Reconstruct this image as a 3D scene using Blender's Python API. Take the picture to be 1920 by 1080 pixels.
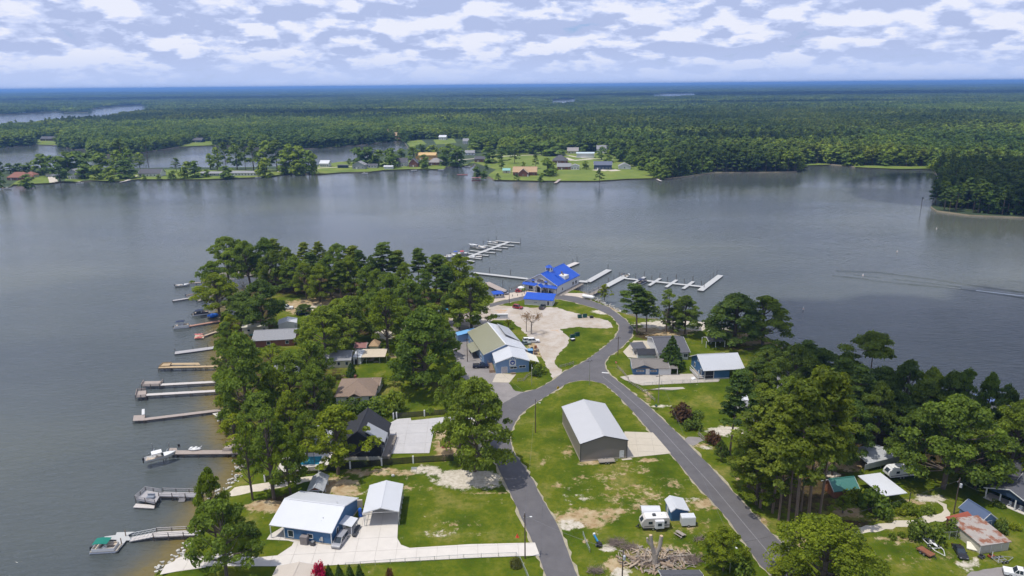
import bpy, math, random
import numpy as np
from mathutils import Vector, Matrix
R = random.Random(11)
sc = bpy.context.scene
for o in list(bpy.data.objects): bpy.data.objects.remove(o)
COL = sc.collection
# ------------------------------------------------------------------ camera
FPX, HC, ZG = 1331.0, 98.0, 1.5          # focal length in photo pixels, camera height over the lake, ground level
PIT, ROLL = math.atan((540 - 159.3) / FPX), -math.atan(18 / 1920)
fw = Vector((0, math.cos(PIT), -math.sin(PIT)))
u0 = Vector((0, math.sin(PIT), math.cos(PIT))); r0 = Vector((1, 0, 0))
rt = r0 * math.cos(ROLL) + u0 * math.sin(ROLL); up = -r0 * math.sin(ROLL) + u0 * math.cos(ROLL)
cam = bpy.data.cameras.new('camera'); cam.sensor_width = 36; cam.lens = 36 * FPX / 1920
cam.clip_start = 1; cam.clip_end = 120000
co = bpy.data.objects.new('camera', cam); COL.objects.link(co)
co.matrix_world = Matrix(((rt.x, up.x, -fw.x, 0), (rt.y, up.y, -fw.y, 0), (rt.z, up.z, -fw.z, HC), (0, 0, 0, 1)))
sc.camera = co
sc.view_settings.view_transform = 'Standard'; sc.view_settings.look = 'None'
sc.view_settings.exposure = 0.28; sc.view_settings.gamma = 1; sc.view_settings.use_curve_mapping = False
sc.render.engine = 'CYCLES'
cy = sc.cycles
cy.use_denoising = True; cy.max_bounces = 6; cy.diffuse_bounces = 2; cy.glossy_bounces = 2
cy.transmission_bounces = 3; cy.transparent_max_bounces = 12; cy.volume_bounces = 0; cy.use_adaptive_sampling = True
cy.adaptive_threshold = 0.02
# ------------------------------------------------------------------ daylight
SUN_EL = math.radians(70); SD = Vector((0.93, 0.37, 0)).normalized()   # SD: way the shadows fall
w = bpy.data.worlds.new('World'); sc.world = w; w.use_nodes = True
nt = w.node_tree; N = nt.nodes; Lk = nt.links; N.clear()
def nd(tree, typ, **kw):
    n = tree.nodes.new(typ)
    for k, v in kw.items():
        if k.startswith('i_'): n.inputs[int(k[2:])].default_value = v
        else: setattr(n, k, v)
    return n
sky = nd(nt, 'ShaderNodeTexSky', sky_type='NISHITA', sun_disc=False, sun_elevation=SUN_EL,
         sun_rotation=math.atan2(-SD.x, -SD.y), altitude=150, air_density=1.0, dust_density=1.2, ozone_density=1.5)
def mth(op, a, b=None, tree=nt, clamp=False):
    n = tree.nodes.new('ShaderNodeMath'); n.operation = op; n.use_clamp = clamp
    for i, x in enumerate((a, b)):
        if x is None: continue
        if isinstance(x, (int, float)): n.inputs[i].default_value = x
        else: tree.links.new(x, n.inputs[i])
    return n.outputs[0]
tc = nd(nt, 'ShaderNodeTexCoord'); sep = nd(nt, 'ShaderNodeSeparateXYZ'); Lk.new(tc.outputs['Generated'], sep.inputs[0])
zc = mth('MAXIMUM', sep.outputs[2], 0.0); den = mth('ADD', zc, 0.29)
def uv(k):
    cb = nd(nt, 'ShaderNodeCombineXYZ')
    Lk.new(mth('DIVIDE', sep.outputs[0], mth('MULTIPLY', den, k)), cb.inputs[0])
    Lk.new(mth('DIVIDE', sep.outputs[1], mth('MULTIPLY', den, k)), cb.inputs[1]); cb.inputs[2].default_value = 3.7
    return cb.outputs[0]
def cl(k, scale=3.0, det=10, dist=0.15):
    n = nd(nt, 'ShaderNodeTexNoise', noise_dimensions='2D'); n.inputs['Scale'].default_value = scale
    n.inputs['Detail'].default_value = det; n.inputs['Roughness'].default_value = 0.6; n.inputs['Distortion'].default_value = dist
    Lk.new(uv(k), n.inputs['Vector']); return n.outputs[0]
def puff(k):                        # cauliflower heads: cells warped by the noise
    v = nd(nt, 'ShaderNodeTexVoronoi', feature='SMOOTH_F1', voronoi_dimensions='2D'); v.inputs['Scale'].default_value = 5.2; v.inputs['Smoothness'].default_value = 0.35; v.inputs['Detail'].default_value = 1.0; v.inputs['Roughness'].default_value = 0.55
    wn = nd(nt, 'ShaderNodeTexNoise', noise_dimensions='2D'); wn.inputs['Scale'].default_value = 5.5; wn.inputs['Detail'].default_value = 5; wn.inputs['Roughness'].default_value = 0.62; q = uv(k); Lk.new(q, wn.inputs['Vector'])
    ad = nd(nt, 'ShaderNodeVectorMath', operation='MULTIPLY_ADD'); Lk.new(wn.outputs[1], ad.inputs[0]); ad.inputs[1].default_value = (0.24, 0.24, 0.24); Lk.new(q, ad.inputs[2]); Lk.new(ad.outputs[0], v.inputs['Vector'])
    return mth('ADD', mth('MULTIPLY', cl(k, 2.7, 10), 0.72), mth('MULTIPLY', mth('SUBTRACT', 0.62, v.outputs['Distance']), 0.52))
n1 = puff(1.0); n2 = puff(1.045)
big = cl(1.0, 0.9, 3, 0.2)
cov = mth('ADD', mth('ADD', n1, 0.27), mth('MULTIPLY', mth('SUBTRACT', big, 0.5), 0.55))
mr = nd(nt, 'ShaderNodeMapRange', interpolation_type='SMOOTHSTEP'); Lk.new(cov, mr.inputs[0])
mr.inputs[1].default_value = 0.12; mr.inputs[2].default_value = 0.34
lit = mth('ADD', mth('MULTIPLY', mth('SUBTRACT', n1, n2), 3.2), mth('MULTIPLY', mth('SUBTRACT', cov, 0.56), 0.95))
lit = mth('ADD', lit, 0.37, clamp=True)
cr = nd(nt, 'ShaderNodeValToRGB'); Lk.new(lit, cr.inputs[0]); e = cr.color_ramp.elements
e[0].position = 0.05; e[0].color = (0.38, 0.45, 0.67, 1); e[1].position = 0.95; e[1].color = (0.69, 0.715, 0.82, 1)
m_ = e.new(0.45); m_.color = (0.50, 0.57, 0.79, 1)
skm = nd(nt, 'ShaderNodeMixRGB', blend_type='MULTIPLY', i_0=1.0); Lk.new(sky.outputs[0], skm.inputs[1]); skm.inputs[2].default_value = (0.066, 0.082, 0.125, 1)
mx = nd(nt, 'ShaderNodeMixRGB'); Lk.new(mr.outputs[0], mx.inputs[0]); Lk.new(skm.outputs[0], mx.inputs[1]); Lk.new(cr.outputs[0], mx.inputs[2])
# cloud deck thins into the pale blue air along the horizon, all round
hz = nd(nt, 'ShaderNodeMapRange', interpolation_type='SMOOTHSTEP'); Lk.new(zc, hz.inputs[0])
hz.inputs[1].default_value = 0.0; hz.inputs[2].default_value = 0.055; hz.inputs[3].default_value = 0.93; hz.inputs[4].default_value = 0.0
mx2 = nd(nt, 'ShaderNodeMixRGB'); Lk.new(hz.outputs[0], mx2.inputs[0]); Lk.new(mx.outputs[0], mx2.inputs[1]); mx2.inputs[2].default_value = (0.44, 0.53, 0.78, 1)
bg = nd(nt, 'ShaderNodeBackground'); bg.inputs[1].default_value = 1.0; Lk.new(mx2.outputs[0], bg.inputs[0])
ow = nd(nt, 'ShaderNodeOutputWorld'); Lk.new(bg.outputs[0], ow.inputs[0])
w.cycles.sampling_method = 'MANUAL'; w.cycles.sample_map_resolution = 512
sl = bpy.data.lights.new('sun', 'SUN'); sl.energy = 3.25; sl.angle = math.radians(0.5); sl.color = (1.0, 0.955, 0.87)
so = bpy.data.objects.new('sun', sl); COL.objects.link(so); so.location = (0, 0, 400)
sdir = Vector((SD.x * math.cos(SUN_EL), SD.y * math.cos(SUN_EL), -math.sin(SUN_EL)))
so.rotation_euler = sdir.to_track_quat('-Z', 'Y').to_euler()
# ------------------------------------------------------------------ picture pixel -> place on the ground
def ray(px, py): return fw * FPX + rt * (px - 960) + up * (540 - py)
def G(px, py, z=ZG):
    d = ray(px, py); t = (z - HC) / d.z
    return Vector((d.x * t, d.y * t, z))
def ztop(b, px, py):
    d = ray(px, py); return HC + d.z * (b.y / d.y)
def ppm(p):                       # photo pixels per metre at a place
    return FPX / (p - Vector((0, 0, HC))).dot(fw)
# ------------------------------------------------------------------ materials
MATS = {}
def mk(name):
    m = bpy.data.materials.new(name); m.use_nodes = True; MATS[name] = m
    t = m.node_tree; b = t.nodes['Principled BSDF']; return m, t, b
def noise(t, scale, detail=4, vec=None, rough=0.55, dist=0.0):
    n = t.nodes.new('ShaderNodeTexNoise'); n.inputs['Scale'].default_value = scale; n.inputs['Detail'].default_value = detail
    n.inputs['Roughness'].default_value = rough; n.inputs['Distortion'].default_value = dist
    if vec: t.links.new(vec, n.inputs['Vector'])
    return n.outputs[0]
def ramp(t, fac, stops):
    n = t.nodes.new('ShaderNodeValToRGB'); e = n.color_ramp.elements
    while len(e) < len(stops): e.new(0.5)
    for q, (p, c) in zip(e, stops): q.position = p; q.color = (*c, 1)
    t.links.new(fac, n.inputs[0]); return n.outputs[0]
def mix(t, fac, a, b, mode='MIX'):
    n = t.nodes.new('ShaderNodeMixRGB'); n.blend_type = mode
    for i, x in enumerate((fac, a, b)):
        if isinstance(x, (int, float)): n.inputs[i].default_value = x
        elif isinstance(x, tuple): n.inputs[i].default_value = (*x, 1)
        else: t.links.new(x, n.inputs[i])
    return n.outputs[0]
def mrange(t, v, a, b, c=0.0, d=1.0):
    n = t.nodes.new('ShaderNodeMapRange'); n.interpolation_type = 'SMOOTHSTEP'; t.links.new(v, n.inputs[0])
    for i, x in enumerate((a, b, c, d)): n.inputs[1 + i].default_value = x
    return n.outputs[0]
def bump(t, b, h, strength=0.3, dist=0.1):
    n = t.nodes.new('ShaderNodeBump'); n.inputs['Strength'].default_value = strength; n.inputs['Distance'].default_value = dist
    t.links.new(h, n.inputs['Height']); t.links.new(n.outputs[0], b.inputs['Normal'])
def pos(t): return t.nodes.new('ShaderNodeNewGeometry').outputs['Position']
def M(name, col, rough=0.7, var=0.12, vs=0.8, metal=0.0, bs=0.0, band=None, stain=None, spec=0.5):
    """plain surface with wear: two noises move the colour, an optional band bump gives ribs or laps"""
    if name in MATS: return MATS[name]
    m, t, b = mk(name); p = pos(t)
    n = noise(t, vs, 5, p); d = tuple(c * (1 - var) for c in col); l = tuple(min(1, c * (1 + var)) for c in col)
    c = mix(t, n, d, l)
    if stain:
        s = mrange(t, noise(t, stain[1], 6, p, 0.7), stain[2], stain[2] + 0.12); c = mix(t, s, c, stain[0])
    t.links.new(c, b.inputs['Base Color'])
    b.inputs['Roughness'].default_value = rough; b.inputs['Metallic'].default_value = metal; b.inputs['Specular IOR Level'].default_value = spec
    if band:
        tcn = t.nodes.new('ShaderNodeTexCoord'); wv = t.nodes.new('ShaderNodeTexWave'); wv.bands_direction = band[0]
        wv.inputs['Scale'].default_value = band[1]; t.links.new(tcn.outputs['Object'], wv.inputs['Vector'])
        pw = mth('POWER', wv.outputs[1], 6.0, t); bump(t, b, pw, band[2], 0.06)
        c2 = mix(t, mth('MULTIPLY', pw, 0.22, t), c, tuple(q * 0.55 for q in col)); t.links.new(c2, b.inputs['Base Color'])
    elif bs: bump(t, b, noise(t, bs, 4, p), 0.35, 0.08)
    return m
# ------------------------------------------------------------------ mesh builder
class MB:
    def __init__(s, off=(0, 0, 0)): s.v = []; s.f = []; s.mi = []; s.o = Vector(off)
    def add(s, vs, fs, mi=0):
        k = len(s.v); s.v += [tuple(Vector(q) - s.o) for q in vs]; s.f += [tuple(i + k for i in f) for f in fs]; s.mi += [mi] * len(fs); return s
    def box(s, x, y, z, sx, sy, sz, rz=0.0, mi=0, tp=1.0):
        c, n = math.cos(rz), math.sin(rz); V = []
        for k, zz in ((1.0, z), (tp, z + sz)):
            for a, b in ((-1, -1), (1, -1), (1, 1), (-1, 1)):
                dx, dy = a * sx / 2 * k, b * sy / 2 * k; V.append((x + dx * c - dy * n, y + dx * n + dy * c, zz))
        return s.add(V, [(3, 2, 1, 0), (4, 5, 6, 7), (0, 1, 5, 4), (1, 2, 6, 5), (2, 3, 7, 6), (3, 0, 4, 7)], mi)
    def beam(s, p, q, w=0.1, h=None, mi=0):
        p, q = Vector(p), Vector(q); h = h or w; d = q - p
        if d.length < 1e-6: return s
        d.normalize(); a = d.cross(Vector((0, 0, 1)))
        a = Vector((1, 0, 0)) if a.length < 1e-3 else a.normalized(); b = a.cross(d)
        V = [e + a * (i * w / 2) + b * (j * h / 2) for e in (p, q) for i, j in ((-1, -1), (1, -1), (1, 1), (-1, 1))]
        return s.add(V, [(0, 1, 2, 3), (7, 6, 5, 4), (0, 4, 5, 1), (1, 5, 6, 2), (2, 6, 7, 3), (3, 7, 4, 0)], mi)
    def tube(s, p, q, r, r2=None, n=6, mi=0, cap=True):
        p, q = Vector(p), Vector(q); r2 = r if r2 is None else r2; d = (q - p).normalized()
        a = d.cross(Vector((0, 0, 1))); a = Vector((1, 0, 0)) if a.length < 1e-3 else a.normalized(); b = a.cross(d)
        V = [e + (a * math.cos(6.2832 * i / n) + b * math.sin(6.2832 * i / n)) * rr for e, rr in ((p, r), (q, r2)) for i in range(n)]
        F = [(i, (i + 1) % n, n + (i + 1) % n, n + i) for i in range(n)]
        if cap: F += [tuple(range(n))[::-1], tuple(range(n, 2 * n))]
        return s.add(V, F, mi)
    def path(s, pts, rs, n=6, mi=0):
        for i in range(len(pts) - 1): s.tube(pts[i], pts[i + 1], rs[i], rs[i + 1], n, mi, cap=(i == len(pts) - 2))
        return s
    def prism(s, pts, z0, z1, mi=0):
        n = len(pts); ar = sum(pts[i][0] * pts[(i + 1) % n][1] - pts[(i + 1) % n][0] * pts[i][1] for i in range(n))
        if ar < 0: pts = pts[::-1]
        V = [(p[0], p[1], z0) for p in pts] + [(p[0], p[1], z1) for p in pts]
        return s.add(V, [tuple(range(n))[::-1], tuple(range(n, 2 * n))] + [(i, (i + 1) % n, n + (i + 1) % n, n + i) for i in range(n)], mi)
    def ext(s, prof, axis, a, b, mi=0):
        """profile [(u,z)] pushed along local 'x' or 'y' from a to b"""
        n = len(prof); V = []
        for e in (a, b): V += [((e, u, z) if axis == 'x' else (u, e, z)) for u, z in prof]
        return s.add(V, [tuple(range(n)), tuple(range(n, 2 * n))[::-1]] + [(i, n + i, n + (i + 1) % n, (i + 1) % n) for i in range(n)], mi)
    def slab(s, top, t, mi=0):
        n = len(top); V = [Vector(q) for q in top]; V += [q - Vector((0, 0, t)) for q in V]
        return s.add(V, [tuple(range(n)), tuple(range(n, 2 * n))[::-1]] + [(i, n + i, n + (i + 1) % n, (i + 1) % n) for i in range(n)], mi)
    def lathe(s, c, prof, n=10, mi=0):
        c = Vector(c); V = []
        for r, z in prof: V += [c + Vector((r * math.cos(6.2832 * i / n), r * math.sin(6.2832 * i / n), z)) for i in range(n)]
        F = [(k * n + i, k * n + (i + 1) % n, (k + 1) * n + (i + 1) % n, (k + 1) * n + i) for k in range(len(prof) - 1) for i in range(n)]
        return s.add(V, F + [tuple(range(n))[::-1], tuple(range((len(prof) - 1) * n, len(prof) * n))], mi)
    def blob(s, c, r, n=8, k=5, jit=0.15, mi=0, rnd=R):
        c = Vector(c); V = []; rx, ry, rz = r if isinstance(r, tuple) else (r, r, r)
        for j in range(k + 1):
            th = math.pi * j / k
            for i in range(n):
                q = 1 + rnd.uniform(-jit, jit); V.append(c + Vector((rx * math.sin(th) * math.cos(6.2832 * i / n) * q, ry * math.sin(th) * math.sin(6.2832 * i / n) * q, -rz * math.cos(th) * q)))
        F = [(j * n + i, j * n + (i + 1) % n, (j + 1) * n + (i + 1) % n, (j + 1) * n + i) for j in range(k) for i in range(n)]
        return s.add(V, F, mi)
    def mesh(s, name, mats, smooth=False):
        me = bpy.data.meshes.new(name); me.from_pydata(s.v, [], s.f)
        for m in (mats if isinstance(mats, (list, tuple)) else [mats]): me.materials.append(m)
        me.polygons.foreach_set('material_index', s.mi)
        if smooth: me.polygons.foreach_set('use_smooth', [True] * len(s.f))
        me.update(); return me
    def build(s, name, mats, parent=None, smooth=False, label=None):
        o = bpy.data.objects.new(name, s.mesh(name, mats, smooth)); COL.objects.link(o)
        if parent: o.parent = parent
        elif s.o.length > 0: o.location = s.o
        if label: o['label'] = label
        return o
def thing(name, label, cat, loc=(0, 0, 0), rz=0.0, group=None):
    o = bpy.data.objects.new(name, None); COL.objects.link(o); o.location = loc; o.rotation_euler = (0, 0, rz)
    o.empty_display_size = 0.5; return tag(o, label, cat, group)
def tag(o, label, cat, group=None, kind=None):
    if label: o['label'] = label
    if cat: o['category'] = cat
    if group: o['group'] = group
    if kind: o['kind'] = kind
    return o
def struct(o): o['kind'] = 'structure'; return o
def dup(o, loc=None, rz=None, label=None, scale=None, group=None, parent=None):
    c = o.copy(); COL.objects.link(c)
    if parent: c.parent = parent
    if loc is not None: c.location = loc
    if rz is not None: c.rotation_euler = (0, 0, rz)
    if scale is not None: c.scale = scale
    if label: c['label'] = label
    if group: c['group'] = group
    for ch in list(o.children): dup(ch, parent=c)
    return c
def yaw(a, b): return math.atan2(b[1] - a[1], b[0] - a[0])
# ================================================================== setting: land, lake, sky-high clouds
def px_of(P):                       # world (n,3) -> photo pixels
    d = P - np.array([0, 0, HC]); z = d @ np.array(fw); return 960 + FPX * (d @ np.array(rt)) / z, 540 - FPX * (d @ np.array(up)) / z
def inpoly(x, y, poly):
    r = np.zeros(x.shape, bool); n = len(poly)
    for i in range(n):
        x1, y1 = poly[i]; x2, y2 = poly[(i + 1) % n]
        if y1 == y2: continue
        c = ((y1 > y) != (y2 > y)) & (x < (x2 - x1) * (y - y1) / (y2 - y1) + x1); r ^= c
    return r
def pdist(x, y, poly, closed=True):
    d = np.full(x.shape, 1e9); n = len(poly)
    for i in range(n if closed else n - 1):
        ax, ay = poly[i]; bx, by = poly[(i + 1) % n]; L = (bx - ax) ** 2 + (by - ay) ** 2 + 1e-9
        t = np.clip(((x - ax) * (bx - ax) + (y - ay) * (by - ay)) / L, 0, 1)
        d = np.minimum(d, np.hypot(x - ax - t * (bx - ax), y - ay - t * (by - ay)))
    return d
def P2(l, z=0.0): return [tuple(G(a, b, z)[:2]) for a, b in l]
SHORE_PX = [(262, 1130), (290, 1075), (330, 1046), (348, 1030), (358, 1008), (372, 985), (384, 962), (398, 935), (424, 918), (442, 893), (452, 866), (449, 842), (432, 822), (424, 800),
            (418, 782), (412, 762), (410, 735), (406, 712), (404, 690), (412, 664), (416, 640), (414, 618), (410, 600), (408, 580), (398, 560), (386, 545), (385, 526), (404, 512), (440, 503), (500, 503),
            (560, 511), (620, 521), (680, 533), (700, 545), (745, 545), (800, 541), (860, 546), (905, 552), (925, 557), (945, 561), (958, 553), (980, 540), (1000, 536), (1040, 541), (1062, 545), (1090, 546), (1104, 556),
            (1128, 568), (1150, 578), (1172, 588), (1205, 598), (1260, 601), (1330, 606), (1400, 618), (1450, 640), (1480, 664), (1560, 697), (1640, 722), (1720, 750), (1800, 785),
            (1870, 815), (1930, 842), (2080, 905)]
SHORE = P2(SHORE_PX) + [(290, 30), (-140, 30)]
def grid(x0, x1, y0, y1, s):
    xs = np.arange(x0, x1 + s / 2, s); ys = np.arange(y0, y1 + s / 2, s); X, Y = np.meshgrid(xs, ys); return X.ravel(), Y.ravel(), len(xs), len(ys)
def gridmesh(name, X, Y, Z, nx, ny, keep=None):
    i = np.arange((nx - 1) * (ny - 1)); a = (i // (nx - 1)) * nx + i % (nx - 1)
    F = np.stack([a, a + 1, a + nx + 1, a + nx], 1)
    if keep is not None: F = F[keep[F].any(1)]
    me = bpy.data.meshes.new(name); me.from_pydata(np.stack([X, Y, Z], 1).tolist(), [], F.tolist())
    me.polygons.foreach_set('use_smooth', [True] * len(F)); me.update(); return me
def vcol(me, name, rgb):
    a = me.color_attributes.new(name, 'FLOAT_COLOR', 'POINT'); c = np.ones((len(me.vertices), 4), np.float32); c[:, :3] = rgb
    a.data.foreach_set('color', c.ravel())
rng = np.random.default_rng(5)
GX, GY, gnx, gny = grid(-130, 325, 40, 440, 1.5)
sd = pdist(GX, GY, SHORE); sd = np.where(inpoly(GX, GY, SHORE), sd, -sd)
wob = 0.5 * np.sin(GX * 0.7) * np.sin(GY * 0.9) + 0.4 * np.sin(GX * 0.31 + GY * 0.43)
GZ = np.where(sd > 0, np.minimum(ZG, (sd + wob * 0.5) * 0.42 - 0.05), np.maximum(-4, sd * 0.3 - 0.05))
px, py = px_of(np.stack([GX, GY, GZ], 1))
mask = np.zeros((len(GX), 3))
# bare earth (0), pale gravel and sand (1), brown woodland litter (2): centre and half size in the photograph, amount
for ch, a, b, rx, ry, am in [
    (0, 1095, 972, 66, 24, .74), (1, 1072, 984, 36, 13, .66), (0, 1150, 960, 30, 12, .6), (0, 1190, 955, 34, 9, .6), (1, 1080, 930, 36, 16, .28), (0, 1330, 945, 60, 14, .72), (1, 1300, 938, 30, 7, .5), (0, 1420, 980, 26, 26, .6),
    (0, 1105, 868, 26, 7, .8), (0, 1065, 845, 18, 18, .45), (0, 1020, 865, 18, 20, .35), (0, 1042, 910, 16, 14, .45), (0, 1180, 880, 70, 14, .38), (0, 1260, 905, 40, 16, .35), (0, 1215, 862, 40, 4, .7), (0, 1190, 925, 110, 30, .36), (0, 1120, 900, 60, 20, .34), (0, 1300, 985, 60, 30, .3), (0, 850, 990, 90, 22, .30), (1, 830, 1000, 70, 16, .30), (0, 1750, 1050, 120, 24, .3), (1, 1140, 1028, 22, 7, .9), (0, 1155, 1060, 28, 22, .7), (1, 1165, 1075, 22, 14, .8), (0, 1100, 1015, 9, 8, .8), (0, 1240, 1040, 85, 34, .5),
    (1, 880, 898, 75, 20, 1), (1, 800, 882, 40, 10, .75), (0, 720, 885, 90, 9, .7), (0, 640, 915, 42, 26, .8), (1, 700, 922, 24, 7, .45), (1, 920, 905, 30, 14, .7), (0, 770, 915, 60, 12, .35), (0, 905, 925, 60, 5, .55),
    (0, 500, 950, 60, 14, .85), (2, 530, 940, 60, 16, .7), (0, 585, 945, 40, 14, .5), (0, 830, 825, 16, 40, .9), (0, 850, 845, 40, 14, .8), (1, 880, 800, 34, 18, .6), (1, 905, 830, 20, 16, .6), (2, 890, 884, 26, 8, .5),
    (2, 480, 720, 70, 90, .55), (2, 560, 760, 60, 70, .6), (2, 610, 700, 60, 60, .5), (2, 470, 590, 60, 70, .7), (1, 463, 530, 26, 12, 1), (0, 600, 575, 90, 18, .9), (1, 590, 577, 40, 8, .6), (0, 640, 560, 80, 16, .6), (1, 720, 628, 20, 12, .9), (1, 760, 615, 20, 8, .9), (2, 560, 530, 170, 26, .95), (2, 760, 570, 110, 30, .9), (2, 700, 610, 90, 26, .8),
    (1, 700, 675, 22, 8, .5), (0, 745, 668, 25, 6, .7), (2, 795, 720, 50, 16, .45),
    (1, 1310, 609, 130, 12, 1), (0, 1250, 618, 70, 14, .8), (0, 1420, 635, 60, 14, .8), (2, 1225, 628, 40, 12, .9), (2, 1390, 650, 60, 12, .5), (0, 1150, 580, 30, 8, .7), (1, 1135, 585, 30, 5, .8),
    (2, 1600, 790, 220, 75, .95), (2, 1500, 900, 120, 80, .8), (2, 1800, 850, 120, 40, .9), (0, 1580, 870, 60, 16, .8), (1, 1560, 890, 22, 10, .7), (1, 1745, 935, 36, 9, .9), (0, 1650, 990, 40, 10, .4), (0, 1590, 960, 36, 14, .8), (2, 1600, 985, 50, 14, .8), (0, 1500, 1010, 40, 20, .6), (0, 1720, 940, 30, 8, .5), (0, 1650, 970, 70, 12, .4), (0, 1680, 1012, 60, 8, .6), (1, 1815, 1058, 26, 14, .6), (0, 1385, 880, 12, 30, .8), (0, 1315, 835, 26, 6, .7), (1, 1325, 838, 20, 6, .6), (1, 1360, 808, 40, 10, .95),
    (1, 1005, 690, 14, 9, 0), (0, 1010, 650, 30, 22, .8), (2, 1000, 645, 16, 18, .5), (1, 1235, 762, 24, 4, .7), (0, 1215, 745, 12, 20, .5), (0, 985, 1070, 20, 10, .2), (1, 990, 1060, 14, 4, .3)]:
    q = ((px - a) / rx) ** 2 + ((py - b) / ry) ** 2; mask[:, ch] = np.maximum(mask[:, ch], am * np.clip(1.22 - .95 * q, 0, 1))
bank = np.clip(1 - sd / 2.6, 0, 1); mask[:, 0] = np.maximum(mask[:, 0], bank * 0.62)
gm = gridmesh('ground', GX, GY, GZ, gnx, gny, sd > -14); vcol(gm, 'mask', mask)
m, t, b = mk('ground'); p = pos(t); at = t.nodes.new('ShaderNodeVertexColor'); at.layer_name = 'mask'
sp = t.nodes.new('ShaderNodeSeparateColor'); t.links.new(at.outputs[0], sp.inputs[0])
g1 = ramp(t, noise(t, 0.09, 5, p, 0.62), [(0.33, (0.042, 0.062, 0.006)), (0.44, (0.072, 0.098, 0.008)), (0.55, (0.112, 0.128, 0.012)), (0.67, (0.190, 0.172, 0.044))])
g2 = mix(t, mrange(t, noise(t, 0.9, 6, p, 0.7), 0.38, 0.68, 0, 0.6), g1, (0.045, 0.088, 0.008))
g2 = mix(t, mrange(t, noise(t, 0.4, 8, p, 0.75), 0.60, 0.74, 0, 0.75), g2, (0.21, 0.20, 0.075))
g2 = mix(t, mrange(t, noise(t, 3.5, 3, p), 0.62, 0.75, 0, 0.35), g2, (0.16, 0.22, 0.05))
er = ramp(t, noise(t, 0.5, 6, p), [(0.3, (0.26, 0.17, 0.085)), (0.5, (0.36, 0.27, 0.155)), (0.7, (0.43, 0.35, 0.23))])
pg = ramp(t, noise(t, 1.2, 6, p, 0.7), [(0.3, (0.33, 0.29, 0.22)), (0.55, (0.50, 0.45, 0.37)), (0.75, (0.60, 0.56, 0.49))])
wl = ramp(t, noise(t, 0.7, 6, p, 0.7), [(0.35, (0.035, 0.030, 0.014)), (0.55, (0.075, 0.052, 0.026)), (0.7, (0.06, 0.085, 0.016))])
brk = noise(t, 0.42, 8, p, 0.78)
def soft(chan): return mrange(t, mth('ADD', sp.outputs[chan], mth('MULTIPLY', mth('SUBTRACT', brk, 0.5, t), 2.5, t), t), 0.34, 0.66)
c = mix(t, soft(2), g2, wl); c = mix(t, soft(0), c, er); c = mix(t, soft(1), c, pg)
t.links.new(c, b.inputs['Base Color']); b.inputs['Roughness'].default_value = 1.0; b.inputs['Specular IOR Level'].default_value = 0.0
bump(t, b, noise(t, 2.2, 6, p, 0.7), 0.6, 0.25)
gm.materials.append(m); g = bpy.data.objects.new('ground', gm); COL.objects.link(g); struct(g)
# ---- far land with its lake arms
NEARPX = [(-60, 362), (0, 351), (13, 354), (24, 347), (63, 345), (100, 343), (123, 341), (150, 342), (183, 338), (217, 341), (257, 337), (300, 337), (388, 337), (434, 335), (486, 333), (521, 328), (557, 326), (592, 328),
          (640, 324), (667, 324), (693, 323), (717, 320), (767, 318), (833, 318), (838, 314), (873, 312), (884, 313), (889, 308), (893, 313), (889, 322), (888, 330), (916, 333), (927, 338), (1011, 340), (1116, 340), (1180, 336), (1223, 335),
          (1240, 337), (1291, 331), (1339, 324), (1420, 324), (1494, 323), (1499, 311), (1558, 309), (1618, 315), (1690, 318), (1749, 317), (1757, 330), (1761, 347), (1767, 357), (1756, 374), (1745, 389), (1757, 397), (1817, 405), (1916, 409), (2000, 415), (2150, 424)]
near_w = P2(NEARPX)
HOLES_PX = [[(-80, 279), (0, 277), (63, 272), (107, 273), (142, 281), (168, 280), (172, 290), (240, 291), (283, 284), (317, 279), (335, 276), (397, 273), (440, 274), (500, 278), (565, 280), (619, 277), (640, 275), (680, 272), (707, 268), (757, 264), (762, 273), (767, 280), (735, 286), (700, 294), (662, 301), (640, 305), (600, 310), (540, 313), (440, 315), (300, 316), (150, 319), (0, 320), (-80, 321)],
            [(-80, 217), (0, 215), (27, 214), (80, 211), (120, 209.5), (122, 211.5), (165, 211), (166, 204.5), (190, 202), (230, 198), (273, 196.5), (290, 208), (276, 216), (204, 229), (60, 242), (-80, 248)],
            [(1028, 190), (1040, 187.5), (1085, 185), (1088, 194), (1060, 200), (1026, 201)], [(1222, 178), (1240, 175.5), (1305, 174.5), (1312, 183), (1260, 186), (1220, 186)], [(466, 176.5), (500, 175), (525, 175), (528, 182), (488, 184), (464, 183)],
            [(988, 256), (1022, 256), (1020, 268), (988, 268)]]
HOLES = [P2(h) for h in HOLES_PX]
FARRING = near_w + [(1400, 560), (34000, 8000), (34000, 44000), (-34000, 44000), (-34000, 8000), (-1400, 640)]
from mathutils.geometry import tessellate_polygon
def flatland(name, outer, holes, z, skirt, mat, side):
    loops = [[Vector((a, b_, z)) for a, b_ in l] for l in [outer] + holes]; V = [q for l in loops for q in l]
    T = tessellate_polygon(loops); mb = MB(); fs = []
    for f in T:
        a, b_, c_ = (V[i] for i in f); fs.append(f if (b_ - a).cross(c_ - a).z > 0 else f[::-1])
    mb.add(V, fs, 0)
    for l in loops:
        n = len(l)
        for i in range(n):
            a, b_ = l[i], l[(i + 1) % n]; dn = Vector((0, 0, -skirt)); mb.add([a, b_, b_ + dn, a + dn], [(0, 1, 2, 3)], 1)
    return struct(mb.build(name, [mat, side]))
m, t, b = mk('wood_floor'); p = pos(t)
c = ramp(t, noise(t, 0.02, 8, p, 0.7), [(0.3, (0.018, 0.032, 0.010)), (0.5, (0.030, 0.052, 0.014)), (0.7, (0.05, 0.075, 0.02))]); t.links.new(c, b.inputs['Base Color']); b.inputs['Roughness'].default_value = 1
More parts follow.
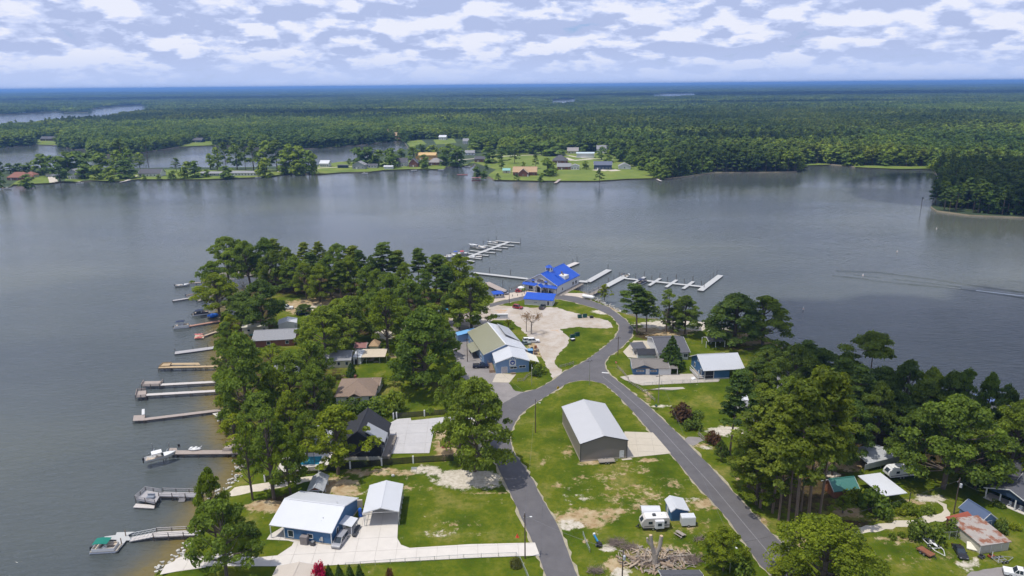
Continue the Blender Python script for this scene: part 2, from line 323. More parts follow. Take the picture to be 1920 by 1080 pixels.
bankm = M('bank_soil', (0.36, 0.29, 0.19), 0.95, 0.35, 0.05)
flatland('far_shore_land', FARRING, HOLES, 1.0, 1.6, MATS['wood_floor'], bankm)
lawnm, t, b = mk('far_lawn'); p = pos(t)
c = ramp(t, noise(t, 0.03, 6, p, 0.65), [(0.3, (0.075, 0.115, 0.010)), (0.5, (0.125, 0.170, 0.012)), (0.7, (0.19, 0.20, 0.035))]); t.links.new(c, b.inputs['Base Color']); b.inputs['Roughness'].default_value = 0.95
LAWNS_PX = [[(15, 352), (25, 346), (97, 343), (95, 329), (60, 331), (30, 340)], [(120, 341), (145, 341), (160, 337), (215, 340), (257, 336), (300, 336), (388, 336), (434, 334), (486, 332), (550, 325), (556, 318), (430, 318), (300, 318), (225, 322), (125, 330)], [(592, 327), (640, 323), (692, 322), (717, 319), (766, 317), (832, 317), (836, 312), (780, 300), (735, 300), (690, 305), (640, 303), (600, 309), (590, 318)],
            [(845, 313), (873, 311), (884, 304), (930, 289), (1010, 284), (1070, 287), (1140, 285), (1165, 300), (1215, 318), (1232, 334), (1180, 335), (1116, 339), (1011, 339), (927, 337), (915, 328), (930, 318), (890, 305)],
            [(60, 262), (118, 258), (122, 268), (105, 272), (62, 271)], [(760, 264), (790, 262), (800, 270), (770, 277)], [(355, 267), (400, 264), (404, 272), (336, 275)], [(812, 262), (850, 258), (856, 268), (818, 271)], [(720, 252), (757, 258), (757, 263), (722, 264)], [(0, 262), (15, 266), (14, 274), (0, 276)], [(1500, 310.5), (1556, 308.5), (1556, 305.5), (1505, 306.5)], [(1600, 313), (1690, 317), (1745, 316), (1745, 312), (1690, 312), (1610, 310)]]
LAWNS = [P2(l, 1.0) for l in LAWNS_PX]
mb = MB()
for l in LAWNS:
    if sum(l[i][0] * l[(i + 1) % len(l)][1] - l[(i + 1) % len(l)][0] * l[i][1] for i in range(len(l))) < 0: l = l[::-1]
    mb.add([(x, y, 1.03) for x, y in l], [tuple(range(len(l)))])
struct(mb.build('far_lawns', lawnm))
mb = MB()
for l, wd in [([(840, 302), (905, 296), (960, 292), (1010, 290), (1062, 291), (1090, 296), (1150, 300)], 5), ([(520, 322), (560, 321), (600, 315), (660, 312), (700, 312)], 5), ([(1060, 296), (1075, 301), (1110, 298)], 8), ([(1115, 318), (1140, 320), (1160, 319)], 14), ([(97, 331), (101, 342)], 8), ([(235, 339), (248, 334), (257, 329)], 2.5), ([(640, 264), (700, 263), (735, 262)], 6)]:
    pts = [G(a, b_, 1.0) for a, b_ in l]
    for i in range(len(pts) - 1):
        d = (pts[i + 1] - pts[i]); d.z = 0; d.normalize(); n_ = Vector((-d.y, d.x, 0)) * wd / 2; h = Vector((0, 0, .06 + .002 * i))
        mb.add([pts[i] - n_ + h, pts[i + 1] - n_ + h, pts[i + 1] + n_ + h, pts[i] + n_ + h], [(0, 1, 2, 3)])
struct(mb.build('far_driveways', M('pale_gravel', (0.48, 0.43, 0.35), 0.95, 0.2, 0.1)))
def relief(x, y):
    r = np.hypot(x, y); a = np.clip((r - 8000) / 6000, 0, 1)
    return a * (10 + 9 * np.sin(x / 2900 + 1.3) * np.sin(y / 2300 + .4) + 6 * np.sin(x / 1300 + y / 1700) + 4 * np.sin(x / 610 - y / 900)) * (0.6 + r / 40000)
XX, YY, a_, b_ = grid(-33280, 33280, 7600, 43440, 640); ZZ = np.maximum(relief(XX, YY), 0) + 1.02
hm = gridmesh('hills', XX, YY, ZZ, a_, b_); hm.materials.append(MATS['wood_floor']); o = bpy.data.objects.new('hills', hm); COL.objects.link(o); struct(o)
# ---- lake
WX, WY, wnx, wny = grid(-290, 340, 30, 480, 3)
d_ = pdist(WX, WY, SHORE); ins = inpoly(WX, WY, SHORE); left = np.clip((20 - WX) / 60, 0, 1) * np.clip((330 - WY) / 60, 0, 1)
shal = np.where(ins, 1, np.exp(-d_ / 6.0) * (0.2 + 0.9 * left))
wm = gridmesh('lake_water', WX, WY, WX * 0, wnx, wny); vcol(wm, 'shallow', np.repeat(shal[:, None], 3, 1))
x0, x1, y0, y1 = WX.min(), WX.max(), WY.min(), WY.max()
mb = MB()
E = 13000
for q in [(-E, -400, E, y0), (-E, y1, E, E), (-E, y0, x0, y1), (x1, y0, E, y1)]:
    mb.add([(q[0], q[1], 0), (q[2], q[1], 0), (q[2], q[3], 0), (q[0], q[3], 0)], [(0, 1, 2, 3)])
m, t, b = mk('lake_water'); p = pos(t); at = t.nodes.new('ShaderNodeVertexColor'); at.layer_name = 'shallow'
sp = t.nodes.new('ShaderNodeSeparateColor'); t.links.new(at.outputs[0], sp.inputs[0])
sm = t.nodes.new('ShaderNodeMapping'); sm.inputs['Scale'].default_value = (.6, 1, 1); t.links.new(p, sm.inputs[0])
deep = ramp(t, noise(t, 0.0065, 5, sm.outputs[0], .5), [(0.36, (0.054, 0.064, 0.068)), (0.5, (0.070, 0.080, 0.074)), (0.64, (0.098, 0.106, 0.084))])
sh = mth('ADD', sp.outputs[0], mth('MULTIPLY', mth('SUBTRACT', noise(t, 0.25, 5, p), 0.5, t), mth('MULTIPLY', sp.outputs[0], 0.9, t), t), t)
c = mix(t, mrange(t, sh, 0.10, 0.75), deep, (0.135, 0.105, 0.035)); t.links.new(c, b.inputs['Base Color'])
b.inputs['IOR'].default_value = 1.333
mp = t.nodes.new('ShaderNodeMapping'); mp.inputs['Rotation'].default_value = (0, 0, math.radians(-24)); mp.inputs['Scale'].default_value = (0.42, 1.15, 1); t.links.new(p, mp.inputs[0])
w1 = noise(t, 0.6, 4, mp.outputs[0], 0.6, 0.5)
streak = t.nodes.new('ShaderNodeMapping'); streak.inputs['Rotation'].default_value = (0, 0, math.radians(14)); streak.inputs['Scale'].default_value = (0.35, 1, 1); t.links.new(p, streak.inputs[0])
patch = noise(t, 0.011, 5, streak.outputs[0], 0.55, 0.4)
rgh = mrange(t, patch, 0.36, 0.66, 0.08, 0.22)
bn = t.nodes.new('ShaderNodeBump'); bn.inputs['Distance'].default_value = 1.5; t.links.new(w1, bn.inputs['Height']); sy = t.nodes.new('ShaderNodeSeparateXYZ'); t.links.new(p, sy.inputs[0]); calm = mrange(t, sy.outputs[1], 60, 430, 0.72, 0.20)   # the sheltered arms far up the lake lie calmer
t.links.new(mth('ADD', mth('MULTIPLY', rgh, calm, t), .035, t), b.inputs['Roughness']); t.links.new(mth('MULTIPLY', mrange(t, patch, 0.3, 0.7, 0.35, 0.85), calm, t), bn.inputs['Strength']); t.links.new(bn.outputs[0], b.inputs['Normal'])
wm.materials.append(m); o = bpy.data.objects.new('lake_water', wm); COL.objects.link(o); struct(o)
o2 = struct(mb.build('open_water', m)); vcol(o2.data, 'shallow', 0.0)
# ---- wake of a passing boat: low crests and foam
fo = M('foam', (0.62, 0.66, 0.68), 0.6, 0.2, 0.6); mb = MB(); rw = random.Random(3)
def ridge(l, wd, hgt, mi, brk_=0.0):
    pts = [G(a, b_, 0) for a, b_ in l]
    for i in range(len(pts) - 1):
        k = max(2, int((pts[i + 1] - pts[i]).length / 5))
        for j in range(k):
            if rw.random() < brk_: continue
            a = pts[i].lerp(pts[i + 1], j / k); c_ = pts[i].lerp(pts[i + 1], (j + 1) / k + .02); n_ = Vector((-(c_ - a).y, (c_ - a).x, 0)).normalized() * wd * rw.uniform(.6, 1.3); hh = Vector((0, 0, hgt * rw.uniform(.7, 1.2)))
            mb.add([a - n_, c_ - n_, c_ + hh, a + hh, c_ + n_, a + n_], [(0, 1, 2, 3), (3, 2, 4, 5)], mi)
ridge([(1740, 536), (1800, 541), (1860, 548), (1920, 555), (1990, 564)], .4, .08, 1, .12)
ridge([(1570, 508), (1650, 511), (1740, 523), (1820, 535), (1920, 549), (1990, 560)], 1.4, .36, 0, .0); ridge([(1560, 517), (1600, 521), (1680, 531), (1800, 542), (1880, 553), (1960, 566)], 1.2, .32, 0, .0); ridge([(1600, 515), (1700, 526), (1800, 538)], .9, .25, 0, .2)
tag(mb.build('boat_wake', [m, fo]), None, None, kind='stuff'); vcol(bpy.data.objects['boat_wake'].data, 'shallow', 0.0)
# ---- cumulus added overhead, out of view, to cast shade on parts of the land
cm = M('cloud_white', (0.86, 0.87, 0.9), 1.0, 0.02, 0.01); rc = random.Random(8)
for (a, b_, rx, ry) in [(208, 218, 132, 108), (520, 650, 215, 135), (2700, 5700, 3300, 950), (-420, 2420, 560, 200), (-3300, 6200, 2300, 800), (1100, 3350, 800, 150), (420, 1150, 170, 60)]:
    cb = MB(); sh_ = 1200 / math.tan(SUN_EL)
    for k in range(25 if rx == 132 else 40):
        an = rc.uniform(0, 6.283); rr = rc.random() ** .5 * .8; s_ = min(rx, ry) * rc.uniform(.28, .5)
        cb.blob((a - SD.x * sh_ + rx * rr * math.cos(an), b_ - SD.y * sh_ + ry * rr * math.sin(an), 1200 + rc.uniform(0, s_ * .5)), (s_ * rx / min(rx, ry) * .7, s_, s_ * .45), 10, 6, .12, 0, rc)
    struct(cb.build('cloud', cm, smooth=True))
# ---- the summer air
hb = MB(); hb.box(0, 20000, -6, 70000, 50000, 121)
hm_ = bpy.data.materials.new('haze'); hm_.use_nodes = True; t = hm_.node_tree; t.nodes.clear()
pv = t.nodes.new('ShaderNodeVolumePrincipled'); pv.inputs['Color'].default_value = (0.25, 0.50, 1.0, 1); pv.inputs['Density'].default_value = HAZE_D = 9e-5; pv.inputs['Anisotropy'].default_value = 0.2
to = t.nodes.new('ShaderNodeOutputMaterial'); t.links.new(pv.outputs[0], to.inputs['Volume'])
hz_o = hb.build('haze', hm_); hz_o['kind'] = 'stuff'
# ================================================================== paving
def sheet(name, l, lev, mat, jit=0.0, z=None, world=False):
    pts = [Vector((a, b_, 0)) for a, b_ in l] if world else [G(a, b_) for a, b_ in l]; out = []; rj = random.Random(len(l) * 7 + lev)
    for i in range(len(pts)):
        a, c_ = pts[i], pts[(i + 1) % len(pts)]; k = max(1, int((c_ - a).length / 1.4)) if jit else 1; nn = Vector((-(c_ - a).y, (c_ - a).x, 0)).normalized()
        out += [a.lerp(c_, j / k) + nn * (rj.uniform(-jit, jit) if 0 < j else 0) for j in range(k)]
    zz = ZG + 0.012 * lev if z is None else z
    if sum(out[i].x * out[(i + 1) % len(out)].y - out[(i + 1) % len(out)].x * out[i].y for i in range(len(out))) < 0: out = out[::-1]
    mb = MB(); mb.add([(q.x, q.y, zz) for q in out], [tuple(range(len(out)))]); return struct(mb.build(name, mat))
def clip(poly, a, b_, c_):          # keep a*x+b*y<=c
    o = []
    for i in range(len(poly)):
        p, q = poly[i], poly[(i + 1) % len(poly)]; dp, dq = a * p[0] + b_ * p[1] - c_, a * q[0] + b_ * q[1] - c_
        if dp <= 0: o.append(p)
        if dp * dq < 0: k = dp / (dp - dq); o.append((p[0] + (q[0] - p[0]) * k, p[1] + (q[1] - p[1]) * k))
    return o
def slabs(name, l, lev, mat, joint, cell, rz=None, gap=0.05):
    """a concrete pour cut into slabs, each its own piece above the joint bed"""
    pts = P2(l, ZG); rz = yaw(pts[0], pts[1]) if rz is None else rz; base = sheet(name, l, lev, joint)
    c_, s_ = math.cos(rz), math.sin(rz); loc = [(x * c_ + y * s_, -x * s_ + y * c_) for x, y in pts]
    ux = [q[0] for q in loc]; uy = [q[1] for q in loc]; nx = max(1, round((max(ux) - min(ux)) / cell)); ny = max(1, round((max(uy) - min(uy)) / cell))
    wx, wy = (max(ux) - min(ux)) / nx, (max(uy) - min(uy)) / ny; z = ZG + .012 * lev + .004
    for i in range(nx):
        for j in range(ny):
            xa, ya = min(ux) + i * wx + gap / 2, min(uy) + j * wy + gap / 2; q = clip(clip(clip(clip(loc, -1, 0, -xa), 1, 0, xa + wx - gap), 0, -1, -ya), 0, 1, ya + wy - gap)
            ar = abs(sum(q[k][0] * q[(k + 1) % len(q)][1] - q[(k + 1) % len(q)][0] * q[k][1] for k in range(len(q)))) / 2 if len(q) > 2 else 0
            if ar < 0.4: continue
            mb = MB(); mb.prism([(x * c_ - y * s_, x * s_ + y * c_) for x, y in q], z, z + .05 + R.uniform(-.006, .006)); mb.build('concrete_slab', mat, base)
    return base
def road_mat(name, col, lines=None):
    m, t, b = mk(name); p = pos(t); c = mix(t, noise(t, 0.25, 6, p, 0.7), tuple(q * .62 for q in col), tuple(q * 1.38 for q in col))
    c = mix(t, mrange(t, noise(t, 0.9, 8, p, 0.75, 1.5), .60, .66, 0, .5), c, tuple(q * .55 for q in col)); c = mix(t, mrange(t, noise(t, 5, 3, p), .6, .72, 0, .25), c, tuple(q * 1.7 for q in col))
    t.links.new(c, b.inputs['Base Color']); b.inputs['Roughness'].default_value = .9; bump(t, b, noise(t, 6, 3, p), .2, .05); return m
asph = road_mat('asphalt', (0.100, 0.094, 0.097)); asph2 = road_mat('old_asphalt', (0.215, 0.195, 0.185))
conc = M('concrete', (0.54, 0.50, 0.45), .85, .10, .5, stain=((0.5, .46, .40), .35, .62)); conc2 = M('tan_concrete', (0.44, 0.39, 0.31), .85, .1, .6, stain=((0.36, .31, .25), .4, .6)); joint = M('slab_joint', (0.30, 0.27, 0.23), .95)
concg = M('grey_concrete', (0.42, 0.405, 0.40), .85, .13, .5, stain=((0.36, .35, .35), .3, .58))
m, t, b = mk('lot_gravel'); p = pos(t); c = ramp(t, noise(t, .14, 7, p, .68), [(.28, (.30, .235, .165)), (.46, (.37, .315, .255)), (.6, (.43, .385, .34)), (.76, (.50, .40, .27))])
c = mix(t, mrange(t, noise(t, .07, 5, p, .6), .60, .68, 0, .7), c, (.42, .25, .12)); t.links.new(c, b.inputs['Base Color']); b.inputs['Roughness'].default_value = .95; bump(t, b, noise(t, 3, 5, p), .4, .1)
gravel = m; edge = M('road_edge', (0.30, 0.265, 0.185), .95, .4, .7)
sheet('gravel_lot', [(918, 571), (945, 573), (1000, 577), (1045, 576), (1062, 583), (1100, 592), (1140, 601), (1150, 614), (1138, 616), (1080, 613), (1050, 617), (1068, 634), (1064, 646), (1043, 670), (1040, 680), (1058, 699), (1037, 711), (1026, 690), (1012, 660), (1000, 640), (960, 600), (925, 600), (880, 618), (850, 612), (838, 596), (870, 585)], 1, gravel, .5)
sheet('parking_lot', [(842, 600), (878, 612), (905, 664), (931, 702), (957, 722), (966, 733), (990, 735), (960, 755), (930, 775), (905, 760), (868, 715), (850, 660)], 2, asph2, .3)
sheet('marina_apron', [(930, 553), (985, 545), (1046, 549), (1102, 550), (1110, 556), (1085, 560), (1050, 557), (985, 557), (945, 562), (925, 568)], 2, M('apron', (0.46, 0.39, 0.32), .9, .15, .5), .2)
RA = [(1030, 1095), (1001, 1021), (960, 932), (940, 890), (927, 862), (918, 830), (918, 800), (925, 775), (945, 755), (975, 738), (1010, 728), (1037, 713), (1057, 697), (1097, 677), (1130, 653), (1153, 633), (1161, 618), (1161, 610), (1147, 593), (1113, 577), (1073, 566), (1050, 561), (1000, 559), (960, 566), (918, 576), (918, 570), (955, 561), (990, 553.5), (1052, 553), (1080, 556), (1102, 561.5), (1142, 576), (1174, 600), (1187, 617), (1185, 631), (1172, 645), (1157, 659), (1141, 669), (1134, 680), (1136, 692), (1145, 704), (1167, 721), (1216, 761), (1275, 817), (1330, 873), (1397, 947), (1467, 1021), (1530, 1095), (1465, 1095), (1427, 1062), (1367, 976), (1334, 939), (1312, 917), (1256, 850), (1219, 810), (1197, 783), (1157, 740), (1133, 720), (1110, 714), (1090, 713), (1067, 717), (1040, 733), (993, 763), (973, 780), (962, 800), (956, 820), (961, 845), (1001, 902), (1008, 920), (1045, 984), (1082, 1078), (1088, 1095)]
def grow(l, k):
    pts = [G(a, b_) for a, b_ in l]; n = len(pts); o = []
    ar = sum(pts[i].x * pts[(i + 1) % n].y - pts[(i + 1) % n].x * pts[i].y for i in range(n)); sg = 1 if ar > 0 else -1
    for i in range(n):
        a, q, c_ = pts[i - 1], pts[i], pts[(i + 1) % n]; d1 = (q - a).normalized(); d2 = (c_ - q).normalized(); nn = Vector((d1.y + d2.y, -d1.x - d2.x, 0)); nn = nn.normalized() if nn.length > .1 else Vector((0, 0, 0)); o.append(tuple((q + nn * k * sg)[:2]))
    return o
sheet('road_verge', grow(RA, .36), 1, edge, .5, z=ZG + .016, world=True); sheet('road', RA, 3, asph, .10)
mb = MB(); mk_w = M('road_paint', (0.5, 0.5, 0.48), .8, .3, 1.5)
def stripe(l, wd, dash=None):
    pts = [G(a, b_) + Vector((0, 0, .042)) for a, b_ in l]
    for i in range(len(pts) - 1):
        a, c_ = pts[i], pts[i + 1]; d = (c_ - a).normalized(); n_ = Vector((-d.y, d.x, 0)) * wd / 2; mb.add([a - n_, c_ - n_, c_ + n_, a + n_], [(0, 1, 2, 3)])
stripe([(1128.5, 698.6), (1141.5, 699.6)], .55); struct(mb.build('stop_line', M('white_paint', (.72, .72, .70), .7, .1, 2)))
mb = MB(); stripe([(1130, 706), (1160, 730), (1207, 772), (1248, 815), (1287, 858), (1340, 916), (1390, 976), (1452, 1050), (1480, 1085)], .16); struct(mb.build('road_centre_line', M('worn_paint', (.20, .195, .20), .9, .25, 1.2)))
# concrete
slabs('driveway', [(1003, 1018), (1012, 1042), (900, 1046), (700, 1056), (590, 1062), (470, 1062), (385, 1062), (300, 1078), (310, 1060), (345, 1045), (400, 1042), (490, 1045), (520, 1042), (547, 1024), (551, 1017), (540, 1014), (500, 1012), (506, 1003), (536, 985), (660, 990), (690, 945), (748, 945), (745, 1010), (752, 1022), (768, 1028), (880, 1021)], 4, conc, joint, 4.5, rz=0.06)
slabs('building_apron', [(1171, 809.5), (1224, 811.5), (1258, 850.5), (1235, 853), (1176, 859), (1165, 845)], 4, conc2, joint, 4.2)
slabs('house_drive', [(728, 795), (745, 786), (770, 784), (771, 789), (837, 782), (905, 774), (915, 784), (850, 789), (828, 794), (814, 804), (805, 850), (732, 851), (720, 830)], 4, concg, joint, 5.5, rz=.05)
slabs('shop_walk', [(923, 717), (955, 718), (968, 702), (931, 700)], 4, conc2, joint, 4)
slabs('garage_drive', [(1162, 707), (1184, 703), (1310, 701), (1350, 712), (1347, 716), (1204, 723), (1172, 713)], 4, M('old_concrete', (.40, .36, .31), .9, .15, .4, stain=((.28, .25, .2), .3, .56)), joint, 5.5, rz=0)
slabs('patio', [(1188, 639), (1219, 639), (1223, 658), (1235, 662), (1236, 675), (1177, 670), (1168, 660)], 4, conc2, joint, 4)
sheet('garden_path', [(1205, 733), (1240, 727), (1280, 726), (1285, 729), (1260, 731.5), (1208, 731)], 4, MATS['old_concrete'])
sheet('farm_lane', [(1579, 998), (1600, 989), (1660, 981), (1720, 972), (1765, 962), (1768, 950), (1755, 940), (1730, 936), (1735, 930), (1775, 946), (1782, 962), (1775, 975), (1725, 983), (1660, 992), (1600, 1005), (1579, 1006)], 2, MATS['pale_gravel'], .45)
sheet('turning_lane', [(1800, 1095), (1820, 1072), (1870, 1064), (1935, 1062), (1960, 1095)], 3, asph2, .2)
sheet('lane_mouth', [(1290, 819), (1312, 820), (1320, 826), (1300, 836), (1282, 828)], 2, asph2, .3); sheet('lane_mouth', [(1440, 1012), (1470, 1012), (1490, 1018), (1480, 1030), (1462, 1028)], 2, asph2, .3)
sheet('beach_path', [(418, 932), (440, 914), (500, 905), (560, 896), (600, 890), (602, 896), (560, 908), (500, 918), (440, 930)], 2, M('path_sand', (.52, .46, .37), .95, .2, .7), .3)
sheet('boat_ramp', [(312, 1075), (330, 1048), (352, 1040), (388, 1045), (386, 1064)], 5, conc)
sheet('boat_ramp', [(398, 776), (424, 770), (434, 773), (409, 783)], 5, conc)
# riprap along the left shore
rk = MB(); rr = random.Random(4)
for l in [[(292, 1072), (330, 1046), (348, 1030), (358, 1010)], [(398, 936), (424, 918), (442, 893), (452, 868), (456, 850)], [(425, 793), (419, 780)], [(405, 1047), (440, 1048), (470, 1040)], [(1110, 556), (1150, 577), (1172, 588)]]:
    pts = [G(a, b_, .8) for a, b_ in l]
    for i in range(len(pts) - 1):
        for k in range(int((pts[i + 1] - pts[i]).length * 4)):
            q = pts[i].lerp(pts[i + 1], rr.random()); s_ = rr.uniform(.18, .5); rk.blob((q.x + rr.gauss(0, .9), q.y + rr.gauss(0, .9), (rr.uniform(1.45, 1.7) if l[0] == (405, 1047) else rr.uniform(.2, 1.3))), (s_, s_ * rr.uniform(.6, 1), s_ * .6), 6, 3, .25, 0, rr)
tag(rk.build('riprap', M('pale_stone', (.50, .48, .44), .9, .25, 1.5)), 'pale broken stones piled along the water edge', None, kind='stuff')
# ================================================================== trees
def leafmat(name, col, var=0.45, trans=0.46, hue=(1, 1, 1), big=False):
    m = bpy.data.materials.new(name); m.use_nodes = True; MATS[name] = m; t = m.node_tree; b = t.nodes['Principled BSDF']; out = t.nodes['Material Output']
    oi = t.nodes.new('ShaderNodeObjectInfo'); tcn = t.nodes.new('ShaderNodeTexCoord'); at = t.nodes.new('ShaderNodeVertexColor'); at.layer_name = 'tint'
    sp = t.nodes.new('ShaderNodeSeparateColor'); t.links.new(at.outputs[0], sp.inputs[0])
    d = tuple(c * (1 - var) for c in col); l = tuple(c * (1 + var) * h for c, h in zip(col, (1.25, 1.1, .8)))
    c = mix(t, sp.outputs[0], d, l); c = mix(t, mth('MULTIPLY', sp.outputs[1], .5, t), c, tuple(q * 1.6 for q in col))
    r_ = oi.outputs['Random']
    c = mix(t, 1.0, c, ramp(t, r_, [(0.0, (.72, .80, .85)), (.5, (1, 1, 1)), (1.0, (1.22, 1.12, .88))]), 'MULTIPLY')
    if big: c = mix(t, 1.0, c, ramp(t, noise(t, .0035, 4, pos(t), .6), [(.34, (.48, .58, .62)), (.48, (.85, .90, .85)), (.56, (1.15, 1.12, .95)), (.68, (1.7, 1.5, 1.1))]), 'MULTIPLY')   # stands of different age
    t.links.new(c, b.inputs['Base Color']); b.inputs['Roughness'].default_value = .6; b.inputs['Specular IOR Level'].default_value = .10
    tr = t.nodes.new('ShaderNodeBsdfTranslucent'); t.links.new(mix(t, 1.0, c, (1.5, 1.5, .5), 'MULTIPLY'), tr.inputs[0])
    ms = t.nodes.new('ShaderNodeMixShader'); ms.inputs[0].default_value = trans; t.links.new(b.outputs[0], ms.inputs[1]); t.links.new(tr.outputs[0], ms.inputs[2]); t.links.new(ms.outputs[0], out.inputs[0])
    return m
oakm = leafmat('oak_leaves', (0.132, 0.196, 0.036)); pinem = leafmat('pine_needles', (0.125, 0.176, 0.035)); brightm = leafmat('bright_leaves', (0.150, 0.205, 0.022))
pine2m = leafmat('bright_needles', (0.115, 0.160, 0.024)); darkm = leafmat('dark_leaves', (0.094, 0.148, 0.038)); conem = leafmat('conifer_needles', (0.055, 0.10, 0.025)); redm = leafmat('crape_flowers', (0.42, 0.02, 0.10), .4); maroonm = leafmat('maroon_leaves', (0.105, 0.06, 0.04), .4); brownm = leafmat('dry_leaves', (0.20, 0.13, 0.09), .3)
barkm = M('bark', (0.115, 0.088, 0.066), .95, .35, 2.5, bs=6); pbark = M('pine_bark', (0.175, 0.125, 0.092), .95, .35, 2.5, bs=6); greyb = M('dead_wood', (0.30, 0.26, 0.22), .95, .25, 2)
def leaves(name, mat, C, Nn, S, rnd, asp=1.0, droop=0.0, tint=None, jit=.55):
    """leaf-sized quads at C facing about Nn"""
    n = len(C); d = Nn + rnd.normal(0, jit, (n, 3)); d /= np.linalg.norm(d, axis=1)[:, None] + 1e-9
    a = np.cross(d, rnd.normal(0, 1, (n, 3))); a /= np.linalg.norm(a, axis=1)[:, None] + 1e-9; b_ = np.cross(d, a)
    a = a * (S * asp)[:, None] * .5; b_ = b_ * S[:, None] * .5
    V = np.empty((n, 4, 3)); V[:, 0] = C - a - b_ * .5; V[:, 1] = C + a * .15 - b_; V[:, 2] = C + a + b_ * .4; V[:, 3] = C - a * .2 + b_
    V[:, 2, 2] -= droop * S
    me = bpy.data.meshes.new(name); me.vertices.add(4 * n); me.vertices.foreach_set('co', V.reshape(-1)); me.loops.add(4 * n); me.polygons.add(n)
    me.loops.foreach_set('vertex_index', np.arange(4 * n)); me.polygons.foreach_set('loop_start', np.arange(0, 4 * n, 4))
    ca = me.color_attributes.new('tint', 'FLOAT_COLOR', 'POINT'); tv = np.ones((n, 4, 4), np.float32); tv[:, :, 0] = (rnd.random(n) if tint is None else np.clip(tint + rnd.normal(0, .2, n), 0, 1))[:, None]; tv[:, :, 1] = (rnd.random(n) < .12)[:, None]
    ca.data.foreach_set('color', tv.ravel()); me.materials.append(mat); me.update(calc_edges=True); return me
def clumps(name, mat, cl, per, rnd, leaf=(.5, .8), flat=1.0, asp=1.0, shell=.55):
    C, Nn, S, T = [], [], [], []
    for (x, y, z, r) in cl:
        k = int(per * (r / 2.0) ** 1.6) + 8; d = rnd.normal(0, 1, (k, 3)); d /= np.linalg.norm(d, axis=1)[:, None]; d[:, 2] = np.abs(d[:, 2]) * .9 - .25 * (rnd.random(k) < .55)
        rad = r * (shell + (1 - shell) * rnd.random(k) ** .6) * (1 + .16 * np.sin(d[:, 0] * 5 + x) * np.sin(d[:, 1] * 5 + y))
        q = d * rad[:, None]; q[:, 2] *= flat; C.append(q + (x, y, z)); Nn.append(d * [1, 1, 1] + [0, 0, .35]); S.append(rnd.uniform(leaf[0], leaf[1], k)); T.append(np.full(k, rnd.uniform(.2, .8)))
    return leaves(name, mat, np.concatenate(C), np.concatenate(Nn), np.concatenate(S), rnd, asp, .1, np.concatenate(T))
def proto(name, trunkmb, bark, crownme):
    root = bpy.data.objects.new(name, None)
    tr = bpy.data.objects.new('trunk', trunkmb.mesh('trunk', bark, True)); cr = bpy.data.objects.new('crown', crownme); tr.parent = root; cr.parent = root
    return root
def oak(seed, mat, H=18, rad=6.5, n=72, per=270, spread=1.0, low=.28, leaf=(.30, .56), lobes=None, bark=None, shell=.55):
    rnd = np.random.default_rng(seed); rr = random.Random(seed); mb = MB(); cl = []
    lean = (rr.uniform(-.6, .6), rr.uniform(-.6, .6)); t1 = (lean[0] * .5, lean[1] * .5, H * .22); t2 = (lean[0], lean[1], H * .48); t3 = (lean[0] * 1.6, lean[1] * 1.6, H * .74)
    mb.path([(0, 0, -.3), t1, t2, t3], [.034 * H * .62, .022 * H, .015 * H, .006 * H], 8)
    for k in range(n):
        th = rr.uniform(0, 6.283); v = (k + .5) / n; zz = low + (1 - low) * v; prof = math.sin(min(1, max(.0, (zz - low * .75) / (1 - low * .75))) ** .62 * math.pi) ** .62
        rr_ = rad * prof * (.45 + .55 * rr.random() ** .5) * (1 + .28 * math.sin(th * 2 + seed) + .18 * math.sin(th * 3 + 2 * seed)) * spread
        r = rr.choice((1, 1, .72)) * rr.uniform(1.0, 2.1) * rad / 6.5; cl.append((lean[0] + rr_ * math.cos(th), lean[1] + rr_ * math.sin(th), H * zz - r * .75, r))
    for x, y, z, r in cl[::2]:
        zb = min(H * .6, max(H * .2, z - rr.uniform(.12, .3) * H)); f = zb / (H * .74); b0 = (lean[0] * 1.4 * f, lean[1] * 1.4 * f, zb); md = (b0[0] * .45 + x * .55, b0[1] * .45 + y * .55, zb + (z - zb) * .42)
        mb.path([b0, md, (x, y, z)], [.0075 * H, .0045 * H, .0016 * H], 5)
    return proto('oak', mb, bark or barkm, clumps('crown', mat, cl, per, rnd, leaf, .78, 1.0, shell))
def pine(seed, mat, H=24, rad=4.6, n=48, per=280, low=.5, flat=.42, leaf=(.26, .52), lean=.6):
    rnd = np.random.default_rng(seed); rr = random.Random(seed); mb = MB(); cl = []
    lx, ly = rr.uniform(-lean, lean), rr.uniform(-lean, lean)
    mb.path([(0, 0, -.3), (lx * .4, ly * .4, H * .35), (lx * .8, ly * .8, H * .7), (lx, ly, H * .97)], [.22, .175, .11, .03], 8)
    for k in range(n):
        v = (k + .5) / n; zz = low + (1 - low) * v; prof = (1 - ((zz - low) / (1 - low)) ** 2.2) * .9 + .2; th = k * 2.4 + rr.uniform(-.5, .5); r = rr.uniform(.8, 1.6) * (rad / 4.6)
        d = rad * prof * rr.uniform(.35, 1.0) * (.7 + .3 * math.sin(th + seed)); x, y = lx * zz + d * math.cos(th), ly * zz + d * math.sin(th); z = H * zz - .4
        cl.append((x, y, z, r)); f = zz - .035; mb.path([(lx * f, ly * f, H * f), (x * .6 + lx * zz * .4, y * .6 + ly * zz * .4, z - .25), (x, y, z)], [.07, .045, .02], 4)
    for k in range(4):
        z = H * rr.uniform(.3, low); th = rr.uniform(0, 6.28); mb.tube((lx * z / H, ly * z / H, z), (lx * z / H + 1.5 * math.cos(th), ly * z / H + 1.5 * math.sin(th), z + .1), .04, .015, 4)
    return proto('pine', mb, pbark, clumps('crown', mat, cl, per, rnd, leaf, flat * 1.25, 1.4, .25))
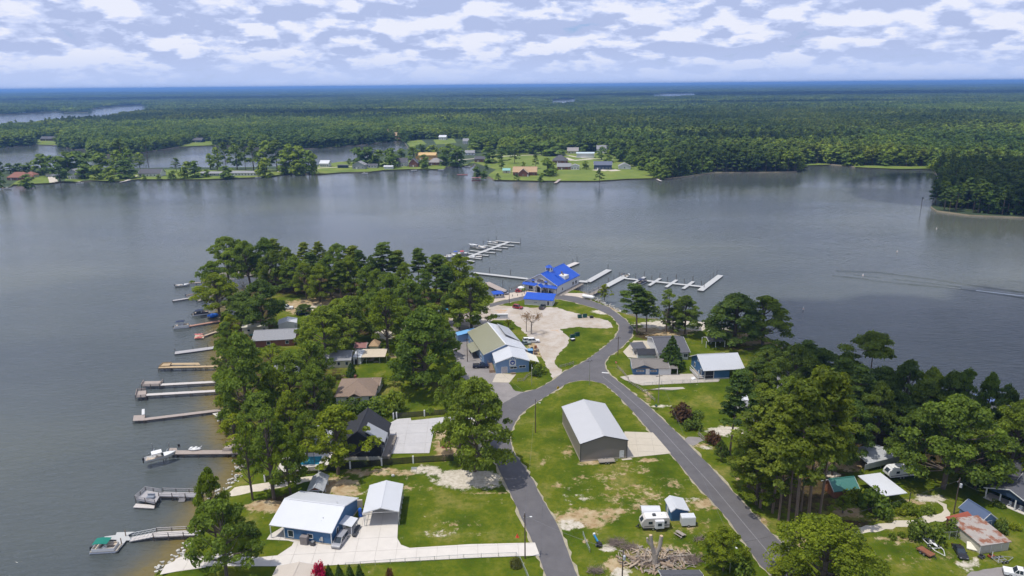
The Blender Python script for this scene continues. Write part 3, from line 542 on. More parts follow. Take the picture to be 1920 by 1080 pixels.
def conifer(seed, mat, H=10, rad=3, n=700, base=.06):
    rnd = np.random.default_rng(seed); mb = MB(); mb.path([(0, 0, -.2), (0, 0, H * .9)], [.018 * H, .004 * H], 6)
    h = rnd.random(n) ** .75; th = rnd.random(n) * 6.283; r = rad * (1 - h) ** .8 * (.62 + .38 * rnd.random(n)) * (1 + .13 * np.sin(h * 46) + .1 * np.sin(th * 5 + h * 9)); r = np.minimum(r, rad * (h + .22) / .3)
    C = np.stack([r * np.cos(th), r * np.sin(th), H * (base + (1 - base) * h)], 1); Nn = np.stack([np.cos(th), np.sin(th), np.full(n, .5)], 1)
    return proto('conifer', mb, barkm, leaves('crown', mat, C, Nn, rnd.uniform(.055, .1, n) * H * (1.15 - .6 * h), rnd, 1.2, .2))
def bush(seed, mat, H=2.4, rad=1.8, n=11, per=60, leaf=(.22, .42)):
    rnd = np.random.default_rng(seed); rr = random.Random(seed); mb = MB(); cl = []
    for k in range(n):
        th = rr.uniform(0, 6.283); d = rad * rr.random() ** .5 * .8; r = rr.uniform(.4, .62) * rad * .8; z = max(r * .5, (H - r * .7) * (1 - (d / rad) ** 2 * .75) * rr.uniform(.45, 1)); cl.append((d * math.cos(th), d * math.sin(th), z, r))
        mb.tube((0, 0, -.1), (d * math.cos(th), d * math.sin(th), z), .04, .015, 4)
    C, Nn, S = [], [], []
    for (x, y, z, r) in cl:
        k = per; d = rnd.normal(0, 1, (k, 3)); d /= np.linalg.norm(d, axis=1)[:, None]; C.append(d * (r * rnd.uniform(.6, 1.05, k))[:, None] * [1, 1, .9] + (x, y, z)); Nn.append(d + [0, 0, .3]); S.append(rnd.uniform(*leaf, k))
    return proto('shrub', mb, barkm, leaves('crown', mat, np.concatenate(C), np.concatenate(Nn), np.concatenate(S), rnd))
# near kinds, (proto, its height, its crown width)
K = {'oak0': (oak(1, oakm), 18, 14), 'oak1': (oak(2, oakm, n=78, rad=6.8), 18, 14.5), 'oak2': (oak(3, oakm, rad=6, low=.2), 18, 13), 'oak3': (oak(14, oakm, rad=6.5, n=66, spread=1.12, per=260), 18, 15),
     'bright0': (oak(4, brightm), 18, 14), 'bright1': (oak(5, brightm, rad=5.5, low=.32, n=60), 18, 12), 'dark0': (oak(6, darkm, n=74), 18, 14), 'dark1': (oak(7, darkm, rad=7, low=.2, n=80), 18, 15),
     'airy0': (oak(8, brightm, rad=4.6, low=.42, n=40, per=140, shell=.3), 18, 10.5), 'airy1': (oak(15, oakm, rad=5.2, low=.36, n=46, per=150, shell=.3), 18, 11.5), 'round0': (oak(9, oakm, H=14, rad=6.5, low=.12, n=84), 14, 14),
     'pine0': (pine(1, pinem), 24, 10), 'pine1': (pine(2, pinem, low=.56), 24, 10), 'pine2': (pine(3, pinem, low=.42, n=44), 24, 10), 'pined': (pine(4, darkm, low=.45, n=42), 24, 10), 'umbrella': (pine(5, darkm, low=.72, n=34, rad=7, per=260), 24, 14), 'pinel': (pine(7, pine2m, low=.5, n=54, per=300), 24, 10.5),
     'crown0': (oak(21, brightm, H=18, rad=6.5, n=95, per=420, low=.15, leaf=(.20, .36)), 18, 14), 'cone0': (conifer(1, conem), 10, 6), 'cone1': (conifer(2, conem, rad=2.2), 10, 4.5), 'cone2': (conifer(4, MATS['dark_leaves'], rad=2.6), 10, 5.2), 'bush0': (bush(1, oakm), 2.4, 3.8), 'bush1': (bush(2, darkm), 2.4, 3.8), 'bush2': (bush(3, brightm), 2.4, 3.8),
     'maroon': (bush(4, maroonm, n=13), 2.4, 3.8), 'crape': (bush(5, redm, n=13), 2.4, 3.8)}
for k_ in K:
    q_ = [c for c in K[k_][0].children if c.name.startswith('crown')][0].data; cc_ = np.empty(len(q_.vertices) * 3); q_.vertices.foreach_get('co', cc_); cc_ = cc_.reshape(-1, 3)
    K[k_] = (K[k_][0], np.percentile(cc_[:, 2], 99.5), 2 * np.percentile(np.hypot(cc_[:, 0], cc_[:, 1]), 93))
USED = set()
def plant(kind, label, cat, bx, by, top, wpx, group=None, name=None, z=ZG, topx=None):
    p, h, wd = K[kind]; B = G(bx, by, z); H = max(.8, ztop(B, topx or bx, top) - z); s = wpx * (1.10 if kind[:3] in ('pin', 'umb') else 1.04 if h < 11 else 1.12) / ppm(B) / wd
    c = p if kind not in USED else p.copy()
    if kind not in USED:
        USED.add(kind)
        COL.objects.link(p); [COL.objects.link(ch) for ch in p.children]
    else:
        COL.objects.link(c)
        for ch in p.children: d = ch.copy(); d.parent = c; COL.objects.link(d)
    c.name = name or {'oak': 'oak_tree', 'bri': 'leafy_tree', 'dar': 'dark_tree', 'air': 'slender_tree', 'rou': 'round_tree', 'pin': 'pine_tree', 'umb': 'pine_tree', 'con': 'conifer', 'bus': 'shrub', 'mar': 'crape_myrtle', 'cra': 'crape_myrtle', 'cro': 'leafy_tree'}[kind[:3]]
    c.location = B - Vector((0, 0, .05)); c.scale = (s, s, H / h); c.rotation_euler = (0, 0, (bx * 12.9898 + by * 4.1) % 6.283)
    for q in ('group',):
        if q in c: del c[q]
    return tag(c, label, cat, group)
T = plant
GROVE = 'trees massed on the tip of the peninsula'; gl = 'leafy tree in the dense mixed grove at the tip of the peninsula'
for k, bx, by, tp, wp in [('oak1', 500, 532, 447, 56), ('pine0', 519, 530, 448, 34), ('oak0', 545, 537, 464, 42), ('pine1', 572, 537, 455, 30), ('pine0', 604, 537, 453, 27), ('oak2', 636, 542, 458, 52), ('pine2', 665, 547, 462, 44),
                          ('pined', 592, 550, 474, 42), ('oak3', 620, 556, 480, 56), ('oak0', 660, 562, 482, 56), ('oak2', 556, 552, 482, 50), ('dark0', 520, 546, 470, 48), ('pine2', 640, 566, 490, 40), ('oak1', 600, 566, 495, 50), ('oak3', 575, 560, 492, 46), ('pined', 680, 556, 470, 34), ('airy1', 648, 548, 462, 40)]:
    T(k, gl.replace('leafy tree', 'pine') if 'pin' in k else gl, 'tree', bx, by, tp, wp, GROVE)
T('oak0', 'spreading tree at the water corner, outermost of the grove on the left tip', 'tree', 428, 524, 445, 78)
T('oak3', 'lower tree below the outermost corner tree, over the end of the small dock', 'tree', 403, 560, 492, 56)
T('bright0', 'bright green broad tree behind the two small docks on the left shore', 'tree', 412, 592, 512, 78)
T('dark0', 'dark broad tree shading the cream trailer home by the pontoon dock', 'tree', 492, 622, 526, 84); T('dark1', 'dark leaning tree between the trailer home and the bright green tree', 'tree', 462, 614, 548, 62)
T('pined', 'tall dense pine in a gap of the grove, water showing at its left', 'tree', 718, 553, 455, 54); T('pine2', 'pine just right of the tall dense one near the middle of the grove', 'tree', 748, 552, 470, 40)
T('pine0', 'thin pine with bare trunk standing left of the bright marina tree', 'tree', 786, 556, 466, 38); T('pine1', 'high pine beside the thin one with open water behind', 'tree', 817, 562, 477, 48); T('pined', 'pine leaning over the parked cars near the shop lot', 'tree', 835, 575, 500, 40)
T('bright0', 'bright leafy tree at the right end of the grove beside the white boats', 'tree', 866, 566, 478, 66); T('oak2', 'full green tree over the left end of the gravel lot', 'tree', 884, 617, 522, 78); T('dark0', 'dark tree left of the one over the gravel lot', 'tree', 852, 606, 530, 52); T('airy1', 'thin pale tree with bare trunk by the back of the shop', 'tree', 862, 618, 565, 34)
T('oak1', 'wide tree behind the tan carport, left of the tall straight trunk', 'tree', 662, 646, 558, 96); T('oak0', 'wide tree above the cream house roof', 'tree', 612, 676, 574, 92); T('oak3', 'tree crowning the lane to the white parked cars', 'tree', 770, 612, 524, 74)
T('bright1', 'tree with straight bare trunk behind the tan carport', 'tree', 727, 656, 545, 72); T('oak2', 'tree between the tan carport and the dark gap in the grove', 'tree', 700, 612, 548, 58); T('oak0', 'lower tree left of the lane to the parked cars', 'tree', 758, 640, 575, 58); T('oak1', 'tree hanging over the blue car by the white trailer', 'tree', 640, 618, 560, 50)
T('dark1', 'low clipped dark bush between the white van and the blue car', 'shrub', 572, 589, 570, 28, name='hedge_bush')
T('oak1', 'huge oak on the lawn behind the black fence', 'tree', 795, 722, 577, 130); T('oak2', 'lower limb mass left of the huge lawn oak', 'tree', 776, 712, 630, 54)
T('oak2', 'tall leaning shore tree over the two long white docks', 'tree', 470, 808, 626, 98, topx=452); T('airy1', 'small tree tucked against the foot of the leaning shore tree', 'tree', 448, 750, 672, 46)
T('oak0', 'broad tree hiding the grey roofed house above the wooden dock', 'tree', 545, 775, 660, 92); T('oak3', 'tree just left of the cream house', 'tree', 588, 752, 640, 74); T('airy0', 'thin light tree against the grey roofed house', 'tree', 518, 722, 646, 66); T('oak1', 'tree against the left wall of the brown roofed house', 'tree', 592, 792, 682, 66); T('bright1', 'yellowish tree in front of the tall shore tree', 'tree', 548, 846, 735, 62)
T('oak2', 'middle tree of the shore yard behind the pool', 'tree', 495, 840, 738, 84)
T('airy1', 'tall tree with long bare trunk beside the sandy path to the lake', 'tree', 514, 936, 762, 92); T('airy0', 'slender tree with bare trunk at the beginning of the sandy path', 'tree', 474, 937, 788, 50, topx=455); T('airy0', 'willowy light green tree over the deck of the white boat lift', 'tree', 448, 846, 776, 62); T('bright0', 'leafy tree with low crown over the pool terrace', 'tree', 545, 926, 802, 78)
T('bright1', 'yellow green tree in front of the black gabled house', 'tree', 634, 889, 764, 104); T('oak3', 'dark tree between the black house and the pool roof', 'tree', 576, 858, 776, 54)
T('oak1', 'great oak beside the left road, its crown reaching over the asphalt', 'tree', 890, 884, 712, 128); T('oak3', 'upper tree behind the roadside oak, above the concrete drive', 'tree', 862, 842, 688, 84)
T('oak3', 'two lobed tree at the bottom left, leaning over the blue roofless shore', 'tree', 425, 1080, 938, 118)['label'] = 'tree at the bottom left in front of the white gangway'
T('bright0', 'upper bright tree above the one by the white gangway', 'tree', 408, 1030, 880, 62)
T('bush0', 'tall bush at the corner of the black house by the drive', 'shrub', 738, 772, 732, 46); T('bush0', 'grey green bush filling the corner behind the black roof', 'shrub', 706, 774, 746, 56); T('bush1', 'dark bush left of the black roof ridge', 'shrub', 672, 772, 745, 50); T('bush0', 'wide bush under the brown roofed house windows', 'shrub', 640, 785, 752, 44)
T('airy0', 'small fruit tree on the lawn, left of the pair', 'tree', 719, 725, 703, 19); T('airy1', 'small fruit tree on the lawn, right of the pair', 'tree', 741, 724, 703, 22); T('cone0', 'dark evergreen bush by the cream house corner', 'tree', 659, 706, 680, 18)
# filling of the grove and the shore
for i, (k, bx, by, tp, wp) in enumerate([('oak1', 470, 536, 452, 60), ('oak0', 455, 520, 450, 46), ('oak3', 690, 575, 500, 50), ('oak1', 735, 590, 512, 56), ('oak3', 710, 582, 505, 44), ('oak0', 760, 572, 492, 44), ('oak2', 798, 584, 505, 44), ('dark0', 840, 556, 486, 40), ('dark0', 700, 560, 480, 36)]):
    T(k, gl, 'tree', bx, by, tp, wp, GROVE)
for k, lb, bx, by, tp, wp in [('oak2', 'tree hanging over the shore end of the grey float dock', 430, 672, 604, 44), ('bright0', 'bright shore tree above the pale kayak ramp', 434, 644, 590, 40), ('oak0', 'tree over the shore end of the fresh lumber dock', 430, 708, 634, 42), ('airy1', 'tree before the cream house left corner', 600, 712, 640, 46), ('bright1', 'bright tree between the shore and the black house', 520, 800, 690, 66), ('bright0', 'small bright tree at the boat lift deck', 466, 868, 808, 34), ('oak2', 'tree over the lane behind the great lawn oak', 812, 640, 570, 66), ('oak0', 'tree at the parking lot edge behind the lawn oak', 836, 668, 600, 44)]:
    T(k, lb, 'tree', bx, by, tp, wp)
for i, (x, y) in enumerate([(420, 786), (416, 760), (412, 735), (414, 712), (418, 650), (428, 806)]):
    T(['bush0', 'bush2', 'bush1'][i % 3], ('bush at the shore end of the second brown dock', 'bush at the water edge above the brown dock', 'bush at the shore end of the close pair of docks', 'bush between the lumber dock and the white docks', 'bush at the shore end of the grey float dock', 'bush on the shore below the concrete ramp')[i], 'shrub', x, y, y - 20, 26)
# right side
T('pined', 'tall pine left of the beach, its twin trunks beside the road', 'tree', 1194, 624, 534, 60); T('pined', 'pine right behind the twin trunk pine by the beach', 'tree', 1212, 622, 548, 44); T('airy1', 'thin see-through tree in front of the beach', 'tree', 1248, 622, 542, 50); T('dark0', 'dark tree at the middle of the beach', 'tree', 1284, 626, 556, 62); T('dark1', 'low dark tree right of the thin beach tree', 'tree', 1262, 620, 578, 40)
T('dark1', 'large round tree at the end of the sandy beach, left of the pair', 'tree', 1376, 641, 552, 100); T('oak2', 'large round tree on the right of the beach pair, toward the lake', 'tree', 1430, 646, 556, 84)
T('cone0', 'conical evergreen between the two blue garages', 'tree', 1258, 692, 630, 40); T('bright1', 'young lone tree on the shore by the white tank', 'tree', 1133, 563, 533, 22)
T('pined', 'dark pine standing alone right of the lawn', 'tree', 1368, 852, 694, 66); T('dark0', 'low evergreen at the foot of the lone pine', 'tree', 1352, 866, 826, 20, name='shrub')
T('maroon', 'reddish crape myrtle on the roadside lawn', 'shrub', 1275, 786, 756, 40); T('bush1', 'low dark shrub row behind the crape myrtle', 'shrub', 1304, 782, 770, 30); T('bush1', 'dark round shrub in front of the crape myrtle', 'shrub', 1299, 806, 785, 32); T('maroon', 'small reddish shrub at the wooden gate', 'shrub', 1335, 832, 809, 28); T('cone0', 'dark evergreen shrub in front of the lone pine', 'shrub', 1358, 852, 833, 18)
FG = 'tall pines by the right road'; fl = 'tall pine with long bare trunk in the clump beside the right road'
for k, bx, by, tp, wp in [('pinel', 1490, 1004, 716, 88), ('pinel', 1514, 985, 690, 84), ('pine2', 1476, 992, 744, 74), ('pinel', 1536, 968, 704, 70), ('pine2', 1448, 962, 742, 76), ('pine0', 1428, 930, 735, 80), ('pinel', 1425, 952, 800, 80), ('pine2', 1460, 975, 800, 72), ('pine1', 1502, 958, 712, 58)]:
    T(k, fl, 'tree', bx, by, tp, wp, FG)
T('bright0', 'bushy tree low at the roadside under the tall pines', 'tree', 1418, 946, 856, 82); T('oak1', 'broadleaf tree at the bend left of the tall pines', 'tree', 1402, 920, 815, 62); T('dark1', 'dark low tree behind the pines toward the grey carport', 'tree', 1560, 890, 768, 70)
DG = 'dark shore trees on the right'; dl = 'broadleaf tree in the dark wood along the right shore'
for k, bx, by, tp, wp in [('dark0', 1480, 760, 645, 78), ('dark1', 1530, 745, 655, 70), ('pined', 1500, 722, 640, 54), ('dark0', 1575, 772, 662, 74), ('umbrella', 1624, 764, 624, 78), ('dark1', 1650, 790, 690, 72), ('dark0', 1690, 800, 678, 80), ('oak1', 1730, 806, 690, 70), ('dark1', 1770, 818, 698, 60), ('oak2', 1795, 822, 694, 56),
                          ('pined', 1560, 800, 672, 60), ('pined', 1600, 830, 690, 64), ('dark0', 1640, 838, 716, 72), ('dark1', 1590, 858, 752, 70), ('oak1', 1835, 832, 700, 52), ('dark0', 1870, 848, 722, 60), ('oak2', 1912, 858, 728, 64), ('dark0', 1445, 720, 655, 62), ('dark1', 1440, 700, 648, 44), ('dark0', 1550, 842, 730, 70), ('dark0', 1680, 828, 736, 66), ('pined', 1715, 830, 712, 54), ('dark1', 1420, 745, 672, 50), ('oak1', 1475, 800, 705, 60), ('dark0', 1535, 800, 690, 60), ('dark0', 1462, 690, 640, 40), ('oak3', 1425, 790, 720, 52)]:
    T(k, 'flat topped umbrella pine rising out of the dark right shore wood' if k == 'umbrella' else dl.replace('broadleaf tree', 'pine') if 'pin' in k else dl, 'tree', bx, by, tp, wp, DG)
T('oak1', 'great spreading tree behind the white camper', 'tree', 1768, 916, 748, 150); T('oak3', 'low arm of the spreading tree, over the lawn', 'tree', 1828, 915, 820, 80)['label'] = 'tree on the lawn edge right of the camper'
T('dark0', 'tree over the camper roof, left of the great spreading one', 'tree', 1712, 884, 768, 74); T('oak1', 'full tree at the right edge above the dark roofed house', 'tree', 1890, 892, 752, 110); T('dark1', 'dark tree at the picture edge behind the full one', 'tree', 1935, 880, 738, 80)
T('crown0', 'bright green crown at the bottom right beside the road', 'tree', 1535, 1120, 968, 178); T('bright1', 'bright leafy mass low at the bottom right of the road', 'tree', 1480, 1112, 1050, 84)
T('bright0', 'bush tree in the corner of the log yard', 'tree', 1356, 1070, 992, 74); T('bush0', 'round end of the log yard bushes toward the road', 'shrub', 1385, 1078, 1040, 46); T('bush0', 'low bush before the corner bush tree', 'shrub', 1338, 1040, 1000, 40)
T('bush0', 'big leafy shrub beside the flat white carport', 'shrub', 1634, 962, 912, 52); T('bush2', 'light green shrub in front of the green roofed shed', 'shrub', 1605, 940, 918, 40); T('bright1', 'small tree left of the flat white carport', 'tree', 1580, 962, 930, 38)
for i, (x, y, tp, wp, k, lb) in enumerate([(1682, 952, 940, 18, 'bush1', 'dark shrub left end of the garden bed'), (1705, 960, 941, 26, 'bush0', 'tall shrub in the garden bed'), (1716, 966, 953, 20, 'bush2', 'yellowish shrub at the front of the garden bed'), (1740, 961, 948, 26, 'bush0', 'shrub at the right end of the garden bed'), (1688, 965, 953, 18, 'bush2', 'small shrub in front of the dark garden shrub'), (1660, 972, 945, 36, 'bush0', 'sprawling shrub at the left of the garden bed'),
                                           (1736, 1012, 978, 58, 'bush1', 'long dark bush below the gravel lane'), (1712, 1008, 985, 34, 'bush1', 'left end of the dark bush below the lane'), (1785, 998, 972, 34, 'bush0', 'bush against the fenced pen'), (1805, 986, 972, 30, 'bush1', 'bush behind the red roofed lean-to'), (1880, 996, 974, 30, 'bush1', 'dark bush right of the blue barn shed'), (1902, 992, 982, 22, 'bush2', 'light bush at the far right of the barn shed'), (1672, 1010, 998, 16, 'bush0', 'small shrub on the bank below the lane'), (1690, 1006, 998, 16, 'bush2', 'weed clump on the bank below the lane'), (1612, 1012, 1000, 20, 'bush0', 'weedy bush at the mouth of the lane'), (1815, 906, 888, 34, 'bush1', 'dark shrub in the shade behind the pole'), (1872, 948, 938, 24, 'bush1', 'dark shrub at the porch corner of the dark roofed house')]):
    T(k, lb, 'shrub', x, y, tp, wp)
# bottom edge
T('crape', 'crimson flowering crape myrtle beside the beige roof', 'shrub', 600, 1098, 1054, 27)
for x, l in [(618, 'broad conifer next to the crimson crape myrtle'), (637, 'conifer second from the crimson crape myrtle'), (657, 'conifer third from the crimson crape myrtle'), (675, 'last conifer of the row, farthest from the crape myrtle')]:
    T('cone1' if x > 620 else 'cone0', l, 'tree', x, 1092, 1058, 17, 'row of small conifers by the beige roof', name='conifer')
T('maroon', 'small dark red tree standing on the lawn at the bottom edge', 'tree', 731, 1088, 1065, 14)
T('bush1', 'shrub below the two lobed tree', 'shrub', 470, 1005, 985, 30)['label'] = 'small shrub on the slope left of the blue cottage'
T('bush0', 'shrub against the right wall of the shop', 'shrub', 1012, 700, 680, 24); T('bush1', 'dark shrub under the cream awning of the shop', 'shrub', 1005, 706, 690, 16)
# ================================================================== far shore and far woods
def farproto(seed, mat, H, rad, n, leaf, low=.12, kind='oak'):
    rnd = np.random.default_rng(seed); mb = MB(); mb.path([(0, 0, -.5), (0, 0, H * .8)], [.026 * H if kind == 'oak' else .017 * H, .008 * H], 5)
    C, Nn, S = [], [], []; rr = random.Random(seed)
    for k in range(n):
        v = (k + .5) / n; zz = low + (1 - low) * v; th = rr.uniform(0, 6.283)
        pr = math.sin(min(1, (zz - low * .6) / (1 - low * .6)) ** .7 * 3.1416) ** .55 if kind == 'oak' else (1 - v ** 2) * .9 + .15
        d = rad * pr * rr.uniform(.4, 1) * (1 + .25 * math.sin(2 * th + seed)); r = rad * (.44 if kind == 'oak' else .40); kk = 22
        q = rnd.normal(0, 1, (kk, 3)); q /= np.linalg.norm(q, axis=1)[:, None]; q[:, 2] = np.abs(q[:, 2]) * .8 - .2
        C.append(q * r * [1, 1, .8 if kind == 'oak' else .5] + (d * math.cos(th), d * math.sin(th), H * zz - r * .6)); Nn.append(q + [0, 0, .8]); S.append(rnd.uniform(leaf * .7, leaf * 1.2, kk))
    me = leaves('crown', mat, np.concatenate(C), np.concatenate(Nn), np.concatenate(S), rnd, jit=.28)
    return mb, me
fo_m = leafmat('far_broadleaf', (0.118, 0.184, 0.042), .5, .4, big=True); fp_m = leafmat('far_pine', (0.082, 0.128, 0.034), .45, .35, big=True)
FK = {}
for nm, sd_, mat_, H, rad, n, leaf, low, kd in [('broad0', 31, fo_m, 17, 5.2, 20, 2.0, .1, 'oak'), ('broad1', 32, fo_m, 15, 5.6, 22, 2.0, .05, 'oak'), ('broad2', 33, fo_m, 19, 4.8, 20, 1.9, .2, 'oak'), ('lpine0', 34, fp_m, 23, 3.8, 16, 1.7, .42, 'pine'), ('lpine1', 35, fp_m, 25, 3.6, 15, 1.7, .52, 'pine'), ('lpine2', 36, fp_m, 21, 4.2, 18, 1.8, .3, 'pine')]:
    mb, me = farproto(sd_, mat_, H, rad, n, leaf, low, kd); FK[nm] = (proto(nm, mb, barkm if kd == 'oak' else pbark, me), H, rad * 2)
for k_ in FK:
    q_ = [c for c in FK[k_][0].children if c.name.startswith('crown')][0].data; cc_ = np.empty(len(q_.vertices) * 3); q_.vertices.foreach_get('co', cc_); cc_ = cc_.reshape(-1, 3)
    FK[k_] = (FK[k_][0], np.percentile(cc_[:, 2], 99), 2 * np.percentile(np.hypot(cc_[:, 0], cc_[:, 1]), 88))
def far_tree(kind, label, bx, by, top, wpx, group):
    p, h, wd = FK[kind]; B = G(bx, by, 1.0); c = p.copy(); COL.objects.link(c)
    for ch in p.children: d = ch.copy(); d.parent = c; COL.objects.link(d)
    c.name = 'far_pine' if 'pine' in kind else 'far_tree'; s = wpx / ppm(B) / wd; c.location = B; c.scale = (s, s, max(.2, (ztop(B, bx, top) - 1) / h)); c.rotation_euler = (0, 0, (bx * 7.7) % 6.28)
    return tag(c, label, 'tree', group)
FT = far_tree
LP = [(8, 346, 303, 12, 'lpine0'), (20, 325, 306, 20, 'broad2'), (38, 323, 306, 22, 'broad0'), (55, 323, 305, 24, 'broad1'), (52, 351, 327, 25, 'broad1'), (2, 352, 318, 18, 'broad0'), (80, 328, 289, 30, 'broad0'), (98, 330, 292, 26, 'broad2'), (113, 341, 306, 27, 'broad2'), (130, 327, 285, 40, 'broad1'), (146, 324, 284, 36, 'broad0'), (166, 326, 287, 38, 'broad1'), (190, 328, 287, 36, 'broad0'), (160, 335, 308, 28, 'broad0'), (186, 336, 310, 28, 'broad1'), (207, 339, 313, 22, 'broad1'), (237, 334, 300, 36, 'broad0'), (231, 322, 260, 32, 'lpine2'), (222, 330, 282, 26, 'broad2'), (243, 326, 280, 26, 'broad2'), (262, 313, 286, 20, 'broad2'), (278, 310, 260, 14, 'lpine1'), (243, 335, 321, 16, 'broad1'), (270, 337, 327, 8, 'broad1'), (298, 336, 327, 9, 'broad1'),
      (331, 323, 296, 17, 'lpine2'), (325, 335, 320, 16, 'broad1'), (352, 334, 303, 24, 'broad1'), (366, 333, 302, 24, 'broad0'), (388, 332, 317, 12, 'broad1'), (395, 318, 288, 18, 'broad2'), (408, 319, 276, 19, 'broad2'), (425, 322, 266, 24, 'lpine2'), (424, 334, 311, 26, 'broad1'), (445, 318, 270, 24, 'broad2'), (461, 320, 265, 18, 'lpine2'), (476, 321, 262, 30, 'lpine2'), (500, 321, 264, 34, 'broad2'), (498, 331, 296, 27, 'broad1'), (520, 321, 262, 36, 'lpine2'), (546, 323, 270, 30, 'broad2'), (562, 325, 274, 34, 'broad0'), (580, 326, 282, 26, 'broad2'), (590, 326, 288, 16, 'broad1'), (536, 326, 288, 26, 'broad0'), (556, 327, 300, 24, 'broad1'),
      (655, 309, 297, 8, 'broad2'), (672, 310, 277, 28, 'broad1'), (690, 311, 276, 34, 'broad0'), (710, 312, 281, 28, 'broad1'), (733, 312, 278, 28, 'broad0'), (736, 315, 287, 20, 'broad1'), (753, 297, 278, 16, 'broad1'), (776, 299, 275, 24, 'broad0'), (795, 311, 290, 19, 'broad1'), (798, 316, 303, 14, 'broad1'), (832, 310, 288, 20, 'broad1'), (850, 311, 292, 20, 'broad1'), (858, 312, 275, 30, 'broad0'), (842, 302, 270, 30, 'broad1'), (812, 296, 272, 26, 'broad0'), (790, 290, 270, 26, 'broad2')]
for x, y, tp, wp, k in LP:
    w_ = 'pine' if 'pine' in k else 'tree'; q_ = 'small ' if y - tp < 14 else 'tall ' if y - tp > 48 else ''
    c_ = next(c for lim, c in ((70, 'beside the red brown roofed house at the far left'), (125, 'between the white arched garage and the glass fronted house'), (258, 'between the glass fronted house and the slate ranch'), (345, 'right of the slate roofed ranch'), (440, 'in front of the long grey house'), (600, 'in the clump around the long white ranch house'), (665, 'beside the grey gabled house'), (745, 'behind the grey gabled house'), (2000, 'around the unfinished orange house')) if x < lim)
    FT(k, q_ + w_ + ' ' + c_ + ' across the lake', x, y, tp, wp, 'trees on the narrow settled point')
RP = [(918, 305, 275, 30, 'broad0'), (941, 301, 278, 20, 'broad2'), (965, 306, 280, 18, 'lpine2'), (940, 316, 298, 11, 'broad2'), (1004, 316, 289, 14, 'lpine2'), (1026, 330, 297, 26, 'broad1'), (1036, 327, 303, 18, 'broad1'), (1030, 291, 264, 46, 'broad1'), (1000, 289, 268, 24, 'broad0'), (1098, 317, 302, 14, 'broad1'), (1128, 299, 275, 18, 'broad2'), (894, 331, 312, 17, 'broad1'), (908, 335, 320, 14, 'broad1'), (934, 342, 325, 10, 'lpine2'), (969, 343, 326, 12, 'lpine2'), (1015, 340, 328, 10, 'broad1'), (1124, 343, 318, 16, 'lpine2'), (981, 314, 303, 9, 'broad1'), (912, 318, 308, 8, 'broad1'), (1140, 304, 290, 20, 'broad1'), (1062, 283, 268, 18, 'broad0'), (957, 290, 274, 18, 'broad0'), (975, 289, 272, 18, 'broad2'), (890, 286, 268, 24, 'broad0'), (1162, 303, 282, 22, 'broad0'), (1180, 312, 290, 20, 'broad2'), (1205, 318, 292, 22, 'broad0'), (1190, 308, 278, 26, 'broad1'), (1225, 329, 295, 24, 'broad2'), (1245, 333, 296, 26, 'broad0')]
for x, y, tp, wp, k in RP: FT(k, ('small ' if y - tp < 16 else '') + ('pine' if 'pine' in k else 'tree') + next(c for lim, c in ((945, ' at the left tip of the middle far lawn'), (1010, ' near the orange brown roofed house on the far lawn'), (1070, ' around the big slate hip roof on the far lawn'), (1150, ' beside the dark house with the stone terrace'), (2000, ' at the wood edge right of the far lawn')) if x < lim), x, y, tp, wp, 'trees on the middle far shore')
# shoreline woods you can still tell apart, then the forest as one mass
rs = np.random.default_rng(77)
farx = [h for h in HOLES]; PLx = P2([(-90, 366), (-90, 300), (300, 300), (600, 296), (700, 285), (790, 262), (884, 262), (890, 318), (830, 322), (600, 332), (300, 340)])
tipx = P2([(880, 346), (880, 284), (938, 280), (938, 346)])
def okland(X, Y, inset=3.0):
    ok = inpoly(X, Y, FARRING)
    for h in HOLES: ok &= ~inpoly(X, Y, h)
    return ok
def clear(X, Y):
    ok = np.ones(X.shape, bool)
    for l in LAWNS: ok &= ~inpoly(X, Y, l)
    return ok & ~inpoly(X, Y, PLx) & ~inpoly(X, Y, tipx)
n = 150000; Yr = np.sqrt(rs.uniform(480 ** 2, 2700 ** 2, n)); Xr = Yr * rs.uniform(-.84, .86, n)
ok = okland(Xr, Yr) & clear(Xr, Yr); Xr, Yr = Xr[ok], Yr[ok]
sdn = pdist(Xr, Yr, near_w, False); P0 = np.stack([Xr, Yr, np.ones_like(Xr)], 1); pxx, pyy = px_of(P0)
vis = (pxx > -20) & (pxx < 1945) & (sdn < 26) & (pyy > 300) & (rs.random(len(Xr)) < .8)
cand = np.where(vis)[0]; cand = cand[np.argsort(Yr[cand])][:200]
pinezone = (pxx > 1290)
for i in cand:
    x_, y_ = pxx[i], pyy[i]
    grp, lab = (('trees on the wooded point at the right', 'tree at the water line of the dark wooded point on the right') if x_ > 1752 else ('trees lining the far cove', 'tree in the front row of the solid wood around the far cove')) if x_ > 1240 else (('trees beside the far lawns', 'tree at the shore edge of the far lawns') if x_ > 880 else ('trees at the far left water', 'tree at the edge of the far left water'))
    k = rs.choice(['lpine0', 'lpine1', 'lpine2', 'broad2'] if x_ > 1240 and rs.random() < .72 else ['broad0', 'broad1', 'broad2'])
    p, h, wd = FK[k]; c = p.copy(); COL.objects.link(c)
    for ch in p.children: d = ch.copy(); d.parent = c; COL.objects.link(d)
    s = rs.uniform(.75, 1.02); c.name = 'far_pine' if 'pine' in k else 'far_tree'; c.location = (Xr[i], Yr[i], .9); c.scale = (s, s, s * rs.uniform(.9, 1.15)); c.rotation_euler = (0, 0, rs.uniform(0, 6.28)); tag(c, lab, 'tree', grp)
rest = np.ones(len(Xr), bool); rest[cand] = False
PC = bpy.data.collections.new('wood_kinds')      # never linked to the scene: only sources for the mass of the woods
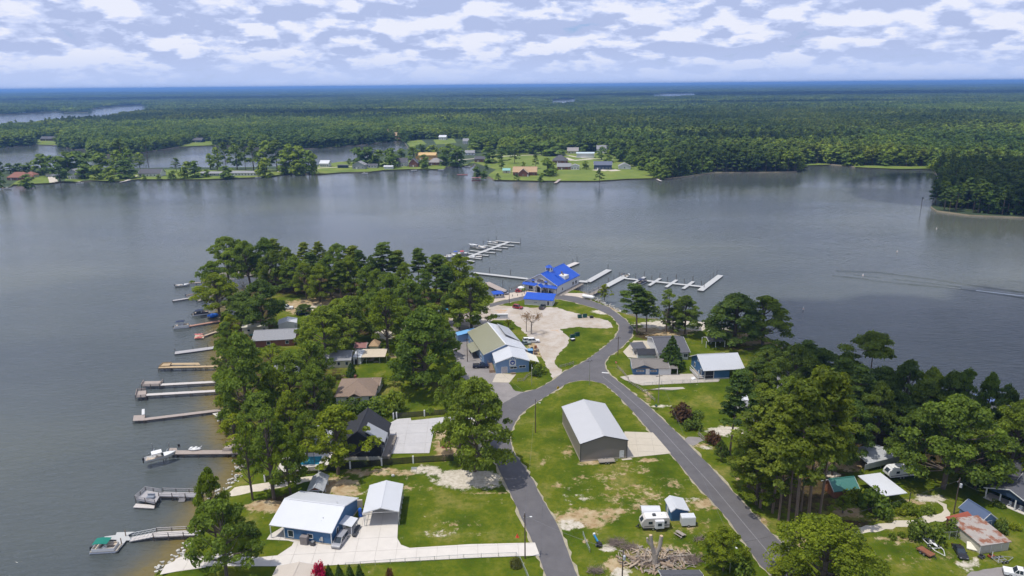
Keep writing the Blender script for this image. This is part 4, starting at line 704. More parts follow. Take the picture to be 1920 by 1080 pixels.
def joined(name, parts):
    """one mesh of several (trunk, crown) sets: parts = [(trunkMB or None, crown mesh, location, scale)]"""
    vs, fs, mi, tint, mats = [], [], [], [], []
    for tm, me, loc, s in parts:
        for src, isl in ((tm, 0), (me, 1)):
            if src is None: continue
            me2 = src.mesh('t', barkm) if not isl else src; mat_ = me2.materials[0]
            if mat_ not in mats: mats.append(mat_)
            k = len(vs); co_ = np.empty(len(me2.vertices) * 3); me2.vertices.foreach_get('co', co_); co_ = co_.reshape(-1, 3) * s + loc; vs.extend(map(tuple, co_))
            fs += [tuple(i + k for i in p_.vertices) for p_ in me2.polygons]; mi += [mats.index(mat_)] * len(me2.polygons)
            if isl: tv = np.empty(len(me2.vertices) * 4, np.float32); me2.color_attributes['tint'].data.foreach_get('color', tv); tint.append(tv.reshape(-1, 4))
            else: tint.append(np.ones((len(me2.vertices), 4), np.float32))
    me = bpy.data.meshes.new(name); me.from_pydata(vs, [], fs); [me.materials.append(q) for q in mats]; me.polygons.foreach_set('material_index', mi)
    a = me.color_attributes.new('tint', 'FLOAT_COLOR', 'POINT'); a.data.foreach_set('color', np.concatenate(tint).ravel()); me.update()
    o = bpy.data.objects.new(name, me); PC.objects.link(o); return o
names = []
for i, k in enumerate(FK):
    p = FK[k][0]; cr, tr = [q.data for q in sorted(p.children, key=lambda q: q.name)]
    mbt = MB(); mbt.v = [tuple(v.co) for v in tr.vertices]; mbt.f = [tuple(p_.vertices) for p_ in tr.polygons]; mbt.mi = [0] * len(mbt.f)
    joined('a%d_%s' % (i, k), [(mbt, cr, np.zeros(3), 1.0)])
def simple_crown(seed, mat, H, rad, n):
    rnd = np.random.default_rng(seed); q = rnd.normal(0, 1, (n, 3)); q /= np.linalg.norm(q, axis=1)[:, None]; q[:, 2] = np.abs(q[:, 2])
    return leaves('c', mat, q * [rad, rad, H * .55] + [0, 0, H * .42], q + [0, 0, .8], rnd.uniform(rad * .7, rad * 1.1, n), rnd, jit=.25)
for i in range(5):
    rp = np.random.default_rng(200 + i); parts = []
    for k in range(26):
        pine_ = rp.random() < (.25, .8, .4, .6, .1)[i]; parts.append((None, simple_crown(300 + i * 40 + k, fp_m if pine_ else fo_m, 20 if pine_ else 17, 3.6 if pine_ else 4.8, 26), np.array([rp.uniform(-22, 22), rp.uniform(-22, 22), rp.uniform(-3, 2)]), rp.uniform(.85, 1.25)))
    joined('b%d_stand' % i, parts)
def woods(name, label, X, Y, Z, idx, S, SZ, RZ):
    me = bpy.data.meshes.new(name); me.vertices.add(len(X)); me.vertices.foreach_set('co', np.stack([X, Y, Z], 1).ravel())
    for nm, ty, val in [('kind_index', 'INT', idx), ('turn', 'FLOAT', RZ), ('wide', 'FLOAT', S), ('tall', 'FLOAT', SZ)]: me.attributes.new(nm, ty, 'POINT').data.foreach_set('value', val)
    o = bpy.data.objects.new(name, me); COL.objects.link(o); ng = bpy.data.node_groups.new(name, 'GeometryNodeTree')
    ng.interface.new_socket('Geometry', in_out='INPUT', socket_type='NodeSocketGeometry'); ng.interface.new_socket('Geometry', in_out='OUTPUT', socket_type='NodeSocketGeometry')
    A = ng.nodes.new; gi, go = A('NodeGroupInput'), A('NodeGroupOutput'); ci = A('GeometryNodeCollectionInfo'); ci.inputs[0].default_value = PC; ci.inputs['Separate Children'].default_value = True; ci.inputs['Reset Children'].default_value = True
    ip = A('GeometryNodeInstanceOnPoints'); ip.inputs['Pick Instance'].default_value = True
    def at(nm, dt): q = A('GeometryNodeInputNamedAttribute'); q.data_type = dt; q.inputs[0].default_value = nm; return q.outputs[0]
    L_ = ng.links.new; L_(gi.outputs[0], ip.inputs['Points']); L_(ci.outputs[0], ip.inputs['Instance']); L_(at('kind_index', 'INT'), ip.inputs['Instance Index'])
    cb = A('ShaderNodeCombineXYZ'); L_(at('turn', 'FLOAT'), cb.inputs[2]); L_(cb.outputs[0], ip.inputs['Rotation'])
    cs = A('ShaderNodeCombineXYZ'); w_ = at('wide', 'FLOAT'); L_(w_, cs.inputs[0]); L_(w_, cs.inputs[1]); L_(at('tall', 'FLOAT'), cs.inputs[2]); L_(cs.outputs[0], ip.inputs['Scale']); L_(ip.outputs[0], go.inputs[0])
    md = o.modifiers.new('woods', 'NODES'); md.node_group = ng; return tag(o, label, None, None, 'stuff')
def typ(X, Y, rs):
    f = np.sin(X / 330 + 1.1 * np.sin(Y / 520)) + np.sin(Y / 260 + X / 640) + rs.normal(0, .45, len(X)); f = f + np.where(X / Y > .22, .5, -.2) * np.clip((1500 - Y) / 700, 0, 1)
    return f > .45
X, Y = Xr[rest], Yr[rest]; pn = typ(X, Y, rs); idx = np.where(pn, rs.integers(3, 6, len(X)), rs.integers(0, 3, len(X))).astype(np.int32); S = (rs.uniform(.8, 1.35, len(X)) * np.where(pn, 1, 1.15) * (1 + .22 * np.sin(X / 95 + 2 * np.sin(Y / 160)) * np.sin(Y / 120))).astype(np.float32)
woods('far_woods', 'mixed woods covering the land behind the far shore', X, Y, np.full(len(X), .8), idx, S, (S ** .5 * rs.uniform(.72, 1.0, len(X))).astype(np.float32), rs.uniform(0, 6.28, len(X)).astype(np.float32))
n = 56000; Y = np.sqrt(rs.uniform(2650 ** 2, 9000 ** 2, n)); X = Y * rs.uniform(-.84, .86, n); ok = okland(X, Y) & clear(X, Y)
n2 = 52000; Y2 = np.sqrt(rs.uniform(8800. ** 2, 33000. ** 2, n2)); X2 = Y2 * rs.uniform(-.84, .86, n2)
X = np.concatenate([X[ok], X2]); Y = np.concatenate([Y[ok], Y2]); big_ = np.concatenate([np.zeros(ok.sum()), np.ones(n2)]) > 0
S = np.where(big_, rs.uniform(2.2, 3.6, len(X)), rs.uniform(.8, 1.2, len(X))).astype(np.float32); pn = typ(X / 2.5, Y / 2.5, rs); idx = np.where(pn, rs.choice([6, 8, 8], len(X)), rs.choice([5, 7, 9], len(X))) + 1
woods('distant_forest', 'distant forest fading to blue toward the horizon', X, Y, np.maximum(relief(X, Y), 0) + .8, idx.astype(np.int32), S, rs.uniform(.7, 1.0, len(X)).astype(np.float32), rs.uniform(0, 6.28, len(X)).astype(np.float32))
# ================================================================== buildings
white = M('white_siding', (.62, .62, .61), .6, .06, 1.0, band=('Z', 2.2, .4)); trim = M('white_trim', (.66, .66, .65), .5, .04, 2)
glass = M('window_glass', (.025, .035, .045), .08, .3, .6); dark = M('dark_void', (.018, .018, .02), .8, .2, 1); steel = M('galvanised_steel', (.48, .49, .50), .35, .1, 1, metal=.7)
def metal(n, c, k='X', r=.35): return M(n, c, r, .06, .35, band=(k, 1.55, .5), spec=.5)
wroof = metal('white_metal_roof', (.58, .59, .61)); groof = metal('grey_metal_roof', (.44, .45, .47)); grn = metal('olive_metal_roof', (.25, .245, .165), 'Y'); wroofy = metal('white_metal_roof_b', (.54, .55, .57), 'Y'); blroof = metal('blue_metal_roof', (.004, .068, .43), 'X', .45)
galv = M('weathered_galv', (.40, .41, .42), .4, .18, .5, band=('X', 1.2, .5), stain=((.25, .24, .23), .4, .58)); rusty = M('rusty_tin', (.34, .30, .27), .7, .2, .7, band=('X', 1.6, .5), stain=((.23, .085, .04), .45, .47)); redtin = M('red_tin', (.27, .065, .035), .7, .3, .8, band=('X', 1.6, .4))
shg = M('slate_shingle', (.085, .085, .095), .9, .25, 1.6, band=('Y', 2.0, .3)); shb = M('brown_shingle', (.215, .155, .115), .9, .2, 1.6, band=('Y', 2.0, .3)); shgr = M('grey_shingle', (.24, .24, .25), .9, .2, 1.6, band=('Y', 2.0, .3)); shbk = M('black_shingle', (.022, .023, .028), .85, .25, 1.6, band=('Y', 2.0, .3)); shred = M('red_brown_shingle', (.24, .105, .075), .9, .2, 1.0); shtan = M('tan_shingle', (.40, .27, .16), .9, .2, 1.2)
bsid = M('blue_siding', (.040, .125, .26), .6, .08, .8, band=('Z', 2.4, .4)); bshop = M('shop_blue_siding', (.155, .255, .42), .6, .06, .8, band=('X', 1.6, .3)); navy = M('navy_siding', (.020, .042, .085), .6, .1, .8, band=('Z', 2.4, .3)); gsid = M('grey_metal_siding', (.215, .19, .165), .5, .05, .5, band=('X', 1.3, .4)); cream = M('cream_siding', (.52, .49, .36), .65, .07, 1, band=('Z', 2.2, .3)); blk = M('black_siding', (.022, .023, .028), .7, .2, 1, band=('Z', 2.4, .3)); brick = M('red_brick', (.19, .075, .05), .9, .25, 3); brnw = M('brown_siding', (.13, .08, .05), .8, .2, 2); lumber = M('new_lumber', (.52, .35, .15), .8, .15, 1.5); wood = M('grey_wood', (.27, .235, .20), .85, .2, 2.0); wood2 = M('brown_wood', (.20, .135, .09), .85, .25, 2.0); floatm = M('float_deck', (.40, .40, .39), .7, .09, .8); tanr = M('tan_metal', (.52, .44, .33), .5, .08, .6, band=('X', 1.5, .3)); bei = M('beige_metal', (.50, .44, .37), .5, .06, .6, band=('X', 2.0, .6)); dgrey = M('dark_metal', (.05, .052, .056), .5, .15, 1); alum = M('aluminium', (.55, .56, .57), .35, .1, 1, metal=.6); blackm = M('black_metal', (.012, .012, .014), .5, .2, 2); tire = M('tyre_rubber', (.018, .018, .018), .85, .2, 3); orange = M('osb_sheathing', (.55, .32, .11), .85, .15, .6)
def opening(t, face, W, D, u, zs, w, h, kind, mat=None):
    """a framed window, door or garage door on one face of a W x D body standing on local z=0"""
    def P(a, z, o):                  # along the face, height, out of it
        return {'F': (-W / 2 + a, -o, z), 'B': (W / 2 - a, D + o, z), 'L': (-W / 2 - o, D - a, z), 'R': (W / 2 + o, a, z)}[face]
    def q(mb, a0, a1, z0, z1, o0, o1):
        A, B = P(a0, z0, o0), P(a1, z1, o1); lo = [min(A[i], B[i]) for i in range(3)]; hi = [max(A[i], B[i]) for i in range(3)]
        mb.box((lo[0] + hi[0]) / 2, (lo[1] + hi[1]) / 2, lo[2], max(.01, hi[0] - lo[0]), max(.01, hi[1] - lo[1]), hi[2] - lo[2])
    fr = MB(); f = .11
    q(fr, u - f, u, zs - (0 if kind != 'window' else f), zs + h + f, -.02, .07); q(fr, u + w, u + w + f, zs - (0 if kind != 'window' else f), zs + h + f, -.02, .07); q(fr, u, u + w, zs + h, zs + h + f, -.02, .068)
    if kind == 'window': q(fr, u, u + w, zs - f, zs, -.02, .085); w > 1.3 and q(fr, u + w / 2 - .03, u + w / 2 + .03, zs, zs + h, -.02, .05)
    o = fr.build({'window': 'window', 'door': 'door', 'garage': 'garage_door'}[kind], trim, t); pn = MB(); q(pn, u, u + w, zs, zs + h, -.02, .03)
    pn.build('pane' if kind == 'window' else 'door_leaf', mat or (glass if kind == 'window' else trim), o)
    if kind == 'door': hd = MB(); q(hd, u + w * .8, u + w * .8 + .1, zs + 1, zs + 1.15, .03, .09); hd.build('handle', dgrey, o)
    return o
def bld(name, label, cat, A, B, D, h, rise, ridge='x', wall=white, roof=groof, over=.4, hip=False, wins=(), group=None, z=ZG, walls=True, base=None, fascia=trim, th=.16, rx=0):
    """A,B: front base corners (left, right as seen from the camera side). ridge 'x' runs along the front, 'y' away from it, 'm' one slope up to the back"""
    A, B = Vector(A[:2]), Vector(B[:2]); W = (B - A).length; c = (A + B) / 2; t = thing(name, label, cat, (c.x, c.y, z), yaw(A, B), group); o = over
    if walls:
        mb = MB()
        if ridge == 'x' and not hip: mb.ext([(0, -.2), (D, -.2), (D, h), (D / 2, h + rise), (0, h)], 'x', -W / 2, W / 2)
        elif ridge == 'y' and not hip: mb.ext([(-W / 2, -.2), (W / 2, -.2), (W / 2, h), (rx, h + rise), (-W / 2, h)], 'y', 0, D)
        elif ridge == 'm': mb.ext([(0, -.2), (D, -.2), (D, h + rise), (0, h)], 'x', -W / 2, W / 2)
        else: mb.box(0, D / 2, -.2, W, D, h + .2)
        mb.build('wall', wall, t)
        if base: mb = MB(); mb.box(0, D / 2, -.15, W + .1, D + .1, .15 + .4); mb.build('foundation', base, t)
    x, y0, y1 = W / 2 + o, -o, D + o; g = .03
    def panel(pts, nm='roof_panel'): mb = MB(); mb.slab(pts, th); return mb.build(nm, roof, t)
    if hip:
        k = rise / (min(W, D) / 2); zb = h - o * k + th; zt = h + rise + th
        if W >= D: r1, r2 = (-(W - D) / 2, D / 2, zt), ((W - D) / 2, D / 2, zt)
        else: r1, r2 = (0, W / 2, zt), (0, D - W / 2, zt)
        a, b_, c_, d = (-x, y0, zb), (x, y0, zb), (x, y1, zb), (-x, y1, zb)
        for pts in ([[a, b_, r2, r1], [c_, d, r1, r2], [b_, c_, r2], [d, a, r1]] if W >= D else [[a, b_, r1], [c_, d, r2], [b_, c_, r2, r1], [d, a, r1, r2]]): panel(pts)
        cap = MB(); [cap.beam(p, q, .14, .06) for p, q in ((r1, r2), (a, r1), (d, r1 if W >= D else r2), (b_, r2 if W >= D else r1), (c_, r2))]; cap.build('ridge_cap', roof, t)
    elif ridge == 'x':
        k = rise / (D / 2); zb = h - o * k + th; zt = h + rise + th
        panel([(-x, y0, zb), (x, y0, zb), (x, D / 2 - g, zt), (-x, D / 2 - g, zt)]); panel([(x, y1, zb), (-x, y1, zb), (-x, D / 2 + g, zt), (x, D / 2 + g, zt)]); cap = MB(); cap.beam((-x - .01, D / 2, zt + .02), (x + .01, D / 2, zt + .02), .35, .07); cap.build('ridge_cap', roof, t)
        for s in (-1, 1): fb = MB(); [fb.beam((s * (x + .03), yy, zb - .1), (s * (x + .03), D / 2, zt - .1), .05, .22) for yy in (y0, y1)]; fb.build('fascia', fascia, t)
    elif ridge == 'y':
        zt = h + rise + th; zl = h - o * rise / (W / 2 + rx) + th; zr = h - o * rise / (W / 2 - rx) + th
        panel([(-x, y0, zl), (rx - g, y0, zt), (rx - g, y1, zt), (-x, y1, zl)]); panel([(rx + g, y0, zt), (x, y0, zr), (x, y1, zr), (rx + g, y1, zt)]); cap = MB(); cap.beam((rx, y0 - .01, zt + .02), (rx, y1 + .01, zt + .02), .35, .07); cap.build('ridge_cap', roof, t)
        for yy in (y0 - .03, y1 + .03): fb = MB(); [fb.beam((s * x, yy, (zl if s < 0 else zr) - .1), (rx, yy, zt - .1), .05, .22) for s in (-1, 1)]; fb.build('fascia', fascia, t)
    elif ridge == 'm':
        k = rise / D; panel([(-x, y0, h - o * k + th), (x, y0, h - o * k + th), (x, y1, h + rise + o * k + th), (-x, y1, h + rise + o * k + th)])
    for wn in wins: opening(t, wn[0], W, D, *wn[1:])
    return t
def canopy(t, pts, th, mat, posts=(), pm=trim, pr=.08, name='awning', z0=0):
    mb = MB(); mb.slab(pts, th); o = mb.build(name, mat, t)
    for q in posts: mb = MB(); mb.box(q[0], q[1], z0, pr * 2, pr * 2, q[2] - z0); mb.build('post', pm, t)
    return o
def win(face, u, zs=1.0, w=1.0, h=1.2): return (face, u, zs, w, h, 'window')
def door(face, u, w=1.0, h=2.1, mat=None): return (face, u, 0, w, h, 'door', mat)
def txt(t, s, loc, rot, size, mat, name='lettering'):
    cu = bpy.data.curves.new(name, 'FONT'); cu.body = s; cu.size = size; cu.extrude = .02; cu.align_x = 'CENTER'; cu.align_y = 'CENTER'; cu.materials.append(mat)
    ob = bpy.data.objects.new(name, cu); dg = None; me = None
    COL.objects.link(ob); dg = bpy.context.evaluated_depsgraph_get(); me = bpy.data.meshes.new_from_object(ob.evaluated_get(dg)); bpy.data.objects.remove(ob)
    o = bpy.data.objects.new(name, me); COL.objects.link(o); o.parent = t; o.location = loc; o.rotation_euler = rot; return o
# ---- marina store: white, blue roofs, cupola
A, B = G(985, 543), G(1044.5, 552.5); t = bld('marina_store', 'white lakeside store with bright blue roof, cupola and porch', 'store', A, B, 23, 4.4, 4.6, 'y', white, blroof, .5, wins=[win('F', 4.0, 4.5, .9, 1.0), win('F', 11.2, 4.5, .9, 1.0), door('F', 6.6, 1.6, 2.3, dark), ('F', 10.2, .6, 1.6, 1.6, 'window'), ('F', 2.0, .8, 2.2, 1.5, 'window'), ('R', 16, .8, 1.6, 1.6, 'window'), ('R', 19, .8, 1.8, 1.6, 'window'), ('R', 5, .9, .9, 1.3, 'window')], th=.2)
W = (B - A).length
for u, lb in ((4.0, 0), (11.2, 0)):
    mb = MB(); mb.slab([(-W / 2 + u - .3, -.75, 5.45), (-W / 2 + u + 1.2, -.75, 5.45), (-W / 2 + u + 1.2, -.02, 6.0), (-W / 2 + u - .3, -.02, 6.0)], .1); mb.build('window_awning', blroof, t)
canopy(t, [(-W / 2 - .8, -1.9, 3.3), (-1.9, -1.9, 3.3), (-1.9, -.02, 4.25), (-W / 2 - .8, -.02, 4.25)], .14, blroof, [(-W / 2 + .1, -1.7, 3.2)], name='porch_roof'); canopy(t, [(2.1, -1.9, 3.3), (W / 2 + .6, -1.9, 3.3), (W / 2 + .6, -.02, 4.25), (2.1, -.02, 4.25)], .14, blroof, [(W / 2 - .2, -1.7, 3.2), (5, -1.7, 3.2)], name='porch_roof')
for s in (-1, 1): mb = MB(); mb.slab([(s * 2.1, -3.6, 3.25), (s * .01, -3.6, 4.55), (s * .01, -.03, 4.55), (s * 2.1, -.03, 3.25)][::s], .14); mb.build('porch_gable', blroof, t); mb = MB(); mb.beam((s * 2.15, -3.65, 3.1), (0, -3.65, 4.4), .06, .24); mb.build('porch_fascia', trim, t); mb = MB(); mb.box(s * 1.8, -3.3, 0, .22, .22, 3.1); mb.build('post', trim, t)
mb = MB(); mb.prism([(-2.2, -.06), (2.2, -.06), (2.2, -.14), (-2.2, -.14)], 5.0, 5.9); mb.box(-.2, -.1, 5.9, 2.6, .08, .45); sg = mb.build('name_board', M('sign_grey', (.10, .085, .095), .6, .3, 2), t)
for i in range(9): mb = MB(); mb.box(-1.7 + i * .42, -.17, 5.2 + .1 * (i % 3), .2, .04, .42 - .08 * (i % 2)); mb.build('letter_stroke', M('sign_pale', (.5, .48, .48), .6), sg)
mb = MB(); mb.box(0, 8.2, 8.3, 2.6, 2.6, 2.3); cp = mb.build('cupola', white, t)
for s in (-1, 1): mb = MB(); mb.box(s * .6, 6.88, 9.3, .7, .05, 1.1); mb.build('louvre', dgrey, cp); mb = MB(); mb.box(s * 1.31, 8.2, 9.3, .05, .8, 1.1); mb.build('louvre', dgrey, cp)
mb = MB(); mb.lathe((0, 8.2, 10.6), [(2.35, 0), (1.2, .8), (.05, 1.25)], 4); cr_ = mb.build('cupola_roof', blroof, t); cr_.rotation_euler = (0, 0, 0)
mb = MB(); mb.box(5.9, 11.5, 4.55, 4.4, 4.2, 2.2); bal = mb.build('balcony_bay', trim, t); mb = MB(); mb.box(6.0, 11.5, 6.8, 3.7, 3.5, .06); mb.build('balcony_floor', M('pale_deck', (.62, .60, .56), .8, .2, 1), bal); mb = MB(); mb.box(4.6, 12.6, 6.86, .9, .06, 1.2); mb.box(6.2, 10.9, 6.86, .5, .5, .9); mb.build('balcony_furniture', wood2, bal)
mb = MB(); mb.slab([(3.7, 7.2, 7.55), (8.6, 7.2, 4.75), (8.6, 9.3, 4.75), (3.7, 9.3, 7.55)], .12); mb.build('lower_roof', blroof, t)
mb = MB(); mb.box(10.3, 11.5, -.25, 2.6, 24, .3); bw = mb.build('boardwalk', wood, t)
for i in range(9):
    for s in (-1, 1): mb = MB(); mb.tube((10.3 + s * 1.1, 1 + i * 2.7, -2.6), (10.3 + s * 1.1, 1 + i * 2.7, -.2), .14); mb.build('pile', wood2, t)
mb = MB(); [mb.tube((x_, y_, -2.8), (x_, y_, 0), .16, n=5) for x_ in np.linspace(-W / 2 + .4, W / 2 - .4, 6) for y_ in (6, 10, 14, 18, 22.4)]; tag(mb.build('under_piles', wood2, t), None, None, kind='stuff')
mb = MB(); [mb.beam((11.5, y_, 0), (11.5, y_, 1.05), .09) for y_ in range(0, 24, 2)]; mb.beam((11.5, 0, 1.05), (11.5, 23, 1.05), .1, .06); mb.beam((11.5, 0, .55), (11.5, 23, .55), .06); mb.build('railing', wood, t)
for x_, s in ((3.4, 1.2), (5.2, 1.0)): mb = MB(); mb.box(x_, -3.2, 0, 1.3, .9, .9); mb.box(x_, -3.0, .9, 1.2, .5, .5 * s); mb.lathe((x_ - .4, -3.7, 0), [(.3, 0), (.3, .12)], 8); tag(mb.build('ice_freezer' if x_ > 4 else 'vending_box', dgrey, t), None, None)
# ---- shed with blue roof in front of it
t = bld('pump_house', 'small white shed with blue roof in front of the store', 'shed', G(983.5, 571), G(1035.5, 574.5), 6, 2.8, 1.1, 'm', white, blroof, .5, wins=[('F', 10.6, .3, .8, 2.0, 'window'), win('F', 4.4, 1.3, 1.4, .25)])
t = bld('kiosk', 'little blue roofed kiosk at the end of the brown dock', 'kiosk', G(928, 559), G(941, 558), 3.4, 2.3, .7, 'x', white, blroof, .9, hip=True, wins=[win('F', .6, .9, 1.2, .8), ('F', 2.4, .9, .7, .8, 'window', dark)])
# ---- bait shop: long olive and white gable, front wing with round emblem
A, B = G(908, 683), G(991.5, 675.5); tE = [G(907.3, 664.5, ZG + 4), G(949.4, 649.6, ZG + 6.6), G(990, 658.7, ZG + 4), G(877.5, 622.4, ZG + 4)]
A = G(907.3, 664.5, ZG + 4.0); Br = G(992, 660.2, ZG + 4.0); Bk = G(877.5, 622.4, ZG + 4.0); dv = (Bk - A); Ln = Vector((dv.x, dv.y)).length; perp = Vector((dv.y, -dv.x)).normalized(); wd = perp.dot(Vector((Br.x - A.x, Br.y - A.y)))
A2 = Vector((A.x, A.y)); B2 = A2 + perp * wd
t = bld('bait_shop', 'long blue shop with olive and white roof and round emblem on its gable', 'shop', A2, B2, Ln, 3.9, 3.0, 'y', bshop, grn, .3, wins=[('L', 4, 1.0, 1.6, 1.2, 'window'), ('L', 9, .6, 1.2, 2.2, 'window'), ('L', 20, 1, 1.6, 1.2, 'window')], fascia=trim)
rp_ = [c for c in t.children if c.name.startswith('roof_panel')]; rp_[1].data.materials[0] = wroofy; [c for c in t.children if c.name.startswith('ridge_cap')][0].data.materials[0] = trim; rp_[0]['label'] = 'olive green roof slope'; rp_[1]['label'] = 'white metal roof slope with a worn grey back part'
mb = MB(); mb.slab([(2.9, Ln * .42, 6.95), (wd / 2 + .25, Ln * .34, 4.17), (wd / 2 + .25, Ln * .98, 4.17), (3.6, Ln * .98, 6.45)], .05); mb.build('roof_patch', galv, t)
mb = MB(); mb.slab([(-wd / 2 - 3.0, Ln * .26, 2.55), (-wd / 2 - .02, Ln * .26, 3.5), (-wd / 2 - .02, Ln * .62, 3.5), (-wd / 2 - 3.0, Ln * .62, 2.55)], .12); mb.build('side_awning', grn, t)
for y_ in (.28, .6): mb = MB(); mb.box(-wd / 2 - 2.8, Ln * y_, 0, .14, .14, 2.4); mb.build('post', trim, t)
mb = MB(); mb.slab([(-wd / 2 - 4.2, Ln + .2, 2.9), (-wd / 2 + 3.4, Ln + .2, 4.0), (-wd / 2 + 3.4, Ln + 4.2, 4.0), (-wd / 2 - 4.2, Ln + 4.2, 2.9)], .12); mb.build('rear_lean_to', M('pale_blue_roof', (.16, .36, .62), .5, .08, .6), t); mb = MB(); mb.box(-wd / 2 - .4, Ln + 2.2, 0, 7.2, 3.8, 2.75); mb.build('rear_room', bshop, t)
t2 = bld('shop_front_wing', 'blue front wing of the shop with white gabled roof, emblem and two dark windows', 'shop', G(930.6, 701), G(991.6, 697), 12.5, 4.2, 1.9, 'y', bshop, wroofy, .35, wins=[('F', 1.9, .05, 1.9, 2.3, 'door', M('panelled_door', (.42, .40, .42), .6, .3, 2)), ('F', 4.9, 1.55, 2.3, .7, 'window'), ('F', 8.1, 1.75, 2.1, .75, 'window'), ('L', 3.4, 1.6, .8, .8, 'window'), ('L', 8.6, 1.6, .8, .8, 'window')])
W = (G(991.6, 697) - G(930.6, 701)).length
mb = MB(); mb.box(0, -.05, 2.6, 2.4, .08, 2.3); sb = mb.build('sign_board', trim, t2); mb = MB(); mb.lathe((0, 0, 0), [(.86, 0), (.86, .03)], 24); em = mb.build('emblem', M('emblem_blue', (.012, .05, .28), .5, .05, 1), sb); em.rotation_euler = (math.pi / 2, 0, 0); em.location = (0, -.095, 3.85)
mb = MB(); mb.prism([(-.22, -.5), (.22, -.5), (.3, -.15), (.62, .1), (.5, .2), (.2, .02), (.12, .35), (-.08, .05), (-.28, .38), (-.25, .02), (-.5, .12), (-.55, -.02), (-.28, -.2)], .03, .05); fg = mb.build('emblem_figure', trim, em)
for i in range(7):
    an = -.62 + i * .21; mb = MB(); mb.box(math.sin(an) * 3.2, -.05, 4.62 + .55 * math.cos(an) * .9, .30, .07, .38); lt = mb.build('letter_tile', trim, t2)
canopy(t2, [(W / 2 + .36, 1.5, 4.0), (W / 2 + 3.9, 1.0, 2.9), (W / 2 + 3.9, 7.6, 2.9), (W / 2 + .36, 9.2, 4.0)], .1, M('cream_metal', (.60, .56, .46), .5, .06, .6), [(W / 2 + 3.7, 1.3, 2.8), (W / 2 + 3.7, 7.3, 2.8)])
mb = MB(); [mb.box(-W / 2 - 1.2, y_, .0, 2.0, .25, .05 + .16 * i) for i, y_ in enumerate((1.2, 1.5, 1.8, 2.1))]; mb.box(-W / 2 - 1.2, 6, .45, 1.6, 8, .12); mb.beam((-W / 2 - 2, 2, .6), (-W / 2 - 2, 10, 1.6), .1); mb.build('side_ramp', wood2, t2)
mb = MB(); mb.box(0, -1.2, .42, 1.7, .75, .06); mb.box(0, -1.85, .25, 1.7, .25, .05); mb.box(0, -.55, .25, 1.7, .25, .05); [mb.beam((s * .6, -1.85, 0), (s * .6, -.6, .42), .07) for s in (-1, 1)]; tag(mb.build('picnic_bench', wood2), 'wooden picnic bench under the shop emblem', 'bench'); bpy.data.objects['picnic_bench'].location = t2.location; bpy.data.objects['picnic_bench'].rotation_euler = t2.rotation_euler
p = G(994, 668); mb = MB(p); tt = thing('portable_toilet', 'tall blue cabin against the right wall of the shop', 'cabin', p, .1); mb = MB(); mb.box(0, 0, 0, 1.9, 1.9, 2.6); mb.build('body', M('cabin_blue', (.01, .09, .28), .5, .1, 1), tt); mb = MB(); mb.box(0, 0, 2.6, 2.1, 2.1, .18, 0, 0, .8); mb.build('roof', M('cabin_roof', (.12, .30, .5), .5), tt); mb = MB(); mb.box(0, -.96, .1, .9, .05, 2.1); mb.build('door', M('cabin_blue', 0), tt)
# ---- grey metal building
A, B = G(1088.3, 865.8), G(1174.8, 858.5); W = (B - A).length
t = bld('metal_building', 'large plain grey metal building with white roof on the triangle lawn', 'building', A, B, 22.5, 5.3, 1.75, 'y', gsid, metal('pale_grey_metal_roof', (.45, .45, .46), 'Y'), .25, wins=[('F', W - 1.9, .05, 1.0, 2.15, 'door'), ('R', 4, .05, 3.6, 3.6, 'garage', trim), ('R', 12, .05, 3.6, 3.6, 'garage', trim)], base=M('plinth', (.36, .31, .26), .9), fascia=dgrey)
for u in (-W / 2 - .03, W / 2 + .03): mb = MB(); mb.box(u, -.03, 0, .16, .16, 5.25); mb.build('corner_trim', dgrey, t)
sheet('door_step', [(1164.5, 861), (1183, 859), (1186, 861.5), (1167, 863.5)], 6, conc2)
# ---- carport
A = G(680.5, 962.4, ZG + 3.6); B = G(747.8, 959.6, ZG + 3.6); Cc = G(754.6, 908.7, ZG + 3.6); D_ = (Vector((Cc.x - B.x, Cc.y - B.y))).length
t = bld('carport', 'tall open carport with white gabled roof beside the blue cottage', 'carport', A, B, D_, 3.6, 1.15, 'y', white, wroofy, .05, walls=False); W = (Vector((B.x - A.x, B.y - A.y))).length
for s in (-1, 1):
    for k in range(6): mb = MB(); mb.box(s * (W / 2 - .15), .3 + k * (D_ - .6) / 5, 0, .14, .14, 3.6); mb.build('post', alum, t)
mb = MB(); [mb.beam((s * (W / 2 - .15), .1, zz), (s * (W / 2 - .15), D_ - .1, zz), .07, .14) for s in (-1, 1) for zz in (3.5, 1.0)]; [mb.beam((-W / 2 + .1, y_, 3.5), (W / 2 - .1, y_, 3.5), .08, .14) for y_ in (.3, D_ / 2, D_ - .3)]; mb.build('frame_rail', alum, t)
for k in range(3): mb = MB(); mb.box(-W / 2 - 2.4 - k * 2.0, D_ * .72 + k * .3, 0, 1.9, .5, 1.9 - .45 * k); tag(mb.build('retaining_block', bei), ('retaining wall block nearest the carport', 'middle retaining wall block', 'retaining wall block farthest from the carport')[k], 'wall block', 'retaining wall blocks left of the carport'); o = bpy.context.scene.objects[-1] if 0 else None
for o in [q for q in COL.objects if q.name.startswith('retaining_block')]: o.location = t.location; o.rotation_euler = t.rotation_euler
